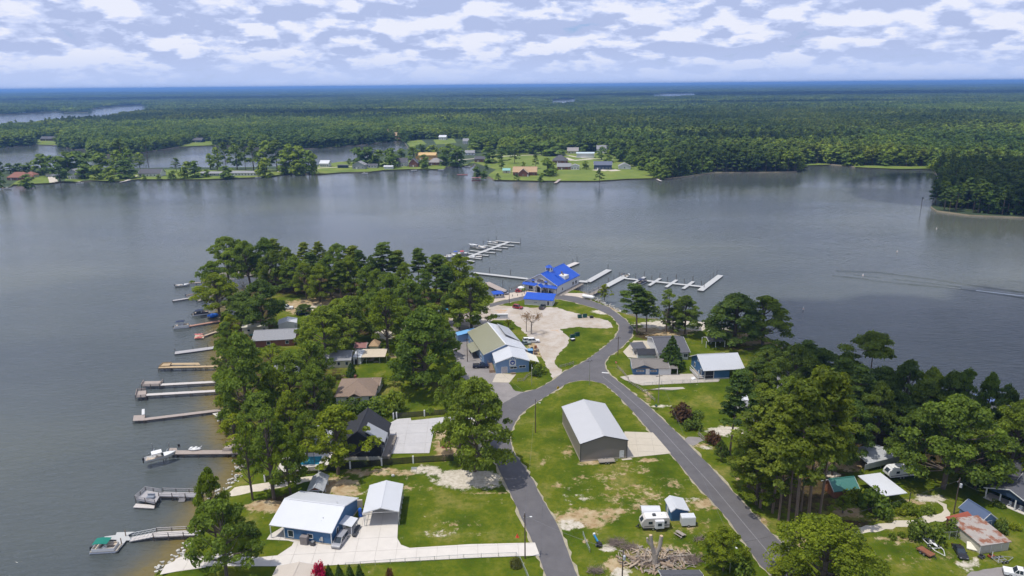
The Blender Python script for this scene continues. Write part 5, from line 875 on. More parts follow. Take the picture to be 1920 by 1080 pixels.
# ---- blue cottage with white roof
A, B = G(535, 1011), G(622.5, 1023); W = (B - A).length
t = bld('blue_cottage', 'low blue cottage with broad white metal roof and side porch', 'cottage', A, B, 13.5, 3.3, 2.2, 'x', bsid, wroof, .3, wins=[win('F', .9, .9, 1.2, 1.5), win('F', 5.6, 1.2, 1.15, .95), win('R', 2.6, 1.0, .8, 1.5), door('R', 5.6, 1.0, 2.1)], base=conc2)
for c_ in [c for c in t.children if c.name.startswith('roof_panel') or c.name.startswith('ridge_cap') or c.name.startswith('fascia')]:
    for v in c_.data.vertices:
        if v.co.x < 0: v.co.x -= 3.1
for y_ in (-.3, 13.3): mb = MB(); mb.box(-W / 2 - 3.2, y_, 0, .16, .16, 3.0); mb.build('post', trim, t)
for s in (-1, 1): mb = MB(); mb.box(s * (W / 2 + .02), -.02, 0, .18, .18, 3.0); mb.build('corner_board', trim, t)
canopy(t, [(W / 2 + .02, 3.9, 2.95), (W / 2 + 3.0, 3.9, 2.5), (W / 2 + 3.0, 7.3, 2.5), (W / 2 + .02, 7.3, 2.95)], .12, wroof, [(W / 2 + 2.8, 4.1, 2.4), (W / 2 + 2.8, 7.1, 2.4)], name='porch_roof')
mb = MB(); mb.tube((W / 2 - 2.0, 7.6, 5.0), (W / 2 - 2.0, 7.6, 6.1), .09); mb.build('vent_pipe', trim, t); mb = MB(); mb.tube((W / 2 - 3.2, 3.0, 4.1), (W / 2 - 3.2, 3.0, 4.7), .07); mb.tube((W / 2 - 3.4, 2.4, 3.9), (W / 2 - 3.4, 2.4, 4.25), .07); mb.build('vent_pipe', dgrey, t)
mb = MB(); mb.box(W / 2 - 2.2, -.12, 1.0, .5, .2, .9); mb.tube((W / 2 - 2.2, -.12, 0), (W / 2 - 2.2, -.12, 1.0), .04); mb.box(W / 2 - 2.7, -.1, .9, .25, .16, .5); mb.build('meter_box', steel, t)
tm = t.matrix_basis.copy()
def at_local(par, x, y, z=0.0): return Matrix.Translation(par.location) @ Matrix.Rotation(par.rotation_euler.z, 4, 'Z') @ Vector((x, y, z))
tt = thing('garden_cabinet', 'grey plastic storage cabinet against the front of the blue cottage', 'cabinet', at_local(t, W / 2 - 6.1, -.75), t.rotation_euler.z); gm2 = M('cabinet_grey', (.19, .17, .165), .6, .1, 1); mb = MB(); mb.box(0, 0, 0, 1.7, .9, 1.9); mb.build('body', gm2, tt); mb = MB(); mb.box(0, 0, 1.9, 1.85, 1.05, .18, 0, 0, .9); mb.build('lid', gm2, tt)
for s in (-1, 1): mb = MB(); mb.box(s * .41, -.47, .08, .78, .05, 1.75); mb.build('door', gm2, tt)
tt = thing('heat_pump', 'dark heat pump unit standing at the front of the blue cottage', 'heat pump', at_local(t, W / 2 - 4.1, -.8), t.rotation_euler.z); mb = MB(); mb.box(0, 0, .1, .85, .85, .9); mb.build('casing', dgrey, tt); mb = MB(); mb.lathe((0, 0, 1.0), [(.36, 0), (.34, .05)], 14); mb.build('fan_grille', steel, tt); mb = MB(); mb.box(0, 0, 0, 1.0, 1.0, .1); mb.build('pad', conc, tt)
tt = thing('water_barrel', 'blue plastic drums stacked at the rear left of the carport', 'drum', G(676, 969), 0); mb = MB(); mb.lathe((0, 0, 0), [(.36, 0), (.45, .3), (.45, .8), (.36, 1.1)], 14); mb.build('drum', M('drum_blue', (.01, .09, .42), .4), tt); mb = MB(); mb.lathe((0, 0, 1.12), [(.36, 0), (.45, .3), (.45, .8), (.36, 1.1)], 14); mb.build('drum', M('drum_blue', 0), tt)
for k, (x, y) in enumerate([(666.5, 1003.5), (670.5, 993)]):
    tt = thing('garden_bench', ('dark planter bench in front of the cottage side door', 'dark planter bench behind the nearer one at the side door')[k], 'bench', G(x, y), 1.45, 'planter benches by the cottage side door'); mb = MB(); mb.box(0, 0, .35, 2.0, .8, .3); mb.build('seat', dgrey, tt)
    for s in (-1, 1): mb = MB(); mb.box(s * .8, 0, 0, .12, .7, .35); mb.build('leg', blackm, tt)
# ---- beige roofed shed at the bottom edge
bld('beige_shed', 'beige ribbed roof of a shed cut by the bottom edge', 'shed', G(497, 1137), G(584, 1137), 8.5, 2.4, .9, 'y', cream, bei, .3, rx=-.2)
# ---- gazebo
A, B = G(578.7, 936), G(606.5, 935); W = (B - A).length
t = bld('gazebo', 'open gazebo with weathered metal roof and white posts', 'gazebo', A, B, 6.4, 2.3, 1.1, 'y', white, galv, .3, walls=False)
for s in (-1, 1):
    for y_ in (.15, 3.2, 6.2): mb = MB(); mb.box(s * (W / 2 - .12), y_, 0, .17, .17, 2.3); mb.build('post', trim, t)
mb = MB(); mb.ext([(-W / 2, 2.3), (W / 2, 2.3), (0, 3.3)], 'y', .05, .1); mb.build('gable_board', M('cedar', (.25, .11, .06), .8, .2, 2), t); mb = MB(); [mb.beam((-W / 2, y_, 2.25), (W / 2, y_, 2.25), .1, .2) for y_ in (0, 6.3)]; [mb.beam((s * (W / 2 - .1), 0, 2.2), (s * (W / 2 - .1), 6.3, 2.2), .1, .2) for s in (-1, 1)]; mb.build('beam', trim, t)
tt = thing('kayak', 'dark kayak leaning under the gazebo', 'kayak', at_local(t, -.1, 1.6, .5), t.rotation_euler.z + 1.4); mb = MB(); mb.blob((0, 0, 0), (1.5, .34, .22), 8, 6, 0); mb.build('hull', M('kayak_grey', (.15, .16, .2), .4), tt, True); mb = MB(); mb.blob((.1, 0, .16), (.4, .2, .08), 8, 4, 0); mb.build('cockpit', dark, tt)
# ---- black gabled house
A, B = G(633, 863), G(715.5, 862.5); W = (B - A).length
t = bld('black_house', 'black gabled house with dark shingle roof beside the concrete drive', 'house', A, B, 13.5, 4.0, 4.6, 'y', blk, shbk, .5, wins=[win('F', W - 4.2, 2.6, 1.1, 1.6), win('F', W - 3.2, .05, .5, .9), win('F', W - 2.2, .05, .5, .9), win('F', W - 1.2, .05, .5, .9), win('R', 3, 1.2, 1.2, 1.5), win('R', 6, 1.2, 1.2, 1.5), door('R', 9, 1.2, 2.2)], fascia=blk)
mb = MB(); mb.box(0, 6.75, -.1, W + .12, 13.62, 1.1); mb.build('foundation', M('painted_block', (.56, .53, .47), .8, .1, 1), t)
mb = MB(); mb.ext([(W / 2 - 4.4, 8.0), (W / 2 + .9, 4.75), (W / 2 + .9, 4.6), (W / 2 - 4.4, 7.85)], 'y', 1.0, 6.4); mb.build('shed_dormer', M('silver_metal', (.36, .37, .39), .4, .15, .6, band=('Y', 1.4, .9)), t); mb = MB(); mb.box(W / 2 - .6, 3.7, 3.9, 2.6, 5.2, .75); mb.build('dormer_wall', blk, t)
mb = MB(); mb.box(W / 2 + 1.1, 6.6, .0, 2.0, 12, .8); dk = mb.build('side_porch', wood, t); mb = MB(); [mb.box(W / 2 + 2.0, y_, .8, .08, .08, 1.0) for y_ in np.linspace(.7, 12.4, 8)]; mb.beam((W / 2 + 2.0, .6, 1.8), (W / 2 + 2.0, 12.5, 1.8), .1, .07); mb.build('railing', blk, dk)
bld('pool_pavilion', 'pale metal roofed pavilion by the swimming pool', 'pavilion', G(590, 834), G(619, 834), 8, 2.6, 1.4, 'x', white, M('silver_metal', 0), .3, walls=True, wins=[win('F', 1, .8, 1.5, 1.2)])
t = thing('swimming_pool', 'blue swimming pool with pale terrace behind the sandy path', 'pool', G(572, 866), .05); mb = MB(); mb.box(0, 0, -.1, 13, 9.5, .16); mb.build('terrace', conc, t); mb = MB(); mb.box(0, .4, .062, 8, 4.4, .02); mb.build('pool_water', M('pool_water', (.03, .18, .26), .08, .1, 1), t); mb = MB(); [mb.box(x_, y_, .06, a_, b_, .1) for x_, y_, a_, b_ in ((0, -1.95, 8.6, .3), (0, 2.75, 8.6, .3), (-4.15, .4, .3, 4.4), (4.15, .4, .3, 4.4))]; mb.build('coping', trim, t)
# ---- other houses of the peninsula
t = bld('brown_roof_house', 'white house with brown shingled hip roof on the open lawn', 'house', G(631, 758.5), G(702, 756), 13.5, 2.9, 2.5, 'x', white, shb, .5, hip=True, wins=[win('F', 3.2, 1, 1.1, 1.3), win('F', 10.2, .7, 1.7, 1.6), door('F', 6.6, 1, 2.1, M('door_brown', (.12, .06, .03), .6)), win('R', 4, 1, 1.4, 1.3)])
for s in (-1, 1): mb = MB(); mb.slab([(s * 2.0, -1.2, 2.9), (0, -1.2, 4.0), (0, 2, 4.0), (s * 2.0, 2, 2.9)][::s], .12); mb.build('porch_gable', shb, t)
mb = MB(); mb.box(-1, 9, 4.6, .7, .7, 1.4); mb.build('chimney', brick, t)
bld('wing_house', 'low brown roofed wing right of the white house', 'house', G(699, 736), G(711, 736), 6, 2.6, 1.2, 'x', white, shb, .4, wins=[win('F', .8, .9, 1.0, 1.2)])
t = bld('cream_house', 'cream house with grey roof and three windows in a row', 'house', G(609, 690.5), G(657, 689), 8.5, 2.9, 1.9, 'x', cream, shgr, .4, wins=[win('F', 1.6, 1, .9, 1.2), win('F', 4.6, 1, .9, 1.2), win('F', 7.4, 1, .9, 1.2)])
bld('white_annex', 'white annex between the cream house and tan carport', 'annex', G(663, 683), G(677, 683), 6, 2.6, .5, 'm', white, wroof, .2, wins=[door('F', .5, .9, 2, dark)])
t = bld('tan_carport', 'wide carport with flat tan roof on the back lawn', 'carport', G(677.5, 682), G(721.5, 681), 6.2, 2.5, .5, 'm', white, tanr, .3, walls=False)
for x_ in (-5, -2.4, 2.4, 5):
    for y_ in (.1, 6): mb = MB(); mb.box(x_, y_, 0, .12, .12, 2.5 + .08 * y_); mb.build('post', alum, t)
bld('pink_roof_shed', 'shed with dull red roof behind the tan carport', 'shed', G(666, 662), G(686, 662), 4.5, 2.2, 1.1, 'x', white, M('dull_red_roof', (.26, .12, .11), .8, .15, 1), .3)
bld('tan_hip_shed', 'little shed with tan hipped roof behind the tan carport', 'shed', G(693, 658), G(709, 658), 4.5, 2.1, 1.5, 'x', cream, shtan, .3, hip=True)
bld('mobile_shed', 'white ribbed metal shed on the bright lawn', 'shed', G(523, 620), G(557, 617), 6, 2.7, 1.0, 'y', white, wroofy, .2, wins=[('F', 6.3, .1, .9, 2.0, 'door', M('door_grey', (.35, .36, .37), .6))])
bld('trailer_home', 'cream trailer home under the dark tree', 'trailer home', G(455, 627), G(500, 624), 5, 2.8, .5, 'x', cream, M('cream_roof', (.5, .48, .4), .7), .1, wins=[win('F', 2, 1.1, 1, .9), win('F', 8, 1.1, 1, .9)])
bld('grey_roof_house', 'brick house with long grey shingle roof above the grey dock', 'house', G(476, 652), G(552, 648), 12, 2.9, 2.0, 'x', brick, shgr, .5, wins=[win('F', 5, 1, 1.2, 1.2), win('F', 12, 1, 1.2, 1.2)])
bld('white_cabin', 'small white cabin at the shore by the blue tarp', 'cabin', G(430, 592), G(444, 590), 4, 2.6, .9, 'y', white, wroofy, .2, wins=[win('F', .8, 1, .8, 1)])
bld('hidden_house', 'pale roofed house behind the leaning shore tree', 'house', G(512, 708), G(556, 706), 9, 2.9, 1.8, 'x', white, shgr, .4, wins=[win('F', 2, 1, 1, 1.2), win('F', 6, 1, 1, 1.2)])
# ---- blue houses on the right
A, B = G(1187, 702.5), G(1252, 703); W = (B - A).length
t = bld('blue_garage', 'low blue garage with brown grey shingle roof and one white door', 'garage', A, B, 8.5, 2.6, 1.5, 'x', bsid, M('taupe_shingle', (.165, .15, .135), .9, .2, 1.6), .5, wins=[('F', 4.4, .05, 1.1, 2.1, 'door'), ('F', 8.8, .05, 4.0, 2.3, 'garage'), ('F', 1.2, 1.2, 2.4, .45, 'window', M('shutter_brown', (.13, .08, .05), .7)), ('F', 6.0, 1.2, 2.0, .45, 'window', M('shutter_brown', (.13, .08, .05), .7))])
for s in (-1, 1): mb = MB(); mb.slab([(-W / 2 + 3.6 + s * 4.0, -.9, 2.45), (-W / 2 + 3.6, -.9, 4.0), (-W / 2 + 3.6, 4.3, 4.15), (-W / 2 + 3.6 + s * 4.0, 4.3, 2.6)][::s], .14); mb.build('front_gable_roof', M('taupe_shingle', 0), t)
mb = MB(); mb.ext([(-W / 2 - .2, 2.45), (-W / 2 + 7.4, 2.45), (-W / 2 + 3.6, 3.85)], 'y', -.12, .5); mb.build('front_gable', bsid, t)
canopy(t, [(W / 2 + .02, -.4, 2.55), (W / 2 + 3.4, -.4, 2.5), (W / 2 + 3.4, 8.0, 2.9), (W / 2 + .02, 8.0, 3.0)], .14, M('taupe_shingle', 0), [(W / 2 + 3.2, -.2, 2.4)], name='side_carport')
bld('back_shed', 'dark roofed small shed behind the blue garage', 'shed', G(1196, 675), G(1229, 675), 3, 2.0, 1.0, 'm', white, shbk, .2)
A = G(1281, 692); Bc = G(1320, 712); Ce = G(1367, 709.5); fx = (Vector((Ce.x - Bc.x, Ce.y - Bc.y))); W = fx.length
t = bld('blue_metal_house', 'blue house with large plain grey metal roof and white corner porch', 'house', Bc, Ce, 12.5, 3.6, 3.0, 'x', bsid, groof, .6, wins=[win('L', 3.0, 1.3, .9, 1.3), ('L', 5.9, 4.4, .9, 1.0, 'window'), ('L', 9.0, .6, 1.0, 2.0, 'door', dark)], base=white)
for c_ in [c for c in t.children if c.name[:10] in ('roof_panel', 'ridge_cap') or c.name.startswith('fascia')]:
    for v in c_.data.vertices:
        if v.co.x > 0: v.co.x += 4.5
for y_ in (-.3, 12): mb = MB(); mb.box(W / 2 + 4.6, y_, 0, .18, .18, 3.5); mb.build('post', trim, t)
mb = MB(); mb.box(-W / 2 + 1.6, .9, .5, 3.2, 2.2, 2.9); mb.build('porch_recess', dark, t)  # solid near-black block, its colour standing in for shade inside the porch
mb = MB(); mb.box(-W / 2 - 1.1, 4.2, .3, 2.0, 8, .2); pc = mb.build('porch_deck', wood, t); mb = MB()
for p0, p1 in (((-W / 2 - 2.1, .2), (-W / 2 - 2.1, 8.2)), ((-W / 2 - 2.1, .2), (-W / 2 - .1, .2)), ((-W / 2 + .1, -.14), (-W / 2 + 3.2, -.14))):
    mb.beam((*p0, 1.5), (*p1, 1.5), .12, .09); mb.beam((*p0, .75), (*p1, .75), .1, .09); L_ = math.dist(p0, p1)
    for k in range(int(L_ / .5) + 1): f = k * .5 / L_; mb.beam((p0[0] + (p1[0] - p0[0]) * f, p0[1] + (p1[1] - p0[1]) * f, .5), (p0[0] + (p1[0] - p0[0]) * f, p0[1] + (p1[1] - p0[1]) * f, 1.5), .06)
mb.build('porch_railing', trim, t)
for x_, y_ in ((-W / 2 - 2.0, .2), (-W / 2 + .1, -.14), (-W / 2 + 3.2, -.14)): mb = MB(); mb.box(x_, y_, 0, .2, .2, 3.5); mb.build('post', trim, t)
mb = MB(); [mb.box(-W / 2 - 2.9 - .3 * k, 1.2, 0, .32, 1.6, .45 - .11 * k) for k in range(4)]; mb.build('steps', trim, t)
t = bld('slate_house', 'house with wide dark slate roof facing the beach', 'house', G(1236, 676), G(1290, 674), 17, 3.0, 2.6, 'x', white, shg, .6, wins=[win('F', 1, 1, 1.2, 1.2), win('F', 9, 1, 1.4, 1.2), ('R', 5, .8, 3.5, 1.6, 'window', dark)])
canopy(t, [(-13.5, 6, 2.5), (-8.5, 6, 2.7), (-8.5, 12, 3.0), (-13.5, 12, 2.8)], .14, shg, [(-13.3, 6.2, 2.4), (-13.3, 11.8, 2.6)], name='carport_roof')
t = bld('beach_shelter', 'dark roofed open shelter with white posts by the sand', 'shelter', G(1329, 652), G(1354, 651), 5, 2.5, .8, 'x', navy, shg, .3, walls=False)
for x_ in (-3.6, 0, 3.6):
    for y_ in (.2, 4.8): mb = MB(); mb.box(x_, y_, 0, .2, .2, 2.5); mb.build('post', trim, t)
bld('wood_house', 'house with grey roof half hidden among the dark trees right of the lawn', 'house', G(1462, 735), G(1492, 735), 9, 3.0, 2.0, 'x', white, shgr, .5, wins=[win('F', 2, 1, 1, 1.2)]); bld('teal_roof_house', 'house with pale teal metal roof behind the tall tree trunk', 'house', G(1620, 806), G(1664, 800), 11, 3.4, 2.6, 'x', M('khaki_siding', (.2, .18, .14), .8), metal('teal_roof', (.20, .40, .36)), .5, wins=[win('F', 2, 1, 1.2, 1.2)])
bld('shore_house', 'bright roof between the trees near the right water edge', 'house', G(1836, 832), G(1862, 838), 9, 3, 2, 'x', white, groof, .4, wins=[win('F', 2, 1, 1, 1.2)]); bld('boat_house', 'white boathouse with blue stripe behind the right hand trees', 'boathouse', G(1846, 772, 0), G(1870, 769, 0), 5, 3.0, .8, 'x', cream, M('blue_white_roof', (.3, .38, .6), .5), .3, z=.3)
bld('shore_house', 'pale roofed house at the left end of the dark wood', 'house', G(1400, 790), G(1420, 790), 8, 2.9, 1.8, 'x', white, shgr, .4, wins=[win('F', 2, 1, 1, 1.2)])
t = bld('white_garage', 'small white building just right of the lone pine', 'garage', G(1384, 772), G(1402, 772), 6, 2.8, 1.2, 'x', white, wroof, .3, wins=[('F', 1.2, .05, 2.6, 2.1, 'garage', dark)])
# right yard
A = G(1647, 879); B = G(1690, 866)
t = bld('rounded_carport', 'rounded grey metal carport in the shade beside the camper', 'carport', G(1626, 884), G(1676, 872), 7, 2.4, .7, 'x', galv, galv, .3, walls=False)
for x_ in (-5.4, 0, 5.4):
    for y_ in (0, 7): mb = MB(); mb.box(x_, y_, 0, .1, .1, 2.4); mb.build('post', steel, t)
mb = MB(); mb.box(0, -.25, .9, 11.6, .08, 1.45); mb.build('side_sheet', galv, t)
t = bld('green_roof_shed', 'brown wooden shed with green gambrel roof', 'shed', G(1563, 934), G(1607, 929), 4.6, 2.0, 1.7, 'x', M('shed_timber', (.21, .085, .035), .8, .2, 1.5, band=('X', 3, .4)), metal('green_roof', (.035, .155, .125)), .3, wins=[door('F', 3.4, 1.6, 1.8, M('shed_timber', 0))])
A = G(1659, 946); B = G(1700, 940)
t = bld('flat_carport', 'white flat roofed carport beside the garden bed', 'carport', G(1657, 931, ZG + 2.7), G(1700, 925, ZG + 2.7), 9, 2.7, .12, 'm', white, wroof, .1, walls=False)
for x_ in (-4.3, 4.3):
    for y_ in (.1, 8.8): mb = MB(); mb.box(x_, y_, 0, .14, .14, 2.7); mb.build('post', dgrey, t)
t = bld('dark_cottage', 'dark blue cottage with grey shingle roof and white porch at the right edge', 'cottage', G(1895, 941), G(1977, 975), 12, 3.0, 2.4, 'x', navy, shg, .6, wins=[win('F', 3, .9, 1.2, 1.4), door('F', 6, 1, 2.1), win('L', 3.5, 1, 1.2, 1.3)])
W = 8
for s in (-1, 1): mb = MB(); mb.slab([(-4.0 + s * 5.2, -3.6, 2.8), (-4.0, -3.6, 4.9), (-4.0, 5.8, 4.9), (-4.0 + s * 5.2, 5.8, 2.8)][::s], .16); mb.build('porch_roof', shg, t); mb = MB(); mb.beam((-4 + s * 5.2, -3.65, 2.7), (-4, -3.65, 4.8), .06, .24); mb.build('porch_fascia', trim, t)
mb = MB(); mb.ext([(-8.8, 2.75), (.8, 2.75), (-4, 4.65)], 'y', -3.4, -3.3); mb.build('porch_gable', navy, t)
for x_ in (-8.6, -5.6, -2.4, .6): mb = MB(); mb.box(x_, -3.3, 0, .24, .24, 2.75); mb.build('post', trim, t)
mb = MB(); mb.box(-4, -1.7, -.05, 10, 3.5, .2); mb.build('porch_floor', conc, t)
for k, x_ in enumerate((-3.8, -1.6)): p = at_local(t, x_, -2.4, .16); tt = thing('porch_chair', ('white porch chair left of its pair at the dark cottage', 'white porch chair right of its pair at the dark cottage')[k], 'chair', p, t.rotation_euler.z, 'white porch chairs'); mb = MB(); mb.box(0, 0, .4, .6, .6, .07); mb.build('seat', trim, tt); mb = MB(); mb.box(0, .28, .45, .6, .06, .7); mb.build('backrest', trim, tt); [MB().box(a_, b_, 0, .07, .07, .4).build('leg', trim, tt) for a_ in (-.26, .26) for b_ in (-.26, .26)]
t = bld('dark_house_wing', 'rear wing of the dark blue cottage with its own grey roof', 'cottage', G(1864, 916), G(1930, 926), 11, 3.0, 2.4, 'x', navy, shg, .5, wins=[win('F', 1.6, 1, 1.2, 1.3), win('F', 6, 1, 1.2, 1.3)])
t = bld('barn_shed', 'blue grey barn shaped shed behind the rusty one', 'shed', G(1836, 994), G(1865, 988), 5.5, 2.2, 1.7, 'y', M('slate_blue_siding', (.13, .20, .31), .7, .1, 1, band=('X', 3, .3)), M('slate_blue_roof', (.06, .09, .16), .7, .15, 1), .2, wins=[door('F', 1.7, 1.4, 1.9, M('slate_blue_siding', 0))])
t = bld('rusty_shed', 'low cream shed with rusty tin roof', 'shed', G(1837, 1039), G(1890, 1031.5), 8.5, 2.1, .55, 'm', M('cream_tin', (.46, .43, .35), .7, .12, 1, band=('X', 2, .4)), rusty, .25)
for k in range(3): mb = MB(); mb.box(-3.6 + k * 2.6, -.02, .1, .08, .06, 1.9); mb.build('batten', trim, t)
bld('red_lean_to', 'lean-to with red rusted roof behind the rusty shed', 'shed', G(1796, 1003), G(1838, 992), 3.2, 1.9, .4, 'm', brnw, redtin, .2)
t = bld('bottom_roof', 'dark shingle roof corner below the log heap', 'house', G(1246, 1122), G(1318, 1122), 5, 2.4, 1.0, 'x', brnw, shg, .4)
# ---- log yard: blue shed
t = bld('blue_shed', 'small blue shed with white metal roof beside the white trailer', 'shed', G(1258, 977), G(1289.5, 975.5), 4.6, 2.6, .8, 'y', bsid, wroofy, .25, wins=[('L', 1.2, .3, 1, 2, 'door')], rx=-1.0)
p = G(1219, 966); t = thing('metal_arch', 'low white arched shelter behind the grey camper', 'shelter', p, -.03); mb = MB(); mb.ext([(1.5 * math.cos(a_), 1.2 + 1.0 * math.sin(a_)) for a_ in np.linspace(0, math.pi, 9)] + [(1.4 * math.cos(a_), 1.2 + .92 * math.sin(a_)) for a_ in np.linspace(math.pi, 0, 9)], 'x', -2.2, 2.2); mb.build('arch_sheet', wroof, t)
for a_ in (-2, 2):
    for b_ in (-1.4, 1.4): MB().box(a_, b_, 0, .1, .1, 1.25).build('post', steel, t)
# ---- far shore houses
def fh(label, bx0, bx1, by, D, h, rise, ridge, wall, roof, hip=False, name='lake_house', wins=3, z=1.0, cat='house'):
    A, B = G(bx0, by, z), G(bx1, by, z); W = (B - A).length; n = min(wins, int(W / 2.6)); ws = []
    for k in range(n): u = (k + .5) * W / n - .6; ws.append(('F', u, .9, 1.3, 1.4, 'window'))
    if n and W > 6: ws.append(('F', W / n * .98 - .5, 0, 1.1, 2.1, 'door'))
    return bld(name, label, cat, A, B, D, h, rise, ridge, wall, roof, .6, hip, ws, 'houses along the far shore', z)
fh('brick house with red brown hipped roof at the far left shore', 14, 50, 338, 12, 3.4, 5, 'x', brick, shred, True, wins=5); fh('red brown roofed wing behind the hipped house', 46, 63, 333, 9, 3.2, 3, 'x', cream, shred, True, wins=2)
fh('small white arched garage between far left trees', 86, 104, 331, 8, 3, 1.4, 'y', trim, wroof, wins=0, name='white_garage', cat='garage'); fh('grey gabled house with tall glass front on the far left shore', 128, 149, 336, 12, 7.0, 4.2, 'y', M('grey_siding', (.3, .31, .33), .7), shgr, wins=5)
fh('little house with rusty red roof among trees left of the slate roof', 213, 227, 327, 8, 3, 3, 'x', cream, shred, wins=2); fh('white ranch house with large slate blue roof', 260, 300, 331, 13, 3.6, 4.4, 'x', white, shg, wins=6)
fh('long low grey house behind the far shore trees', 376, 414, 330, 9, 3, 1.6, 'x', M('grey_siding', 0), shgr, wins=5); fh('long white ranch house with grey roof on the point', 434, 481, 329.5, 9, 3.2, 1.8, 'x', white, shgr, wins=8)
fh('white house with bright white roof beside the inlet', 600, 616, 313, 11, 4.5, 3.2, 'x', white, wroof, wins=5); fh('dark container like shed on the point lawn', 633, 652, 315, 4, 3.2, .3, 'm', navy, dgrey, wins=0, name='dark_shed', cat='shed'); fh('grey gabled house with white trim by the white boat', 661, 684, 317, 11, 5, 4, 'y', M('grey_siding', 0), shgr, wins=3); fh('low white cottage right of the grey gabled house', 690, 706, 315, 8, 3, 1.8, 'x', white, shg, wins=3)
fh('slate roofed house with white columns on the point', 743, 762, 312, 12, 5, 5, 'x', white, shg, wins=5); fh('dark red gabled house beside the white columned one', 767, 783, 313, 11, 5, 5.2, 'y', brick, shg, wins=2); fh('house under construction in bare orange sheathing', 779, 817, 300, 12, 6.5, 3, 'x', orange, lumber, wins=4, name='unfinished_house'); fh('grey tan hip roofed brick house below the unfinished one', 803, 828, 310, 12, 4, 4.5, 'x', brick, M('dusty_shingle', (.27, .25, .24), .9), True, wins=4)
fh('white boathouse at the water before the point houses', 720, 736, 317, 6, 3, 1, 'x', white, wroof, wins=0, name='boathouse', cat='boathouse')
fh('brick house with orange brown roof on the middle far lawn', 962, 1006, 329, 14, 4, 5, 'x', brick, shtan, wins=4); fh('steep front gable of the orange brown roofed house', 972, 990, 331, 9, 4, 4.6, 'y', brick, shtan, wins=1); fh('small shed with teal roof left of the orange brown roof', 943, 956, 325, 7, 3.4, 2, 'x', cream, metal('teal_roof', 0), wins=1, name='teal_shed', cat='shed')
fh('house with big slate hip roof behind the sunroom house', 1036, 1064, 306, 16, 3.6, 6, 'x', brick, shg, True, wins=3); fh('brick house with white sunroom on the middle far lawn', 1045, 1070, 318, 10, 3.6, 3.4, 'x', brick, shgr, wins=3); fh('white glazed sunroom on the middle far lawn', 1070, 1086, 318, 8, 4.2, 1.8, 'y', trim, shgr, wins=3, name='sunroom')
fh('long white metal building among the far lawns', 1081, 1114, 296, 12, 6, 1.2, 'x', white, metal('pale_blue_metal', (.5, .58, .6)), wins=0, name='metal_barn', cat='barn'); fh('tall gabled white house above the long metal building', 1119, 1143, 287, 12, 6, 5, 'x', white, shgr, wins=4); fh('dark walled house with slate roof and stone terrace', 1114, 1147, 318, 12, 5.5, 3.6, 'x', navy, M('blue_slate', (.10, .115, .16), .8, .2, .8), wins=5); fh('dark garage with white gable at the right of the far lawn', 1160, 1182, 317, 10, 3.4, 3.4, 'y', white, shgr, wins=1, name='dark_garage', cat='garage')
fh('dark brick house left of the big far trees', 890, 909, 304, 11, 4, 3, 'x', brick, shg, wins=3); fh('grey roofed house behind the far lawn road', 872, 889, 291, 10, 3.6, 3, 'x', white, shgr, wins=3); fh('house with dusty roof left of the long metal building', 1064, 1084, 288, 12, 4, 4.4, 'x', cream, M('dusty_shingle', 0), wins=3)
for lb, a, b_, y, D, h, r, w_, rf in [('dark roofed house on the lawn across the left channel', 76, 106, 264, 14, 4, 4, brnw, shg), ('pale blue house by the left channel', 154, 167, 272, 12, 5, 4, M('pale_blue_siding', (.3, .4, .55), .7), shgr), ('long white house at the channel edge', 306, 324, 271, 12, 4, 2.4, white, wroof), ('long grey roofed house above the channel', 376, 395, 264, 14, 4, 3, white, shgr), ('dark gabled house next to the long grey roof', 362, 378, 267, 12, 4, 4, navy, shg), ('upper tan house at the head of the inlet', 719, 738, 254, 16, 6, 6, cream, shtan), ('lower orange tan house at the head of the inlet', 734, 756, 261, 16, 6, 6, orange, shtan), ('white roofed house deep in the trees', 823, 836, 262, 12, 5, 3, white, wroof), ('pale house at the edge of the inner woods', 868, 878, 270, 12, 5, 4, white, shgr)]:
    fh(lb, a, b_, y, D, h, r, 'x', w_, rf, wins=3)
fq = random.Random(9)
for i, (x, y, wdt) in enumerate([(70, 209, 8), (95, 208, 9), (35, 212, 7), (148, 201, 6), (186, 199, 8), (205, 196, 8), (213, 194, 10), (226, 193, 9)]):
    fh('white speck of a house on the shore of the upper left lake', x, x + wdt, y, 16, 6, 4, 'x', white, fq.choice([wroof, shgr, tanr]), wins=2, name='lakeside_house')['group'] = 'houses on the upper left lake'
# ================================================================== docks
deckm = M('weathered_deck', (.34, .285, .25), .85, .15, 1.2, band=('X', 3.2, .5)); greyd = M('grey_deck', (.36, .345, .35), .8, .12, 1.2, band=('X', 3.2, .5)); newd = M('new_deck', (.42, .31, .18), .8, .15, 1.2, band=('X', 3.2, .5)); whd = M('bleached_deck', (.52, .48, .45), .8, .1, 1.2, band=('X', 3.2, .5)); redd = M('reddish_deck', (.36, .20, .15), .85, .15, 1.2, band=('X', 3.2, .5)); post_m = M('dock_post', (.10, .08, .065), .9, .2, 3)
def deck_run(t, a, b, wd, z, mat, name='deck', th=.16):
    """one straight deck board field between two world points, in the thing's own frame"""
    a, b = Vector((a[0], a[1], 0)), Vector((b[0], b[1], 0)); c = (a + b) / 2; L_ = (b - a).length; mb = MB(); mb.box(0, 0, 0, L_, wd, th); o = mb.build(name, mat, t)
    o.location = Matrix.Rotation(-t.rotation_euler.z, 4, 'Z') @ (Vector((c.x, c.y, z - th)) - t.location); o.rotation_euler = (0, 0, yaw(a, b) - t.rotation_euler.z); return o
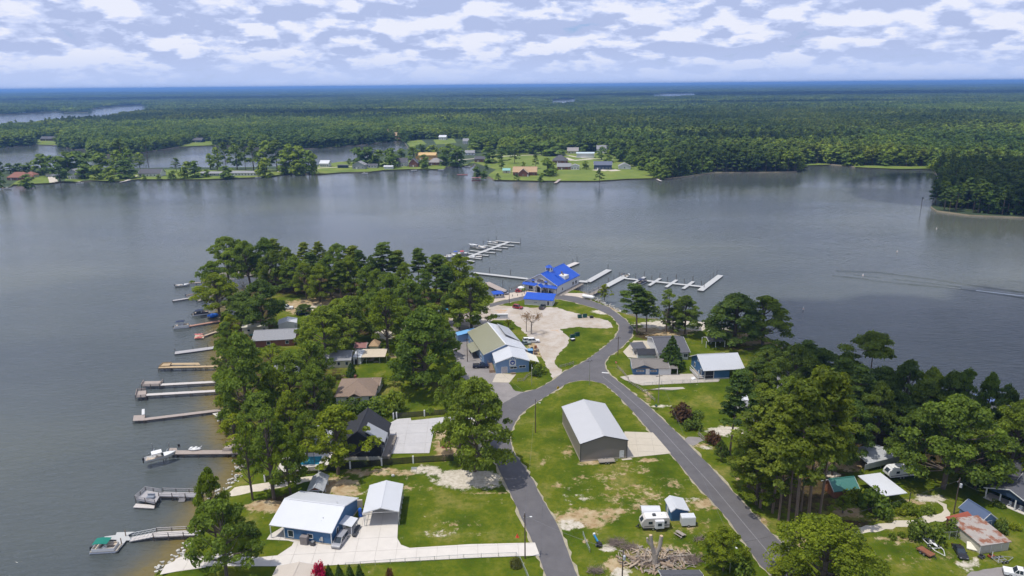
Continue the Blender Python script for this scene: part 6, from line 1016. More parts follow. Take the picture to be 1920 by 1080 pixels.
def dock(name, label, pts, wd, z, mat, step=4.0, post=True, rail=None, float_=False, ph=.5, group=None, rails=(1,), pr=.11, ends=True):
    P_ = [G(a, b, z) for a, b in pts]; t = thing(name, label, 'dock', (P_[0].x, P_[0].y, 0), 0, group)
    for i in range(len(P_) - 1):
        a, b = P_[i], P_[i + 1]; d = (b - a); L_ = d.length; d.normalize(); n_ = Vector((-d.y, d.x, 0)); deck_run(t, a, b + d * (.0 if i else 0), wd, z + .003 * i, mat)
        q = MB(t.location)
        for s in (-1, 1): q.beam(a + n_ * s * (wd / 2 - .08) + Vector((0, 0, -.30)), b + n_ * s * (wd / 2 - .08) + Vector((0, 0, -.30)), .1, .24)
        q.build('stringer' if not float_ else 'float_edge', post_m if not float_ else dgrey, t)
        if float_: q = MB(t.location); c = (a + b) / 2; fl = deck_run(t, a + d * .1, b - d * .1, wd - .2, z - .17, M('float_black', (.05, .05, .055), .7), 'float', z - .05)
        if post:
            k = max(1, round(L_ / step))
            for j in range(k + 1):
                if i and not j: continue
                e = a.lerp(b, j / k)
                for s in (-1, 1):
                    hi = ph if (s in rails or not rail) else .1
                    mb = MB(t.location); mb.tube((e.x + n_.x * s * wd * .5, e.y + n_.y * s * wd * .5, -1.5), (e.x + n_.x * s * wd * .5, e.y + n_.y * s * wd * .5, z + (rail or (hi if s > 0 else -.02)) * (1 if (s in rails or not rail) else .02)), pr); mb.build('post', post_m, t)
        if rail:
            for s in rails:
                mb = MB(t.location); [mb.beam(a + n_ * s * wd * .5 + Vector((0, 0, h_)), b + n_ * s * wd * .5 + Vector((0, 0, h_)), .09, .12) for h_ in (rail, rail * .55)]; mb.build('railing', mat, t)
    return t
def platform(t, pxs, z, mat, rail=0, name='platform', open_edges=(), posts=True):
    P_ = [G(a, b, z) for a, b in pxs]; mb = MB(t.location); mb.prism([(q.x, q.y) for q in P_], z - .18, z + .006); mb.build(name, mat, t); n = len(P_)
    for i in range(n):
        a, b = P_[i], P_[(i + 1) % n]
        if posts:
            for f in (0, .5): e = a.lerp(b, f); mb = MB(t.location); mb.tube((e.x, e.y, -1.5), (e.x, e.y, z + (rail if rail and i not in open_edges else -.02)), .11); mb.build('post', post_m, t)
        if rail and i not in open_edges: mb = MB(t.location); [mb.beam(a + Vector((0, 0, h_)), b + Vector((0, 0, h_)), .08, .12) for h_ in (rail, rail * .66, rail * .33)]; mb.build('railing', mat, t)
# left shore, from the near end up
t = dock('boat_dock', 'white floating dock with long gangway, next to the green canopied pontoon', [(291, 1002), (375, 998)], 2.0, 1.1, whd, 3.6, True, 1.0, rails=(1, -1))
gw = [G(245, 1011, .45), G(291, 1002, 1.05)]; d_ = gw[1] - gw[0]; mb = MB(t.location); n_ = Vector((-d_.y, d_.x, 0)).normalized() * .9; mb.slab([gw[0] - n_, gw[1] - n_, gw[1] + n_, gw[0] + n_], .12); mb.build('gangway', whd, t)
for s in (-1, 1):
    mb = MB(t.location); [mb.beam(gw[0] + n_ * s + Vector((0, 0, h_)), gw[1] + n_ * s + Vector((0, 0, h_)), .06) for h_ in (.5, 1.0)]; [mb.beam(gw[0].lerp(gw[1], f / 6) + n_ * s, gw[0].lerp(gw[1], min(1, (f + 1) / 6)) + n_ * s + Vector((0, 0, 1.0)), .05) for f in range(6)]; mb.build('gangway_rail', trim, t)
platform(t, [(222, 1031), (237, 1013), (247, 1013), (240, 1003), (252, 997), (219, 998), (217, 1003), (196, 1006), (195, 1010), (219, 1012), (212, 1031)], .5, M('float_deck', 0), name='float_platform', posts=False)
for x, y in ((236, 1005), (228, 1020)): mb = MB(t.location); q = G(x, y, .5); mb.tube((q.x, q.y, -1), (q.x, q.y, 2.0), .12); mb.build('piling', wood2, t)
t = dock('boat_dock', 'grey dock with railed square platform, stairs and a low float', [(302, 926), (376, 928)], 2.0, 1.2, greyd, 3.6, True, 1.0, rails=(1, -1)); platform(t, [(254, 936), (273, 919), (303, 924), (291, 944)], 1.25, greyd, 1.0, open_edges=(2,))
platform(t, [(249.5, 951), (255, 944), (290, 947), (289, 953)], .45, whd, name='low_float', posts=False); mb = MB(t.location); st = [G(344, 929, 1.2), G(340, 941, .1)]
for k in range(6): q = st[0].lerp(st[1], (k + .5) / 6); mb.box(q.x, q.y, q.z, 1.3, .34, .06)
for s in (-.7, .7): mb.beam(st[0] + Vector((s, 0, .9)), st[1] + Vector((s, 0, .9)), .07); mb.beam(st[0] + Vector((s, 0, 0)), st[1] + Vector((s, 0, 0)), .08, .2)
mb.build('stairs', greyd, t); mb = MB(t.location); q = G(283, 934, 1.26); mb.box(q.x, q.y, 1.26, 1.8, 1.0, .5); mb.box(q.x, q.y + .45, 1.76, 1.8, .12, .5); mb.build('bench_box', M('bench_blue_grey', (.2, .22, .26), .6), t)
t = dock('boat_dock', 'long brown dock with white boat on a lift at its outer end', [(320, 848), (456, 847)], 2.1, 1.2, deckm, 3.8, True, ph=.15); platform(t, [(417, 846), (424, 832), (455, 832), (456, 845)], 1.25, deckm, .8, open_edges=(0,)); platform(t, [(316, 848), (318, 840), (331, 840), (334, 848)], 1.22, deckm)
for x, y in ((282, 866), (307, 866), (287, 848), (318, 846)): mb = MB(t.location); q = G(x, y, 0); mb.tube((q.x, q.y, -1), (q.x, q.y, 2.6), .13); mb.build('lift_post', steel, t)
for x in (282, 307): mb = MB(t.location); a_, b_ = G(x, 866, 0), G(x + 8, 847, 0); mb.beam((a_.x, a_.y, .9), (b_.x, b_.y, .9), .15, .2); mb.build('lift_beam', steel, t)
t = dock('boat_dock', 'brown dock with square end and white chair, second above the boat lift', [(270, 786), (414, 768.5)], 1.7, 1.0, deckm, 5, True, ph=.1); platform(t, [(249, 789), (251, 779), (272, 778), (271, 788)], 1.05, deckm)
tt = thing('dock_slide', 'white slide chair on the square end of the brown dock', 'slide', G(269, 778, 1.06), .3); mb = MB(); mb.slab([(-.4, -.3, .3), (.4, -.3, .3), (.4, .9, 1.6), (-.4, .9, 1.6)], .1); mb.build('slide_bed', trim, tt); mb = MB(); mb.beam((-.3, .8, 0), (-.3, .8, 1.5), .07); mb.beam((.3, .8, 0), (.3, .8, 1.5), .07); mb.build('leg', steel, tt)
t = dock('boat_dock', 'long white topped dock, lower of the close pair', [(274, 740), (414, 732)], 1.7, 1.3, whd, 4.5, True, ph=.4); platform(t, [(254, 745), (257, 733), (274, 732), (274, 744)], 1.35, deckm, .8, open_edges=(2,))
t = dock('boat_dock', 'white topped dock, upper of the close pair', [(301, 721), (406, 715.5)], 1.7, 1.3, whd, 4.2, True, ph=.5); platform(t, [(265, 724), (270, 715), (306, 714), (299, 723)], 1.35, deckm, .7, open_edges=(1,))
t = dock('boat_dock', 'fresh yellow lumber dock still being built', [(298, 688.5), (408, 686.5)], 1.5, 1.5, newd, 4.2, True, ph=.5); platform(t, [(318, 684), (322, 680.5), (372, 680), (376, 684)], 1.55, newd); platform(t, [(298, 688), (305, 681.5), (322, 680.5), (318, 687)], 1.52, newd, .3)
t = dock('boat_dock', 'grey floating dock with dark posts below the red kayaks', [(328, 661.5), (362, 657), (416, 649.5)], 3.0, .55, greyd, 6, True, float_=True, ph=1.2)
t = dock('boat_dock', 'small pale ramp dock with red kayaks at its end', [(383, 629), (402, 622.5), (418, 620)], 1.4, .8, M('pale_wood', (.42, .33, .24), .8, .12, 1), 4, True, .9, rails=(1,)); platform(t, [(364, 635), (366, 628), (384, 628), (382, 634)], .5, M('pale_wood', 0), posts=False)
t = dock('boat_dock', 'reddish dock leading to the white pontoon boat', [(355, 611), (412, 601.5)], 1.7, .9, redd, 5, True, ph=.9)
t = dock('boat_dock', 'thin grey dock with boat lift halfway, under the grove', [(324, 563.5), (379, 555)], 1.8, .7, greyd, 6, True, ph=.2); t = dock('boat_dock', 'topmost short dock at the corner of the grove', [(354, 530.5), (382, 529)], 1.4, 1.0, deckm, 3.6, True, ph=.1)
# marina
F_ = dict(post=False, float_=True)
SPN = 'white floating slips of the far marina pier'
t = dock('pier', 'long white spine of the far marina pier with slips on both sides', [(876, 482.5), (954, 453.3)], 2.6, .6, floatm, 8, **F_)
for i, (a, b) in enumerate([((929.5, 451.2), (975, 455.3)), ((915, 456.7), (964, 460.2)), ((905.5, 460), (952, 464.6)), ((893.5, 464.8), (940.5, 469)), ((881, 469.6), (928.5, 474)), ((867, 474.3), (916, 479)), ((876, 482), (903, 485.2)), ((874, 487.5), (889.5, 490.2))]):
    t2_ = dock('pier_finger', ('outermost slip', 'second slip from the outer end', 'third slip from the outer end', 'slip behind the large white cruiser', 'slip in front of the large white cruiser', 'slip beside the red canopied boats', 'short slip nearest the trees', 'innermost slip half hidden by the bright tree')[i] + ' on the far marina pier', [a, b], 1.5, .55, floatm, 8, group=SPN, **F_)
    for e in (a,) if i in (1, 2) else (a, b): q = G(e[0], e[1], 0); mb = MB(t2_.location); mb.tube((q.x + .3, q.y + .9, -1), (q.x + .3, q.y + .9, 2.9), .13); mb.build('piling', post_m, t2_)
def piles(t, l, h=2.8):
    for x, y in l: q = G(x, y, 0); mb = MB(t.location); mb.tube((q.x, q.y, -1), (q.x, q.y, h), .14); mb.build('piling', post_m, t)
t = dock('breakwater', 'long white floating breakwater left of the blue roofed store', [(888, 511), (990, 522.5)], 2.6, .7, floatm, 8, **F_); piles(t, [(918, 513.5), (957.5, 517.5)], 3.6)
t = dock('pier', 'weathered brown dock slanting to the little blue kiosk', [(911, 529.5), (945, 545.5)], 4.0, .9, deckm, 6, True, ph=.2); piles(t, [(943, 541)], 4.5)
t = dock('pier', 'white pier running out behind the store roof', [(1046, 507), (1082, 492)], 3.4, .7, whd, 8, **F_); piles(t, [(1058, 501), (1074, 494.5), (1082, 490.5)])
t = dock('pier', 'white pier angled out from the store boardwalk', [(1086, 527), (1102, 528), (1142, 505.5)], 3.4, .7, floatm, 8, **F_); piles(t, [(1140, 505)])
t = dock('pier', 'white T pier reached by the grey railed gangway', [(1134, 537.5), (1174, 516.5)], 3.6, .65, floatm, 8, **F_); piles(t, [(1141, 531), (1151, 526), (1161, 520)])
t = dock('gangway', 'grey railed gangway from the white tank to the T pier', [(1101, 555), (1134, 538.5)], 2.4, 1.1, wood, 5, True, 1.1, rails=(1, -1))
t = dock('pier', 'long white spine of the right marina pier', [(1166, 521), (1320, 537.5)], 2.2, .6, floatm, 8, **F_); piles(t, [(1192, 522.5), (1222, 526), (1251, 529), (1283, 532.5), (1315, 536)])
RF = 'white slips of the right marina pier'
for i, (a, b) in enumerate([((1187, 531.6), (1209, 519)), ((1217, 535), (1238, 521.5)), ((1249, 538), (1269, 524.5)), ((1281, 541), (1300, 527.5))]):
    t2_ = dock('pier_finger', ('slip with the dark pontoon boat on the right marina pier', 'empty slip next to the dark pontoon boat', 'middle empty slip of the right marina pier', 'empty slip nearest the long end float')[i], [a, b], 1.7, .58, floatm, 8, group=RF, **F_); piles(t2_, [(b[0] - 1, b[1])], 3.0)
t = dock('pier', 'long end float closing the right marina pier', [(1313, 544.5), (1351, 515.8)], 3.0, .62, floatm, 8, **F_); piles(t, [(1320, 541), (1331, 528), (1337, 523.5), (1344, 517)], 3.2)
# ================================================================== boats
hullw = M('gelcoat_white', (.64, .64, .63), .3, .03, 1); alu2 = M('pontoon_metal', (.46, .47, .49), .3, .1, 1, metal=.5); seatm = M('boat_seat', (.50, .42, .33), .7, .1, 2); navyf = M('navy_canvas', (.02, .03, .07), .9, .2, 2); greenf = M('green_canvas', (.004, .155, .115), .9, .1, 1); blackp = M('engine_black', (.015, .015, .017), .3)
def engine(t, x, z): mb = MB(); mb.box(x, 0, z, .5, .5, .75, 0, 0, .8); mb.box(x - .05, 0, z - .8, .2, .18, .85); mb.build('engine', blackp, t)
def pontoon(label, loc, rz, L_=7.5, cano=None, side=None, z=0, ch=2.3, tower=False):
    t = thing('pontoon_boat', label, 'boat', (loc.x, loc.y, z), rz); w_ = 2.5
    for s in (-1, 1): mb = MB(); mb.tube((-L_ / 2, s * .85, .22), (L_ / 2 - .7, s * .85, .22), .36, n=8); mb.tube((L_ / 2 - .7, s * .85, .22), (L_ / 2, s * .85, .4), .36, .08, 8); mb.build('float_tube', alu2, t)
    mb = MB(); mb.box(0, 0, .56, L_ - .2, w_, .12); mb.build('deck', M('boat_carpet', (.30, .27, .23), .9, .15, 2), t)
    for s in (-1, 1): mb = MB(); mb.box(-.1, s * 1.2, .68, L_ - 1.2, .06, .68); mb.build('side_panel', side or hullw, t)
    mb = MB(); mb.box(L_ / 2 - .75, 0, .68, .06, 2.3, .68); mb.box(-L_ / 2 + .55, 0, .68, .06, 2.3, .68); mb.build('end_panel', side or hullw, t)
    for x_, y_, a_, b_ in ((L_ / 2 - 1.9, .8, 2.0, .65), (L_ / 2 - 1.9, -.8, 2.0, .65), (-L_ / 2 + 1.4, 0, .7, 2.0)): mb = MB(); mb.box(x_, y_, .68, a_, b_, .42); mb.box(x_, y_ + (.26 if y_ > 0 else -.26 if y_ < 0 else 0), 1.1, a_, .14 if y_ else b_, .36 if y_ else .05); mb.build('seat', seatm, t)
    mb = MB(); mb.box(.2, -.75, .68, .6, .7, .95); mb.box(.45, -.75, 1.63, .05, .6, .3); mb.build('console', hullw, t); engine(t, -L_ / 2 - .1, .45)
    if cano:
        mb = MB(); n = 6; a_ = L_ * .26
        for k in range(n): x0, x1 = -a_ + 2 * a_ * k / n, -a_ + 2 * a_ * (k + 1) / n; z0, z1 = (ch + .14 * math.sin(math.pi * q / n) for q in (k, k + 1)); mb.slab([(x0 - .6, -1.2, z0), (x1 - .6, -1.2, z1), (x1 - .6, 1.2, z1), (x0 - .6, 1.2, z0)], .07)
        mb.build('canopy', cano, t)
        for s in (-1, 1):
            for x_ in (-1, 1): mb = MB(); mb.tube((-.6, s * 1.18, 1.3), (-.6 + x_ * a_ * .95, s * 1.18, ch), .03, n=4); mb.build('canopy_bow', alu2, t)
    return t
def hullmesh(L_, B_, H_, bow=.42):
    mb = MB(); S = 9; pr = [(-1, 1), (-.94, .45), (-.55, .08), (0, 0), (.55, .08), (.94, .45), (1, 1)]; V = []
    for i in range(S):
        u = i / (S - 1); wf = 1 if u < 1 - bow else max(.02, 1 - ((u - 1 + bow) / bow) ** 2.2); sh = H_ * (1 + .28 * u * u); kl = H_ * .5 * max(0, (u - .7) / .3) ** 2
        V += [(-L_ / 2 + L_ * u + (.25 * z_ if u > .9 else 0), y_ * B_ / 2 * wf * (.72 + .28 * z_), kl + (sh - kl) * z_) for y_, z_ in pr]
    n = len(pr); F = [(i * n + j, i * n + j + 1, (i + 1) * n + j + 1, (i + 1) * n + j) for i in range(S - 1) for j in range(n - 1)]; mb.add(V, F + [tuple(range(n))[::-1], tuple((S - 1) * n + j for j in range(n))]); return mb, V, n, S
def runabout(label, loc, rz, L_=6.5, B_=2.3, H_=.95, col=None, top=None, z=0, cruiser=False, cover=None, tower=True, name='motor_boat'):
    t = thing(name, label, 'boat', (loc.x, loc.y, z - .18), rz); mb, V, n, S = hullmesh(L_, B_, H_); mb.build('hull', col or hullw, t, True)
    mb = MB(); ins = lambda p, k: (p[0] * .985, p[1] * k, p[2] - .02); top_ = [ins(V[i * n], .93) for i in range(S)] + [ins(V[i * n + n - 1], .93) for i in range(S)][::-1]
    if cover: mb.add([(x, y, zz + (.35 if abs(x) < L_ * .3 else .02)) for x, y, zz in top_] , [tuple(range(2 * S))]); mb.build('cover', cover, t)
    else:
        fore = [i for i in range(S) if i >= 5]; a_ = [ins(V[i * n], .96) for i in fore] + [ins(V[i * n + n - 1], .96) for i in fore][::-1]; mb.add(a_, [tuple(range(len(a_)))]); mb.build('foredeck', hullw, t)
        mb = MB(); mb.box(-L_ * .12, 0, H_ * .42, L_ * .62, B_ * .82, .05); mb.build('cockpit_sole', seatm, t)
        for x_, wd_ in ((-L_ * .36, .6), (-L_ * .08, .55)): mb = MB(); mb.box(x_, 0, H_ * .45, wd_, B_ * .72, .4); mb.box(x_ - wd_ * .4, 0, H_ * .45 + .4, .14, B_ * .7, .35); mb.build('seat', seatm, t)
        mb = MB(); mb.slab([(L_ * .1, -B_ * .4, H_ + .08), (L_ * .17, -B_ * .36, H_ + .02), (L_ * .17, B_ * .36, H_ + .02), (L_ * .1, B_ * .4, H_ + .08)], .03); mb.slab([(L_ * .04, -B_ * .38, H_ + .55), (L_ * .12, -B_ * .38, H_ + .06), (L_ * .12, B_ * .38, H_ + .06), (L_ * .04, B_ * .38, H_ + .55)], .04); mb.build('windshield', glass, t)
        if cruiser: mb = MB(); mb.box(L_ * .16, 0, H_ * .9, L_ * .34, B_ * .62, .75, 0, 0, .82); cb = mb.build('cabin', hullw, t); mb = MB(); mb.box(L_ * .16, 0, H_ * .9 + .3, L_ * .345, B_ * .60, .28, 0, 0, .95); mb.build('cabin_window', glass, cb); mb = MB(); [mb.path([(-L_ * .05, s * B_ * .42, H_), (-L_ * .02, s * B_ * .38, H_ + 1.1), (-L_ * .1, 0, H_ + 1.35)], [.07, .06, .06], 5) for s in (-1, 1)]; mb.build('radar_arch', hullw, t)
        if top:
            mb = MB(); mb.slab([(-L_ * .25, -B_ * .42, H_ + 1.25), (L_ * .08, -B_ * .42, H_ + 1.3), (L_ * .08, B_ * .42, H_ + 1.3), (-L_ * .25, B_ * .42, H_ + 1.25)], .07); mb.build('top', top, t)
            for x_ in (-L_ * .22, L_ * .05):
                for s in (-1, 1): mb = MB(); mb.tube((x_, s * B_ * .38, H_ * .9), (x_, s * B_ * .38, H_ + 1.25), .04, n=4); mb.build('top_post', steel, t)
    engine(t, -L_ / 2 - .2, H_ * .75); return t
def kayak(label, loc, rz, col, z, L_=3.2, group=None):
    t = thing('kayak', label, 'kayak', (loc.x, loc.y, z), rz, group); mb = MB(); mb.blob((0, 0, .16), (L_ / 2, .38, .2), 8, 6, 0); mb.build('hull', col, t, True); mb = MB(); mb.blob((0, 0, .34), (.55, .24, .05), 8, 4, 0); mb.build('cockpit', dark, t); return t
a, b = G(173, 1034, 0), G(226, 1031, 0); c = (a + b) / 2; pontoon('pontoon boat with bright green canopy at the white floating dock', c, yaw(a, b), (b - a).length, greenf, hullw, 0, 2.5)
a, b = G(273, 866, 1.6), G(327, 853, 1.6); runabout('white centre console boat lifted out of the water by the long brown dock', (a + b) / 2, yaw(a, b), 7.6, 2.5, 1.15, None, trim, 1.5)
tt = thing('paddle_boat', 'white paddle boat stored on the long brown dock', 'boat', G(366, 843, 1.3), .1); mb = MB(); mb.blob((0, 0, .25), (1.9, .75, .4), 9, 6, .0); mb.build('hull', hullw, tt, True); [MB().blob((x_, 0, .6), (.55, .5, .32), 8, 5, 0).build('seat_pod', hullw, tt, True) for x_ in (-.9, .3)]; MB().beam((1.2, 0, .4), (1.9, 0, 1.0), .3, .2).build('swan_neck', hullw, tt)
tt = thing('dock_chair', 'dark chair standing on the outer part of the long brown dock', 'chair', G(336, 841, 1.24), .4); MB().box(0, 0, .4, .6, .6, .08).build('seat', dgrey, tt); MB().box(0, .3, .45, .6, .07, .8).build('backrest', dgrey, tt); [MB().box(a_, b_, 0, .06, .06, .4).build('leg', dgrey, tt) for a_ in (-.26, .26) for b_ in (-.26, .26)]
a, b = G(326, 616, 0), G(358, 613, 0); pontoon('white pontoon boat with navy bimini at the reddish dock', (a + b) / 2, yaw(a, b), (b - a).length, navyf, hullw, 0, 2.9)
a, b = G(361, 592, 0), G(394, 588, 0); pontoon('grey pontoon boat with black seats beside the blue tarp', (a + b) / 2, yaw(a, b), (b - a).length, navyf, M('dark_panel', (.04, .045, .06), .5), 0, 2.2)
tt = thing('tarp_boat', 'small boat under a bright blue tarp by the shore', 'boat', G(400, 595, 0), .4); hm2, V, n, S = hullmesh(5, 2.2, .9); hm2.build('hull', hullw, tt, True); mb = MB(); mb.blob((0, 0, .85), (2.6, 1.25, .95), 9, 6, .12); mb.build('tarp', M('blue_tarp', (.008, .14, .62), .6, .2, 2), tt, True)
a, b = G(329, 538, 0), G(355, 536, 0); runabout('white pontoon like boat moored at the topmost dock', (a + b) / 2, yaw(a, b), (b - a).length, 2.5, 1.1, None, None, 0)
runabout('boat on a lift in the middle of the thin grey dock', G(359, 556, .9), .15, 4.6, 2.0, .9, None, None, .9, False, M('boat_cover_brown', (.16, .12, .10), .9)); a, b = G(370, 566, 0), G(386, 562, 0); runabout('small fishing boat tied below the thin grey dock', (a + b) / 2, yaw(a, b), 4.4, 1.7, .7)
for k, (x, y, c_) in enumerate([(371, 627.5, M('kayak_pink', (.75, .16, .16), .5)), (376, 627, M('kayak_coral', (.68, .25, .20), .5)), (372, 634, M('kayak_red', (.55, .02, .035), .4)), (376, 631, M('kayak_coral', 0))]): kayak(('pink kayak at the back of the pale ramp dock', 'coral kayak behind the others on the pale ramp dock', 'deep red kayak at the front edge of the pale ramp dock', 'coral kayak in the middle of the pale ramp dock')[k], G(x, y, .52), .12 * k - .1, c_, .52)
kayak('teal canoe lying beside the grey roofed house', G(478, 628, 1.6), .2, M('canoe_teal', (.10, .38, .34), .5), 1.6, 5)
a, b = G(911, 468.5, 0), G(879, 462.5, 0); runabout('large white cabin cruiser at the far marina pier', (a + b) / 2, yaw(a, b), (b - a).length, 3.2, 1.7, None, None, 0, True)
a, b = G(946, 458, 0), G(913, 456, 0); runabout('low white boat with brown seats in the second far slip', (a + b) / 2 - Vector((2, -1, 0)), yaw(a, b), 7.5, 2.4, 1.1)
for k, (x, y, rz, tp, lb) in enumerate([(868, 477.5, .15, M('red_canvas', (.5, .03, .03), .9), 'boat with red canopy at the inner end of the far pier'), (856, 478, .1, M('blue_canvas', (.01, .06, .42), .9), 'white boat with blue top beside the red canopied one'), (846, 481, .2, None, 'white boat half hidden by trees left of the blue topped one'), (838, 484, .1, None, 'leftmost white boat behind the bright marina tree'), (893, 484, 3.2, None, 'white runabout moored in the short inner slip'), (862, 487, .1, None, 'white boat seen through the bright marina tree')]):
    runabout(lb, G(x, y, 0), rz, 6.6, 2.4, 1.15, None, tp, 0)
a, b = G(1194, 536, 0), G(1212, 527.5, 0); pontoon('dark pontoon boat in the first slip of the right marina pier', (a + b) / 2, yaw(a, b), 8.0, navyf, M('dark_panel', 0), 0, 2.4)
a, b = G(1172, 521, 0), G(1180, 516, 0); runabout('white boat beside the people on the T pier', (a + b) / 2, yaw(a, b), 5.5, 2.1, .9)
for x, y, lb in [(15, 355.5, 'white boat on a lift at the far left shore'), (150, 345, 'white boat below the grey gabled glass house'), (684, 327, 'white boat with tall top in front of the grey gabled house'), (776, 321, 'white boat at the dock of the dark red gabled house'), (827, 320, 'white boat at the ramp below the hip roofed house'), (485, 334, 'white boat at the right end of the point ranch house'), (877, 314, 'small boat at the corner of the inlet lawn'), (104, 274, 'dark boat moored in the left channel')]:
    runabout(lb, G(x, y, 0), R.uniform(-.4, .4), 7.5, 2.6, 1.4, None, trim if x in (15, 684, 150) else None, 0)
for x, y, z_, c_, lb, w_ in [(867, 328, .5, M('red_dock', (.24, .09, .08), .8), 'low red floating dock alone on the water', 12), (893, 338.5, .5, M('red_dock', 0), 'red covered float beside the round far bushes', 10)]:
    q = G(x, y, 0); tt = thing('swim_dock', lb, 'float', (q.x, q.y, 0), .05); MB().box(0, 0, .1, w_, 4, .5).build('deck', c_, tt)
    if x == 893: [MB().box(a_, b_, .6, .2, .2, 2.2).build('post', post_m, tt) for a_ in (-4, 4) for b_ in (-1.5, 1.5)]; MB().box(0, 0, 2.8, 10.5, 4.6, .25).build('roof', c_, tt)
    else: [MB().box(a_, 1.6, .6, .2, .2, .7).build('post', post_m, tt) for a_ in (-5, 0, 5)]
dock('far_dock', 'wooden pier on the far lawn shore near the slate house', [(1041, 343), (1050, 336)], 3, 1.2, deckm, 6, True); dock('far_dock', 'thin dock and path below the slate roofed ranch', [(225, 341.5), (250, 336)], 2, 1.0, whd, 8, True); dock('far_dock', 'small dock at the end of the green far lawn', [(1240, 339.5), (1232, 336)], 2, .9, whd, 6, True)
for k, (x, y) in enumerate([(1506, 581), (1618, 518), (1682, 473), (1756, 430)]):
    q = G(x, y, 0); tt = thing('buoy', ('white buoy nearest the round beach trees', 'white buoy beside the boat wake', 'white buoy in the open lake above the wake', 'white buoy nearest the wooded point')[k], 'buoy', q, 0, 'buoys on the open lake'); MB().lathe((0, 0, -.2), [(.3, 0), (.36, .4), (.3, .8), (.12, 1.3), (.1, 1.7)], 10).build('float', trim, tt); MB().lathe((0, 0, .5), [(.37, 0), (.37, .12)], 10).build('band', M('buoy_orange', (.6, .18, .02), .6), tt)
q = G(1727, 391, 0); tt = thing('channel_marker', 'dark post standing in the water left of the wooded point', 'marker', q); MB().tube((0, 0, -1), (0, 0, 9), .22, .16).build('pole', post_m, tt); MB().box(0, -.1, 8.0, 1.2, .1, 1.0).build('board', dgrey, tt)
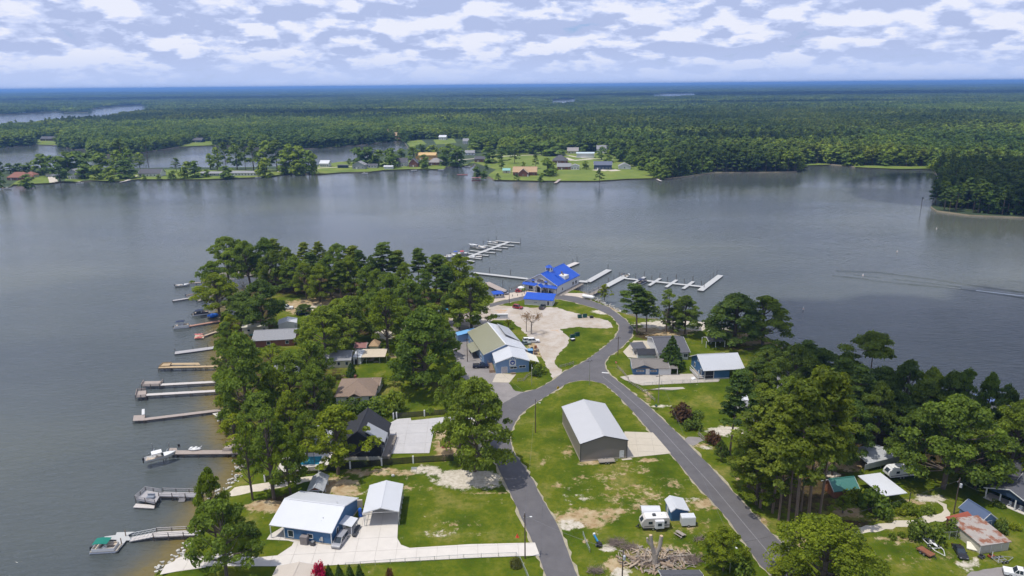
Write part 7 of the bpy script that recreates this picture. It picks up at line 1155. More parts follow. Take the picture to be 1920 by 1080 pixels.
# ================================================================== vehicles
def paint(n, c): return M(n, c, .28, .04, 1, spec=.6)
def wheels(t, L_, W_, r, xs):
    for x_ in xs:
        for s in (-1, 1): mb = MB(); mb.tube((x_, s * (W_ / 2 - .22), r), (x_, s * (W_ / 2 + .02), r), r, n=12); wh = mb.build('wheel', tire, t); mb = MB(); mb.tube((x_, s * (W_ / 2 + .01), r), (x_, s * (W_ / 2 + .035), r), r * .58, n=10); mb.build('rim', steel, wh)
def car(label, loc, rz, kind, pm, L_=4.8, W_=1.85, H_=1.55, name=None, z=ZG + .03):
    """front of the car at +x"""
    t = thing(name or {'suv': 'parked_suv', 'van': 'minivan', 'sedan': 'parked_car', 'pickup': 'pickup_truck'}[kind], label, {'suv': 'car', 'van': 'van', 'sedan': 'car', 'pickup': 'pickup truck'}[kind], (loc.x, loc.y, z), rz); a = L_ / 2; b_ = .32; bl = H_ * .56
    P = {'suv': ([(-a, b_), (a, b_), (a, bl - .12), (a - .35, bl - .02), (a * .42, bl + .02), (-a + .06, bl + .02), (-a, bl - .2)], [(-a + .1, bl), (a * .42, bl), (a * .14, H_), (-a + .35, H_)]),
         'van': ([(-a, b_), (a, b_), (a, bl - .28), (a - .45, bl - .08), (a * .62, bl), (-a, bl), (-a, b_ + .2)], [(-a + .05, bl), (a * .62, bl), (a * .22, H_), (-a + .25, H_)]),
         'sedan': ([(-a, b_), (a, b_), (a, bl - .15), (a - .3, bl - .03), (a * .4, bl), (-a * .62, bl), (-a + .05, bl - .04)], [(-a * .72, bl), (a * .4, bl), (a * .08, H_), (-a * .38, H_)]),
         'pickup': ([(-a, b_ + .1), (a, b_ + .1), (a, bl - .02), (a * .42, bl + .06), (-a, bl + .06)], [(-a * .18, bl + .05), (a * .44, bl + .05), (a * .24, H_), (-a * .12, H_)])}[kind]
    mb = MB(); mb.ext(P[0], 'y', -W_ / 2, W_ / 2); bo = mb.build('body', pm, t); mb = MB(); hw = W_ / 2 - .1; g_ = P[1]; V = [(x_, s * (hw if zz < H_ - .1 else hw - .16), zz) for s in (-1, 1) for x_, zz in g_]; n = len(g_); mb.add(V, [tuple(range(n)), tuple(range(n, 2 * n))[::-1]] + [(i, n + i, n + (i + 1) % n, (i + 1) % n) for i in range(n)]); mb.build('window_glass', glass, t)
    mb = MB(); x0, x1 = g_[-1][0] + .03, g_[-2][0] - .03; mb.box((x0 + x1) / 2, 0, H_ - .015, x1 - x0, W_ - .46, .05); mb.build('roof', pm, t)
    mb = MB(); mb.beam((g_[-2][0], W_ / 2 - .24, H_), (g_[1][0], W_ / 2 - .1, bl), .07); mb.beam((g_[-2][0], -W_ / 2 + .24, H_), (g_[1][0], -W_ / 2 + .1, bl), .07); [mb.beam((x_, s * (W_ / 2 - .235), H_), (x_ - .02, s * (W_ / 2 - .09), bl), .09) for x_ in ((g_[0][0] + g_[1][0]) / 2, g_[-1][0] + .08) for s in (-1, 1)]; mb.build('pillar', pm, t)
    for s in (-1, 1): mb = MB(); mb.box(a - .02, s * (W_ / 2 - .3), bl - .32, .08, .42, .16); mb.build('headlight', M('lamp_glass', (.65, .65, .62), .15), t); mb = MB(); mb.box(-a + .0, s * (W_ / 2 - .15), bl - .3, .08, .2, .3); mb.build('tail_light', M('tail_red', (.35, .01, .01), .3), t); mb = MB(); mb.box(g_[1][0] - .3, s * (W_ / 2 + .1), bl, .12, .2, .14); mb.build('mirror', pm, t)
    mb = MB(); mb.box(a + .0, 0, b_ + .02, .14, W_ * .94, .2); mb.box(-a, 0, b_ + .02, .14, W_ * .94, .2); mb.build('bumper', dgrey if kind != 'van' else pm, t)
    if kind == 'pickup': mb = MB(); mb.box(-a * .62, 0, bl + .065, a * .74, W_ - .3, .02); mb.build('bed_floor', dark, t); [(MB().box(-a * .6, s * (W_ / 2 - .06), bl + .06, a * .8, .12, .18)).build('bed_side', pm, t) for s in (-1, 1)]; MB().box(-a + .04, 0, bl + .06, .08, W_ - .14, .18).build('tailgate', pm, t)
    wheels(t, L_, W_, .36, (a * .62, -a * .6)); return t
def at2(p, q): return (p + q) / 2, yaw(p, q)
c, r = at2(G(647, 1006), G(630, 1029)); car('silver minivan parked at the corner of the blue cottage', c, r, 'van', paint('silver_paint', (.27, .27, .29)), 5.1, 2.0, 1.75)
c, r = at2(G(887, 689.5), G(917, 689)); car('dark navy pickup truck in front of the blue shop', c, r, 'pickup', paint('navy_paint', (.012, .018, .045)), 5.8, 2.0, 1.85)
c, r = at2(G(978, 578), G(965, 576)); car('red jeep on the gravel lot edge near the white shed', G(971, 578.5), -.5, 'suv', paint('red_paint', (.26, .012, .018)), 4.6, 1.9, 1.8)
car('dark pickup parked under the bare tree by the white shed', G(1017, 578), 1.25, 'pickup', paint('charcoal_paint', (.05, .052, .06)), 5.4, 1.95, 1.8)
car('white suv behind the shop beside the junk', G(1000, 642), .12, 'suv', paint('white_paint_car', (.68, .68, .67)), 4.8, 1.9, 1.8); car('white suv just behind the one at the shop junk', G(991, 641), .1, 'suv', paint('white_paint_car', 0), 4.6, 1.85, 1.75); car('grey green car low at the back wall of the shop', G(985, 646), .25, 'sedan', paint('sage_paint', (.22, .27, .25)), 4.5, 1.8, 1.45)
car('white car at the end of the lane under the grove', G(818, 586.5), .1, 'sedan', paint('white_paint_car', 0), 4.7, 1.85, 1.5); car('teal blue car behind the white one at the lane end', G(829, 584), .15, 'pickup', paint('teal_paint', (.02, .2, .28)), 5.4, 1.9, 1.75); car('silver car in front of the teal one at the lane end', G(824, 589), .05, 'sedan', paint('silver_paint', 0), 4.6, 1.85, 1.45)
car('white van on the sandy yard in the grove', G(538, 579.5), .05, 'suv', paint('white_paint_car', 0), 5.6, 2.0, 2.0, 'white_van'); car('dark blue suv near the clipped bush', G(567, 590), .1, 'suv', paint('blue_paint', (.012, .022, .12)), 4.9, 1.9, 1.75); car('dark car at the edge of the bright lawn', G(579, 597), .5, 'sedan', paint('charcoal_paint', 0)); car('white car half under the tree right of the bright lawn', G(577, 605), .9, 'sedan', paint('white_paint_car', 0))
car('white car glimpsed in the far sandy lot of the grove', G(488, 523), .1, 'suv', paint('white_paint_car', 0)); car('black jeep in the gap of the grove trees', G(684, 568), 1.2, 'suv', paint('black_paint', (.015, .015, .018)), 4.6, 1.9, 1.9)
c, r = at2(G(1791, 1024), G(1808, 1052)); car('black and grey coupe on the grass before the rusty shed', c, r, 'sedan', paint('black_paint', 0), 4.8, 1.85, 1.35)
car('white pickup cut by the bottom right corner', G(1912, 1082), 2.7, 'pickup', paint('white_paint_car', 0), 5.8, 2.0, 1.9)
car('red pickup glimpsed beside the white garage behind the lone pine', G(1412, 740), .2, 'pickup', paint('bright_red_paint', (.42, .015, .02)), 6.5, 2.2, 2.3)
car('black golf cart at the store porch', G(1021, 551.5), .2, 'suv', paint('black_paint', 0), 3.0, 1.5, 1.8, 'golf_cart')
for k, (x, y) in enumerate([(1030, 551), (948, 552.5), (972, 548)]): car(('dark utility cart right of the store porch', 'small grey cart on the pale store terrace', 'red and white cart on the store terrace')[k], G(x, y), .3, 'suv', [paint('black_paint', 0), paint('silver_paint', 0), paint('bright_red_paint', 0)][k], 3.0, 1.5, 1.6, 'golf_cart')
def camper(label, loc, rz, L_, stripe):
    t = thing('camper_trailer', label, 'camper', (loc.x, loc.y, ZG), rz); a = L_ / 2; W_ = 2.4; body = M('camper_shell', (.50, .47, .43), .4, .04, .6) if stripe else M('camper_white', (.62, .62, .62), .4, .04, .6)
    pr = [(-a, .75), (a - .5, .75), (a, 1.35), (a - .1, 2.1), (a - .75, 2.95), (a - 1.2, 3.1), (-a + .15, 3.1), (-a, 2.95)]; MB().ext(pr, 'y', -W_ / 2, W_ / 2).build('body', body, t)
    MB().box(-.2, 0, 3.1, L_ - 1.7, W_ - .1, .08).build('roof', trim, t); MB().box(.1, 0, 3.18, .85, .8, .32, 0, 0, .8).build('roof_unit', dgrey if stripe else trim, t); MB().box(-a * .5, .3, 3.18, .45, .45, .14).build('roof_vent', trim, t)
    for x_, w_ in ((a * .35, .9), (-a * .7, .6)):
        for s in (-1, 1): MB().box(x_, s * (W_ / 2 + .02), 1.7, w_, .05, .65).build('window', glass, t)
    MB().slab([(a - .02, -.7, 2.05), (a - .6, -.7, 2.8), (a - .6, .7, 2.8), (a - .02, .7, 2.05)], .05).build('front_window', glass, t)
    if stripe: so_ = MB().box(-a * .25, -W_ / 2 - .35, .95, 2.0, .72, 1.85).build('slide_out', M('camper_white', (.62, .62, .62), .4, .04, .6), t); MB().box(-a * .25, -W_ / 2 - .72, 1.6, .9, .05, .7).build('pane', glass, so_)
    for s in (-1, 1): MB().ext([(-a + .05, 1.25), (a - .6, 1.0), (a - .6, 1.2), (-a + .05, 1.5)], 'y', s * (W_ / 2 + .005), s * (W_ / 2 + .02)).build('stripe', M('camper_stripe', (.12, .10, .10), .5), t)
    MB().box(-.2, 0, .5, L_ - .6, W_ - .2, .25).build('chassis', blackm, t); mb = MB(); mb.beam((a - .1, .6, .55), (a + 1.0, 0, .5), .1); mb.beam((a - .1, -.6, .55), (a + 1.0, 0, .5), .1); mb.build('hitch', blackm, t); MB().lathe((a + .35, 0, .55), [(.2, 0), (.2, .5), (.08, .6)], 8).build('gas_bottle', blackm, t); wheels(t, L_, W_, .38, (-.45, .45)); return t
c, r = at2(G(1250, 988), G(1202, 990)); camper('beige travel trailer with slide-out in the log yard', c, r + math.pi * 0, 6.4, True)['category'] = 'camper'
t = bpy.data.objects['camper_trailer']; [setattr(ch, 'scale', (1, -1, 1)) for ch in t.children]
c, r = at2(G(1706, 892), G(1664, 896)); camper('white travel trailer in the shade beside the rounded carport', c, r, 7.6, False)
p = G(1289, 984.5); tt = thing('cargo_trailer', 'small white cargo trailer beside the blue shed', 'trailer', p, .03); MB().box(0, 0, .45, 3.1, 1.9, 2.0).build('body', trim, tt); MB().box(0, 0, 2.45, 3.0, 1.8, .12, 0, 0, .95).build('roof', wroof, tt); MB().box(-1.56, 0, .6, .04, 1.6, 1.6).build('rear_door', M('cargo_grey', (.5, .5, .5), .5), tt); wheels(tt, 3, 2.0, .34, (0,)); mb = MB(); mb.beam((1.5, .5, .5), (2.4, 0, .45), .09); mb.beam((1.5, -.5, .5), (2.4, 0, .45), .09); mb.build('hitch', blackm, tt)
p = G(1275, 1004.5); tt = thing('picnic_table', 'grey picnic table on the grass below the cargo trailer', 'table', p, .0 + 2.2); MB().box(0, 0, .72, 2.2, .85, .06).build('tabletop', wood, tt); [MB().box(0, s * .72, .42, 2.2, .28, .05).build('seat', wood, tt) for s in (-1, 1)]; [MB().beam((x_, s * .75, 0), (x_, s * .25, .72), .09).build('leg', wood, tt) for x_ in (-.8, .8) for s in (-1, 1)]; [MB().box(x_, 0, .36, .08, 1.6, .07).build('crossbar', wood, tt) for x_ in (-.8, .8)]
def flat_trailer(name, label, a, b, w_, bed, frame, kind='flat'):
    c, r = at2(a, b); L_ = (b - a).length; t = thing(name, label, 'trailer', (c.x, c.y, ZG), r)
    if kind == 'flat': MB().box(0, 0, .5, L_, w_, .1).build('bed', bed, t); mb = MB(); [mb.beam((-L_ / 2, s * w_ / 2, .8), (L_ / 2, s * w_ / 2, .8), .06) for s in (-1, 1)]; [mb.beam((x_, s * w_ / 2, .55), (x_, s * w_ / 2, .8), .05) for s in (-1, 1) for x_ in np.linspace(-L_ / 2, L_ / 2, 5)]; mb.beam((-L_ / 2, -w_ / 2, .8), (-L_ / 2, w_ / 2, .8), .06); mb.build('side_rail', frame, t)
    else: mb = MB(); [mb.beam((-L_ / 2, s * w_ / 2, .5), (L_ / 2 - 1, s * w_ / 2, .5), .12) for s in (-1, 1)]; [mb.beam((x_, -w_ / 2, .5), (x_, w_ / 2, .5), .1) for x_ in (-L_ / 2 + .1, -L_ / 6, L_ / 6)]; [mb.beam((x_, s * .35, .62), (x_ + 2, s * .35, .62), .1, .06) for x_ in (-L_ / 2 + .2,) for s in (-1, 1)]; mb.build('frame', frame, t); [MB().beam((-L_ / 2 + .1, s * w_ / 2, .5), (-L_ / 2 + .1, s * w_ / 2, 1.9), .09).build('guide_post', trim, t) for s in (-1, 1)]
    mb = MB(); mb.beam((L_ / 2 - 1, w_ / 2, .5), (L_ / 2 + .9, 0, .5), .09); mb.beam((L_ / 2 - 1, -w_ / 2, .5), (L_ / 2 + .9, 0, .5), .09); mb.build('hitch', frame, t); wheels(t, L_, w_ + .35, .33, (-.4, .4)); return t
flat_trailer('utility_trailer', 'grey utility trailer along the front of the metal building', G(1122, 868), G(1152, 866), 1.9, wood, steel); flat_trailer('utility_trailer', 'rust bedded flat trailer before the dark bush', G(1722, 1030), G(1748, 1046), 1.9, M('rust_bed', (.20, .075, .035), .9, .25, 1.5), blackm)
t = flat_trailer('boat_trailer', 'empty white boat trailer with a canoe on it', G(1737, 1013), G(1766, 1041), 2.0, None, trim, 'boat'); kayak('white canoe lying on the empty boat trailer', at_local(t, -.6, 0, .7), t.rotation_euler.z, hullw, ZG + .72, 3.4)
flat_trailer('boat_trailer', 'small low trailer on the grass right of the rusty shed', G(1864, 1054), G(1892, 1050), 1.6, None, steel, 'boat')
p = G(1824, 1029); tt = thing('truck_cap', 'cream truck cap leaning against the rusty shed', 'truck cap', p, -.5); MB().slab([(-1.2, -.9, .35), (1.2, -.9, .35), (1.2, .7, 1.1), (-1.2, .7, 1.1)], .18).build('shell', M('cap_cream', (.62, .58, .48), .5), tt); MB().box(0, 0, 0, 1.8, .9, .35).build('support', dgrey, tt)
for k, (x, y) in enumerate([(1840, 1046), (1858, 1045)]): tt = thing('yard_mower', ('dark mower under the rusty shed front corner', 'reddish mower in front of the rusty shed')[k], 'mower', G(x, y), .4); MB().box(0, 0, .2, 1.2, .8, .35).build('deck', [dgrey, M('mower_red', (.25, .06, .03), .5)][k], tt); MB().box(-.2, 0, .55, .4, .5, .35).build('seat', blackm, tt); wheels(tt, 1.2, .9, .2, (-.4, .4))
p = G(1121, 1022); tt = thing('log_splitter', 'blue machine with long arm on two wheels in the log yard', 'machine', p, 1.9); MB().beam((-.6, 0, .6), (2.2, 0, 1.3), .35, .35).build('boom', paint('machine_blue', (.01, .16, .36)), tt); MB().box(-.6, 0, .3, 1.1, .7, .7).build('motor', blackm, tt); MB().box(2.0, 0, 1.25, .4, .45, .4).build('head', trim, tt); wheels(tt, 1, 1.3, .4, (-.4,))
# ================================================================== street furniture
pole_m = M('creosote_pole', (.085, .062, .046), .95, .2, 2)
def pole(label, x, y, top, arm=True, trans=False, lamp=False, rz=0.3, mat=None, r=.15, name='utility_pole', arml=2.2):
    B = G(x, y); h = ztop(B, x, top) - ZG; t = thing(name, label, 'utility pole' if name == 'utility_pole' else 'lamp post', B, rz); MB().tube((0, 0, -.3), (0, 0, h), r, r * .68, 8).build('pole', mat or pole_m, t)
    if arm:
        MB().box(0, .16, h - .7, arml, .12, .14).build('crossarm', pole_m, t); [MB().lathe((u, .16, h - .56), [(.06, 0), (.08, .1), (.04, .2)], 6).build('insulator', M('insulator', (.3, .3, .32), .3), t) for u in (-arml / 2 + .15, 0.35, arml / 2 - .15)]
    if trans: MB().lathe((.0, -.4, h - 2.2), [(.24, 0), (.28, .08), (.28, .9), (.2, 1.0)], 10).build('transformer', M('transformer_grey', (.42, .44, .46), .5), t)
    if lamp: MB().beam((0, 0, h - 1.2), (0, -1.1, h - .8), .06).build('lamp_arm', steel, t); MB().box(0, -1.25, h - .9, .25, .5, .14).build('lamp_head', trim, t)
    t['h'] = h; return t
UP = 'wooden utility poles'
pA = pole('utility pole by the end of the white driveway', 984.5, 1047, 962, True, False, True, 1.5); pB = pole('utility pole on the triangle lawn near the left road', 1004, 811, 749, False, False, True, 1.2); pC = pole('pole at the left side of the shop parking lot', 876.5, 678, 634, True, False, False, .5); pD = pole('tall pole at the left corner of the gravel lot', 955, 571, 538, False, False, True, .4); pE = pole('pole next to the bare brown tree on the gravel lot', 987, 622, 594, False); pF = pole('pole beside the patio corner by the right road', 1158.5, 666, 631, True); pG = pole('slim pole at the fork of the two roads', 1105, 722, 674, True, mat=steel, r=.1); pH = pole('pole on the lawn in front of the blue garage', 1234, 756, 702, True, mat=M('weathered_pole', (.2, .18, .155), .9), r=.13); pI = pole('utility pole with grey transformer on the right lawn', 1788, 963, 897, True, True, False, .8); pJ = pole('utility pole in the log heap at the bottom edge', 1166, 1096, 1030, False, True, False, .6); pK = pole('lamp post hidden in the corner bush tree', 1368, 1074, 1014, False, False, True, .4, steel, .1, 'lamp_post'); pL = pole('tall pole in front of the store at the boat ramp', 1101.5, 555, 521, False, mat=steel, r=.11); pM = pole('lamp post on the small lawn by the shop walk', 997, 722, 683, False, False, True, 0.1, steel, .1, 'lamp_post'); pN = pole('brown pole at the annex of the cream house', 671.5, 687, 652, False); pO = pole('thin pole at the terrace of the pool', 590, 872, 828, False, False, True, .3, dgrey, .08, 'lamp_post')
pP = pole('dark pole on the road behind the roadside oak', 904, 838, 800, False)
wm_ = M('wire', (.12, .12, .13), .6)
def wire(label, a, b, za=None, zb=None, sag=.8, off=((0, 0),)):
    A, B = (q if isinstance(q, Vector) else q.location + Vector((0, 0, q['h'] - .5)) for q in (a, b)); o = None
    for dx, dz in off:
        mb = MB(); pts = [A.lerp(B, k / 10) + Vector((dx, 0, dz - sag * 4 * (k / 10) * (1 - k / 10))) for k in range(11)]; mb.path(pts, [.022] * 11, 3); o = tag(mb.build('power_line', wm_), label, 'power line')
wire('power line from the driveway pole to the log yard pole', pA, pJ); wire('power line between the driveway pole and the lawn pole', pA, pB); wire('power line from the lawn pole to the road fork pole', pB, pG); wire('power line from the road fork pole to the patio pole', pG, pF); wire('power line from the road fork pole across the garage lawn', pG, pH); wire('power line from the shop lot pole to the lawn pole', pC, pB); wire('power line from the garage lawn pole to the corner bush lamp', pH, pK); wire('power line from the transformer pole toward the tall pines', pI, G(1500, 985, 9.0)); wire('power line from the tall pines to the log yard lamp', G(1500, 985, 9), pK); wire('power line from the transformer pole to the dark cottage', pI, G(1862, 925, 4.2)); wire('power line from the gravel lot pole to the bare tree pole', pD, pE)
for q in (pA, pB, pC, pD, pE, pF, pG, pH, pI, pJ, pK, pL, pM, pN, pO, pP): del q['h']
# signs
p = G(1155, 691); t = thing('stop_sign', 'red octagonal stop sign at the corner of the right road', 'sign', p, yaw(p, G(1134, 705)) + 1.57); MB().tube((0, 0, 0), (0, 0, 2.6), .04).build('post', steel, t); mb = MB(); mb.add([(.42 * math.cos(k * .7854 + .3927), -.05, 2.35 + .42 * math.sin(k * .7854 + .3927)) for k in range(8)] + [(.42 * math.cos(k * .7854 + .3927), -.02, 2.35 + .42 * math.sin(k * .7854 + .3927)) for k in range(8)], [tuple(range(8)), tuple(range(8, 16))[::-1]] + [(k, 8 + k, 8 + (k + 1) % 8, (k + 1) % 8) for k in range(8)]); pl = mb.build('plate', M('sign_red', (.45, .02, .02), .5), t); txt(pl, 'STOP', (0, -.075, 2.35), (math.pi / 2, 0, 0), .27, trim)
p = G(1046, 738); t = thing('warning_sign', 'yellow diamond warning sign at the edge of the triangle lawn', 'sign', p, .5); MB().tube((0, 0, 0), (0, 0, 2.4), .04).build('post', steel, t); mb = MB(); mb.slab([(-.62, 0, 0), (0, -.62, 0), (.62, 0, 0), (0, .62, 0)], .04); pl = mb.build('plate', M('sign_yellow', (.68, .42, .01), .5), t); pl.location = (0, -.06, 2.1); pl.rotation_euler = (math.pi / 2, 0, 0); MB().prism([(-.06, -.3), (.06, -.3), (.06, .05), (.2, .05), (0, .32), (-.2, .05), (-.06, .05)], .0, .02).build('arrow', blackm, pl)
p = G(1203, 777); t = thing('mail_box', 'dark mailbox on a post at the garage lawn', 'mailbox', G(1230, 768), .3); MB().box(0, 0, 0, .12, .12, 1.1).build('post', wood2, t); mb = MB(); mb.ext([(-.25, 1.1), (.25, 1.1), (.25, 1.4), (.15, 1.55), (-.15, 1.55), (-.25, 1.4)], 'y', -.4, .4); mb.build('box', M('box_green', (.02, .07, .06), .5), t)
p = G(777, 886); t = thing('yard_sign', 'little white blank sign on two legs below the black fence', 'sign', p, .05); [MB().box(s * .6, 0, 0, .06, .06, 1.5).build('leg', dgrey, t) for s in (-1, 1)]; MB().box(0, -.04, .9, 1.4, .04, .7).build('plate', trim, t)
p = G(970, 1007); t = thing('marker_cone', 'small red cone on the lawn next to the driveway pole', 'cone', p); MB().lathe((0, 0, 0), [(.32, 0), (.06, .85)], 10).build('cone_body', M('cone_red', (.5, .05, .02), .6), t); MB().box(0, 0, 0, .7, .7, .05).build('cone_base', M('cone_red', 0), t)
# fences
def fence(label, pts, h, kind, step=2.4, name='fence'):
    P_ = [G(a, b) for a, b in pts]; t = thing(name, label, 'fence', P_[0]); o = t.location
    for i in range(len(P_) - 1):
        a, b = P_[i], P_[i + 1]; L_ = (b - a).length; k = max(1, round(L_ / step)); d = (b - a).normalized()
        for j in range(k + (i == len(P_) - 2)):
            e = a.lerp(b, j / k); w_ = .36 if kind == 'black' and j % 5 == 0 else .14 if kind == 'black' else .09 if kind != 'wood' else .16; mb = MB(o); mb.box(e.x, e.y, ZG - .2, w_, w_, h + (.45 if w_ > .3 else .3)); mb.build('post', trim if w_ > .3 else (blackm if kind == 'black' else alum if kind == 'link' else wood), t)
        for j in range(k):
            p, q = a.lerp(b, j / k), a.lerp(b, (j + 1) / k); mb = MB(o)
            if kind == 'black':
                n = int((q - p).length / .11)
                for m_ in range(n): e = p.lerp(q, (m_ + .5) / n); mb.box(e.x, e.y, ZG + .06, .085, .045, h - .1, yaw(p, q))
                for zz in (.18, h - .12): mb.beam(p + Vector((0, 0, zz)), q + Vector((0, 0, zz)), .05, .07)
                tag(mb.build('picket_panel', blackm, t), None, None, None, 'stuff')
            elif kind == 'link':
                n = int((q - p).length / .28)
                for m_ in range(n):
                    for s in (0, 1): e0, e1 = p.lerp(q, m_ / n), p.lerp(q, min(1, (m_ + 2) / n)); (e0, e1) = (e1, e0) if s else (e0, e1); mb.beam(e0 + Vector((0, 0, .05)), e1 + Vector((0, 0, h)), .012)
                mb.beam(p + Vector((0, 0, h)), q + Vector((0, 0, h)), .05); tag(mb.build('wire_mesh', alum, t), None, None, None, 'stuff')
            else:
                for zz in (h * .4, h * .9): m2 = MB(o); m2.beam(p + Vector((0, 0, zz)), q + Vector((0, 0, zz)), .06, .16); m2.build('rail', wood, t)
    return t
fence('black picket fence with white pillars below the black house', [(545, 893), (598, 886), (657, 879), (716, 873), (775, 868.5), (850, 864)], 1.9, 'black')
fence('black picket fence behind the concrete drive', [(738, 786), (744, 784.5), (796, 780.5), (838, 777)], 1.8, 'black')
fence('low dark fence at the pool lawn by the sandy path', [(497, 903), (516, 900), (545, 893)], 1.6, 'black')
fence('chain link fence below the white driveway', [(648, 1064), (760, 1055), (870, 1048), (968, 1044), (975, 1052), (988, 1080), (998, 1105)], 1.1, 'link', 3.2)
fence('wooden rail fence along the right road at the blue garage', [(1179, 718), (1195, 728), (1214, 741), (1228, 753)], 1.1, 'wood', 2.4); fence('wooden rail fence at the stop sign corner', [(1158, 690), (1168, 700), (1178, 712)], 1.0, 'wood', 2.4); fence('chain link fence along the garage drive', [(1207, 724), (1240, 721), (1280, 719), (1322, 717), (1348, 715)], 1.2, 'link', 3.0)
fence('weathered wooden rail fence on the small shop lawn', [(971, 716), (982, 715), (988, 708), (997, 703)], 1.2, 'wood', 2.0); fence('chain link pen in front of the bushes by the rusty shed', [(1767, 1012), (1792, 1011), (1793, 1000)], 1.9, 'link', 2.0); fence('dark wooden gate panel at the lane mouth', [(1310, 818), (1321, 828)], 1.3, 'wood', 1.2, 'gate'); fence('chain link fence in the meadow at the left log yard edge', [(1093, 1004), (1098, 1018), (1106, 1036)], 1.0, 'link', 2.5); fence('low wire pen on the big grass left of the road fork', [(1050, 690), (1060, 688), (1075, 683)], 1.1, 'wood', 2.0)
# propane tank, dumpsters, boxes
p = G(1103, 560.5); a, b = G(1092, 559.5), G(1113.5, 563); c, r = at2(a, b); t = thing('gas_tank', 'white cylindrical gas tank near the boat ramp', 'tank', c, r); mb = MB(); mb.tube((-2.7, 0, 1.3), (2.7, 0, 1.3), .85, n=14); [mb.tube((s * 2.7, 0, 1.3), (s * 3.15, 0, 1.3), .85, .4, 14) for s in (-1, 1)]; mb.build('shell', trim, t); [MB().box(x_, 0, 0, .3, 1.4, .6).build('saddle', conc, t) for x_ in (-1.8, 1.8)]; MB().lathe((0, 0, 2.1), [(.25, 0), (.2, .3)], 8).build('valve_dome', steel, t)
dgm = M('dumpster_green', (.008, .075, .06), .55, .2, 1)
for k, (x, y, rz) in enumerate([(1087, 596, .2), (1096.5, 595, .25), (1109, 596, .1), (1073, 634, .3), (1082, 630, .3), (1074, 639, .5)]):
    t = thing('dumpster', ('left green dumpster at the upper edge of the gravel lot', 'right green dumpster at the upper edge of the gravel lot', 'low black bin right of the upper dumpsters', 'dark green dumpster at the front of the group on the grass', 'tall green dumpster at the back of the group on the grass', 'low bin with white lid before the grass dumpsters')[k], 'dumpster', G(x, y), rz, 'dumpsters around the gravel lot'); s_ = .55 if k in (2, 5) else 1; W_ = 2.0 * (.9 if s_ < 1 else 1)
    mb = MB(); mb.ext([(-.85, .1), (.85, .1), (1.0, 1.5 * s_), (-.85, 2.0 * s_)], 'x', -W_ / 2, W_ / 2); mb.build('bin', dgm if s_ == 1 else blackm, t); mb = MB(); mb.slab([(-W_ / 2 - .05, -.9, 2.03 * s_), (W_ / 2 + .05, -.9, 2.03 * s_), (W_ / 2 + .05, 1.05, 1.53 * s_), (-W_ / 2 - .05, 1.05, 1.53 * s_)][::-1], -.06); mb.build('lid', trim if k == 5 else blackm, t); [MB().box(s * (W_ / 2 + .06), 0, .9 * s_, .12, 1.2, .15).build('lift_sleeve', dgm, t) for s in (-1, 1)]
junk = random.Random(6)
for k in range(7):
    x, y = junk.uniform(990, 1009), junk.uniform(648, 668); t = thing('junk_pallet', 'stacked pallet in the junk row behind the shop', 'pallet', G(x, y), junk.uniform(0, 3), 'junk row behind the shop')
    for q in range(4): MB().box(-.45 + q * .3, 0, .12, .2, 1.2, .04).build('slat', wood2, t)
    [MB().box(0, s * .5, 0, 1.1, .1, .12).build('bearer', wood2, t) for s in (-1, 1)]; MB().box(.1, 0, .16, .8, .8, junk.uniform(.3, 1.2), .4).build('crate', junk.choice([wood2, dgrey, wood, M('rust_bed', 0)]), t)
[setattr(o, 'scale', (.8, .8, .85)) for o in COL.objects if o.name.startswith('dumpster')]
t = thing('stair_frame', 'dark red stair frame in the yard behind the roadside oak', 'stairs', G(836, 838), .1); [MB().box(0, -.5 + k * .55, .25 * k + .1, 2.4, .4, .1).build('step', M('step_red', (.20, .035, .03), .7), t) for k in range(5)]; [MB().beam((s * 1.15, -.6, .1), (s * 1.15, 1.9, 1.3), .12).build('stringer', M('step_red', 0), t) for s in (-1, 1)]
p = G(937, 583)
t = thing('mailbox_cluster', 'row of pale grey locker boxes at the left of the gravel lot', 'locker', G(940, 597), .0); [MB().box(-2.2 + k * 1.12, 0, 0, 1.08, .9, 1.9).build('locker', M('locker_grey', (.50, .52, .56), .5, .05, 1), t) for k in range(5)]; MB().box(0, 0, 1.92, 5.9, 1.1, .08).build('roof', trim, t)
t = thing('parasol', 'white parasol over a table on the store terrace', 'parasol', G(977, 546.5)); MB().tube((0, 0, 0), (0, 0, 2.6), .05).build('pole', steel, t); MB().lathe((0, 0, 2.1), [(1.7, 0), (.05, .75)], 8).build('canopy', trim, t); MB().lathe((0, 0, .7), [(.6, 0), (.6, .06)], 10).build('tabletop', trim, t)
for k, (x, y) in enumerate([(961, 556), (970.5, 555), (979, 554), (983, 551), (987.5, 548.5), (992, 546)]): t = thing('bollard', 'short dark bollard along the store terrace', 'bollard', G(x, y), 0, 'bollards along the store terrace'); MB().lathe((0, 0, 0), [(.12, 0), (.12, .95), (.08, 1.05)], 8).build('shaft', dgrey, t)
fence('orange brown rail fence at the left end of the store terrace', [(956, 545), (966, 541), (978, 536)], 1.1, 'wood', 1.6)
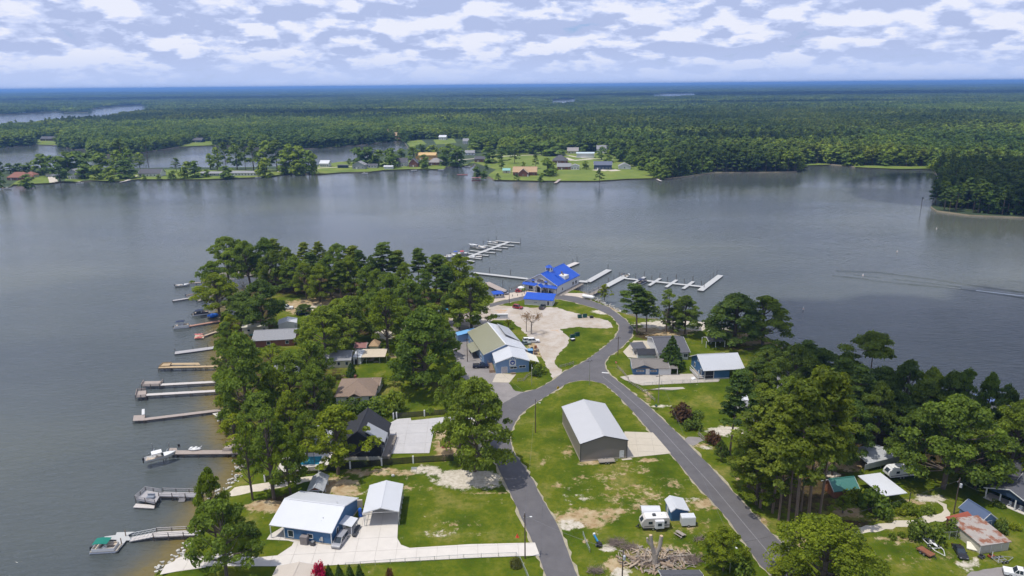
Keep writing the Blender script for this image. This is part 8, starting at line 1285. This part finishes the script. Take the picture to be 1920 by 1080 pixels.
# people on the T pier
def person(label, loc, rz, shirt, trousers, sit=False):
    me = bpy.data.meshes.new('person'); h = [(0, 0, .95), (0, 0, 1.2), (0, 0, 1.42), (0, 0, 1.55), (0, .02, 1.70), (.11, 0, .9), (.12, .04, .48), (.12, 0, .05), (.12, .16, .03), (-.11, 0, .9), (-.12, -.03, .48), (-.13, -.06, .05), (-.13, .1, .03), (.2, 0, 1.38), (.27, .03, 1.1), (.25, .14, .86), (-.2, 0, 1.38), (-.27, .03, 1.1), (-.25, .1, .86)]
    ed = [(0, 1), (1, 2), (2, 3), (3, 4), (0, 5), (5, 6), (6, 7), (7, 8), (0, 9), (9, 10), (10, 11), (11, 12), (2, 13), (13, 14), (14, 15), (2, 16), (16, 17), (17, 18)]; me.from_pydata(h, ed, []); rad = [.15, .14, .15, .06, .11, .1, .07, .05, .04, .1, .07, .05, .04, .06, .045, .04, .06, .045, .04]
    o = bpy.data.objects.new('person', me); COL.objects.link(o); md = o.modifiers.new('skin', 'SKIN'); sv = me.skin_vertices[0].data
    for i, r in enumerate(rad): sv[i].radius = (r, r)
    sv[0].use_root = True; o.modifiers.new('sub', 'SUBSURF').levels = 1; dg = bpy.context.evaluated_depsgraph_get(); m2 = bpy.data.meshes.new_from_object(o.evaluated_get(dg)); o.modifiers.clear(); o.data = m2; m2.materials.clear(); [m2.materials.append(q) for q in (shirt, trousers, M('skin_tone', (.42, .24, .16), .6))]
    for p in m2.polygons: z_ = p.center.z; p.material_index = 2 if z_ > 1.5 or (z_ < 1.15 and abs(p.center.x) > .21) else 0 if z_ > .92 else 1
    o.location = loc; o.rotation_euler = (0, 0, rz); return tag(o, label, 'person')
person('person in dark clothes standing at the corner of the T pier', G(1168.3, 517, .66), .4, M('cloth_black', (.02, .02, .025), .9), M('cloth_black', 0)); person('person in red shirt on the T pier, left of the one in dark clothes', G(1165.8, 518.5, .66), 1.4, M('cloth_red', (.3, .02, .03), .9), M('cloth_navy', (.02, .03, .06), .9)); person('person in navy shirt nearest the white boat on the T pier', G(1171.3, 517, .66), 2.4, M('cloth_navy', 0), M('cloth_grey', (.2, .2, .2), .9))
# ================================================================== log yard
lg = random.Random(21); logm = M('cut_log', (.27, .20, .14), .9, .25, 2.5); logm2 = M('pale_log', (.42, .33, .24), .9, .2, 2.5)
protos = []
for k in range(5):
    t = bpy.data.objects.new('log', None); mb = MB(); L_ = lg.uniform(1.0, 3.4); r_ = lg.uniform(.1, .26); mb.path([(-L_ / 2, 0, 0), (0, lg.uniform(-.1, .1), lg.uniform(0, .08)), (L_ / 2, 0, 0)], [r_, r_ * .95, r_ * .85], 7); o = bpy.data.objects.new('bark', mb.mesh('bark', [greyb, logm, logm2][k % 3], True)); o.parent = t; mb = MB(); mb.tube((-L_ / 2 - .01, 0, 0), (-L_ / 2 + .005, 0, 0), r_ * .93, n=7); mb.tube((L_ / 2 - .005, 0, 0), (L_ / 2 + .01, 0, 0), r_ * .8, n=7); o2 = bpy.data.objects.new('cut_end', mb.mesh('cut_end', M('fresh_cut', (.5, .37, .22), .9, .1, 2))); o2.parent = t; protos.append(t)
def putlog(x, y, z, rz, tilt, sc_):
    p = lg.choice(protos); c = p.copy(); COL.objects.link(c); c.name = 'log'; c.location = G(x, y) + Vector((0, 0, z)); c.rotation_euler = (0, tilt, rz); c.scale = (sc_, sc_, sc_)
    for ch in p.children: d = ch.copy(); d.parent = c; COL.objects.link(d)
    return tag(c, 'cut log lying in the heap around the pruned trunk', 'log', 'log heap in the corner yard')
for k in range(240):
    th = lg.uniform(0, 6.283); q = lg.random() ** .6; x = 1232 + 78 * q * math.cos(th) * (1.0 if math.cos(th) > 0 else .95); y = 1052 + 24 * q * math.sin(th) - (6 if x < 1200 else 0)
    putlog(x, y, lg.uniform(.1, .25) + (1 - q) * lg.uniform(0, .7), lg.uniform(0, 3.14), lg.uniform(-.2, .2), lg.uniform(.55, 1.05))
for x, y, rz, s_ in [(1272, 1046, .1, 2.2), (1240, 1027, 1.6, 1.6), (1183, 1048, 2.4, 1.7), (1190, 1060, .7, 1.6), (1250, 1062, 2.7, 1.8)]: putlog(x, y, .4, rz, 0, s_)
br = MB(); rb = random.Random(2)
for (x, y, rx, n) in [(1155, 1020, 17, 260), (1180, 1028, 14, 160), (1300, 1052, 20, 260), (1260, 1050, 18, 160), (1315, 1014, 12, 130), (1118, 1072, 15, 150), (1205, 1055, 26, 200)]:
    for k in range(n):
        c_ = G(x + rb.gauss(0, rx * .5), y + rb.gauss(0, rx * .22)); d = Vector((rb.uniform(-1, 1), rb.uniform(-1, 1), rb.uniform(-.1, .7))).normalized() * rb.uniform(.5, 1.4); c_.z += rb.uniform(.05, .7); br.tube(c_ - d * .5, c_ + d, rb.uniform(.02, .055), .012, 3)
tag(br.build('brush_pile', M('dead_twigs', (.20, .155, .13), .95, .3, 3)), 'heaps of dead cut branches around the log pile', None, kind='stuff')
B = G(1229, 1058); t = thing('pruned_tree', 'bare pruned tree trunk with two upright stubs in the log heap', 'tree', B); mb = MB(); mb.path([(0, 0, -.2), (-.1, 0, 1.6), (-.35, 0, 2.6)], [.75, .62, .5], 9); mb.build('trunk', greyb, t); mb = MB(); mb.path([(-.3, 0, 2.3), (-1.0, 0, 4.6), (-1.3, .1, 7.0)], [.45, .4, .36], 8); mb.path([(-.9, 0, 4.2), (-1.9, 0, 5.6), (-2.0, 0, 6.4)], [.3, .26, .24], 7); mb.build('limb', greyb, t); mb = MB(); mb.path([(-.1, 0, 1.8), (.7, 0, 4.4), (.95, .1, 6.8)], [.45, .42, .38], 8); mb.build('limb', greyb, t)
for a_ in ((-1.3, .1, 7.0, .35), (.95, .1, 6.8, .37)): MB().lathe(a_[:3], [(a_[3], -.02), (a_[3] * .8, .05)], 8).build('cut_face', M('fresh_cut', 0), t)
# bare brown tree and palm on the gravel lot
B = G(996, 626); H = ztop(B, 996, 578) - ZG; t = thing('bare_tree', 'half bare tree with dry brown leaves on the gravel lot', 'tree', B); mb = MB(); mb.path([(0, 0, -.2), (.1, 0, H * .28), (.1, 0, H * .5)], [.3, .24, .18], 8); rt_ = random.Random(5); tips = []
def branch(p, d, L_, r, n):
    q = p + d * L_; mb.tube(p, q, r, r * .6, 5)
    if n == 0: tips.append(q); return
    for k in range(3): dd = (d + Vector((rt_.uniform(-.8, .8), rt_.uniform(-.8, .8), rt_.uniform(-.2, .5)))).normalized(); branch(p + d * L_ * rt_.uniform(.6, 1), dd, L_ * rt_.uniform(.6, .82), r * .58, n - 1)
for k in range(6): th = k * 1.05; branch(Vector((.1, 0, H * rt_.uniform(.28, .5))), Vector((math.cos(th), math.sin(th), .75)).normalized(), H * .22, .12, 3)
mb.build('trunk', greyb, t, True); rn = np.random.default_rng(4); C = np.array([tuple(q) for q in tips]); C = np.repeat(C, 3, 0) + rn.normal(0, .4, (len(C) * 3, 3)); me = leaves('crown', brownm, C, rn.normal(0, 1, C.shape), rn.uniform(.2, .45, len(C)), rn); o = bpy.data.objects.new('crown', me); COL.objects.link(o); o.parent = t
B = G(953, 617); H = ztop(B, 953, 597) - ZG; t = thing('palm_tree', 'palm with shaggy crown behind the shop roof', 'palm', B); mb = MB(); mb.path([(0, 0, -.2), (.05, 0, H * .7)], [.26, .22], 8); mb.build('trunk', barkm, t); C, Nn, S = [], [], []
for k in range(46):
    th = k * 2.4; el = 1.3 - 2.0 * k / 46
    for j in range(9): r_ = .25 + j * .2; C.append((r_ * math.cos(th) * math.cos(el * .8), r_ * math.sin(th) * math.cos(el * .8), H * .72 + r_ * math.sin(el) - .09 * j * j * .25)); Nn.append((0, 0, 1)); S.append(.34)
o = bpy.data.objects.new('crown', leaves('crown', M('palm', 0) if 'palm' in MATS else leafmat('palm', (.10, .125, .03)), np.array(C), np.array(Nn, float), np.array(S), rn)); COL.objects.link(o); o.parent = t
# ornamental grass clump, tree stump rock
B = G(967, 1062); t = thing('grass_clump', 'tall ornamental grass clump at the corner of the chain link fence', 'grass clump', B); n = 900; th = rn.uniform(0, 6.28, n); r_ = rn.random(n) ** .5 * 1.3; C = np.stack([r_ * np.cos(th), r_ * np.sin(th), rn.uniform(.2, 1.9, n) * (1.3 - r_ * .55)], 1); o = bpy.data.objects.new('blades', leaves('blades', leafmat('reed', (.15, .16, .06)), C, np.stack([np.cos(th), np.sin(th), th * 0 + .1], 1), rn.uniform(.3, .6, n), rn, .3)); COL.objects.link(o); o.parent = t
for k, (x, y) in enumerate([(737, 893), (600, 938), (706, 921)]): mb = MB(G(x, y)); q = G(x, y); mb.blob((q.x, q.y, ZG + .25), (.55, .45, .4), 7, 4, .2); tag(mb.build('rock', MATS['pale_stone']), ('white rock on the grass right of the yard sign', 'brown stone beside the gazebo post', 'pale stone above the carport roof')[k], 'rock')
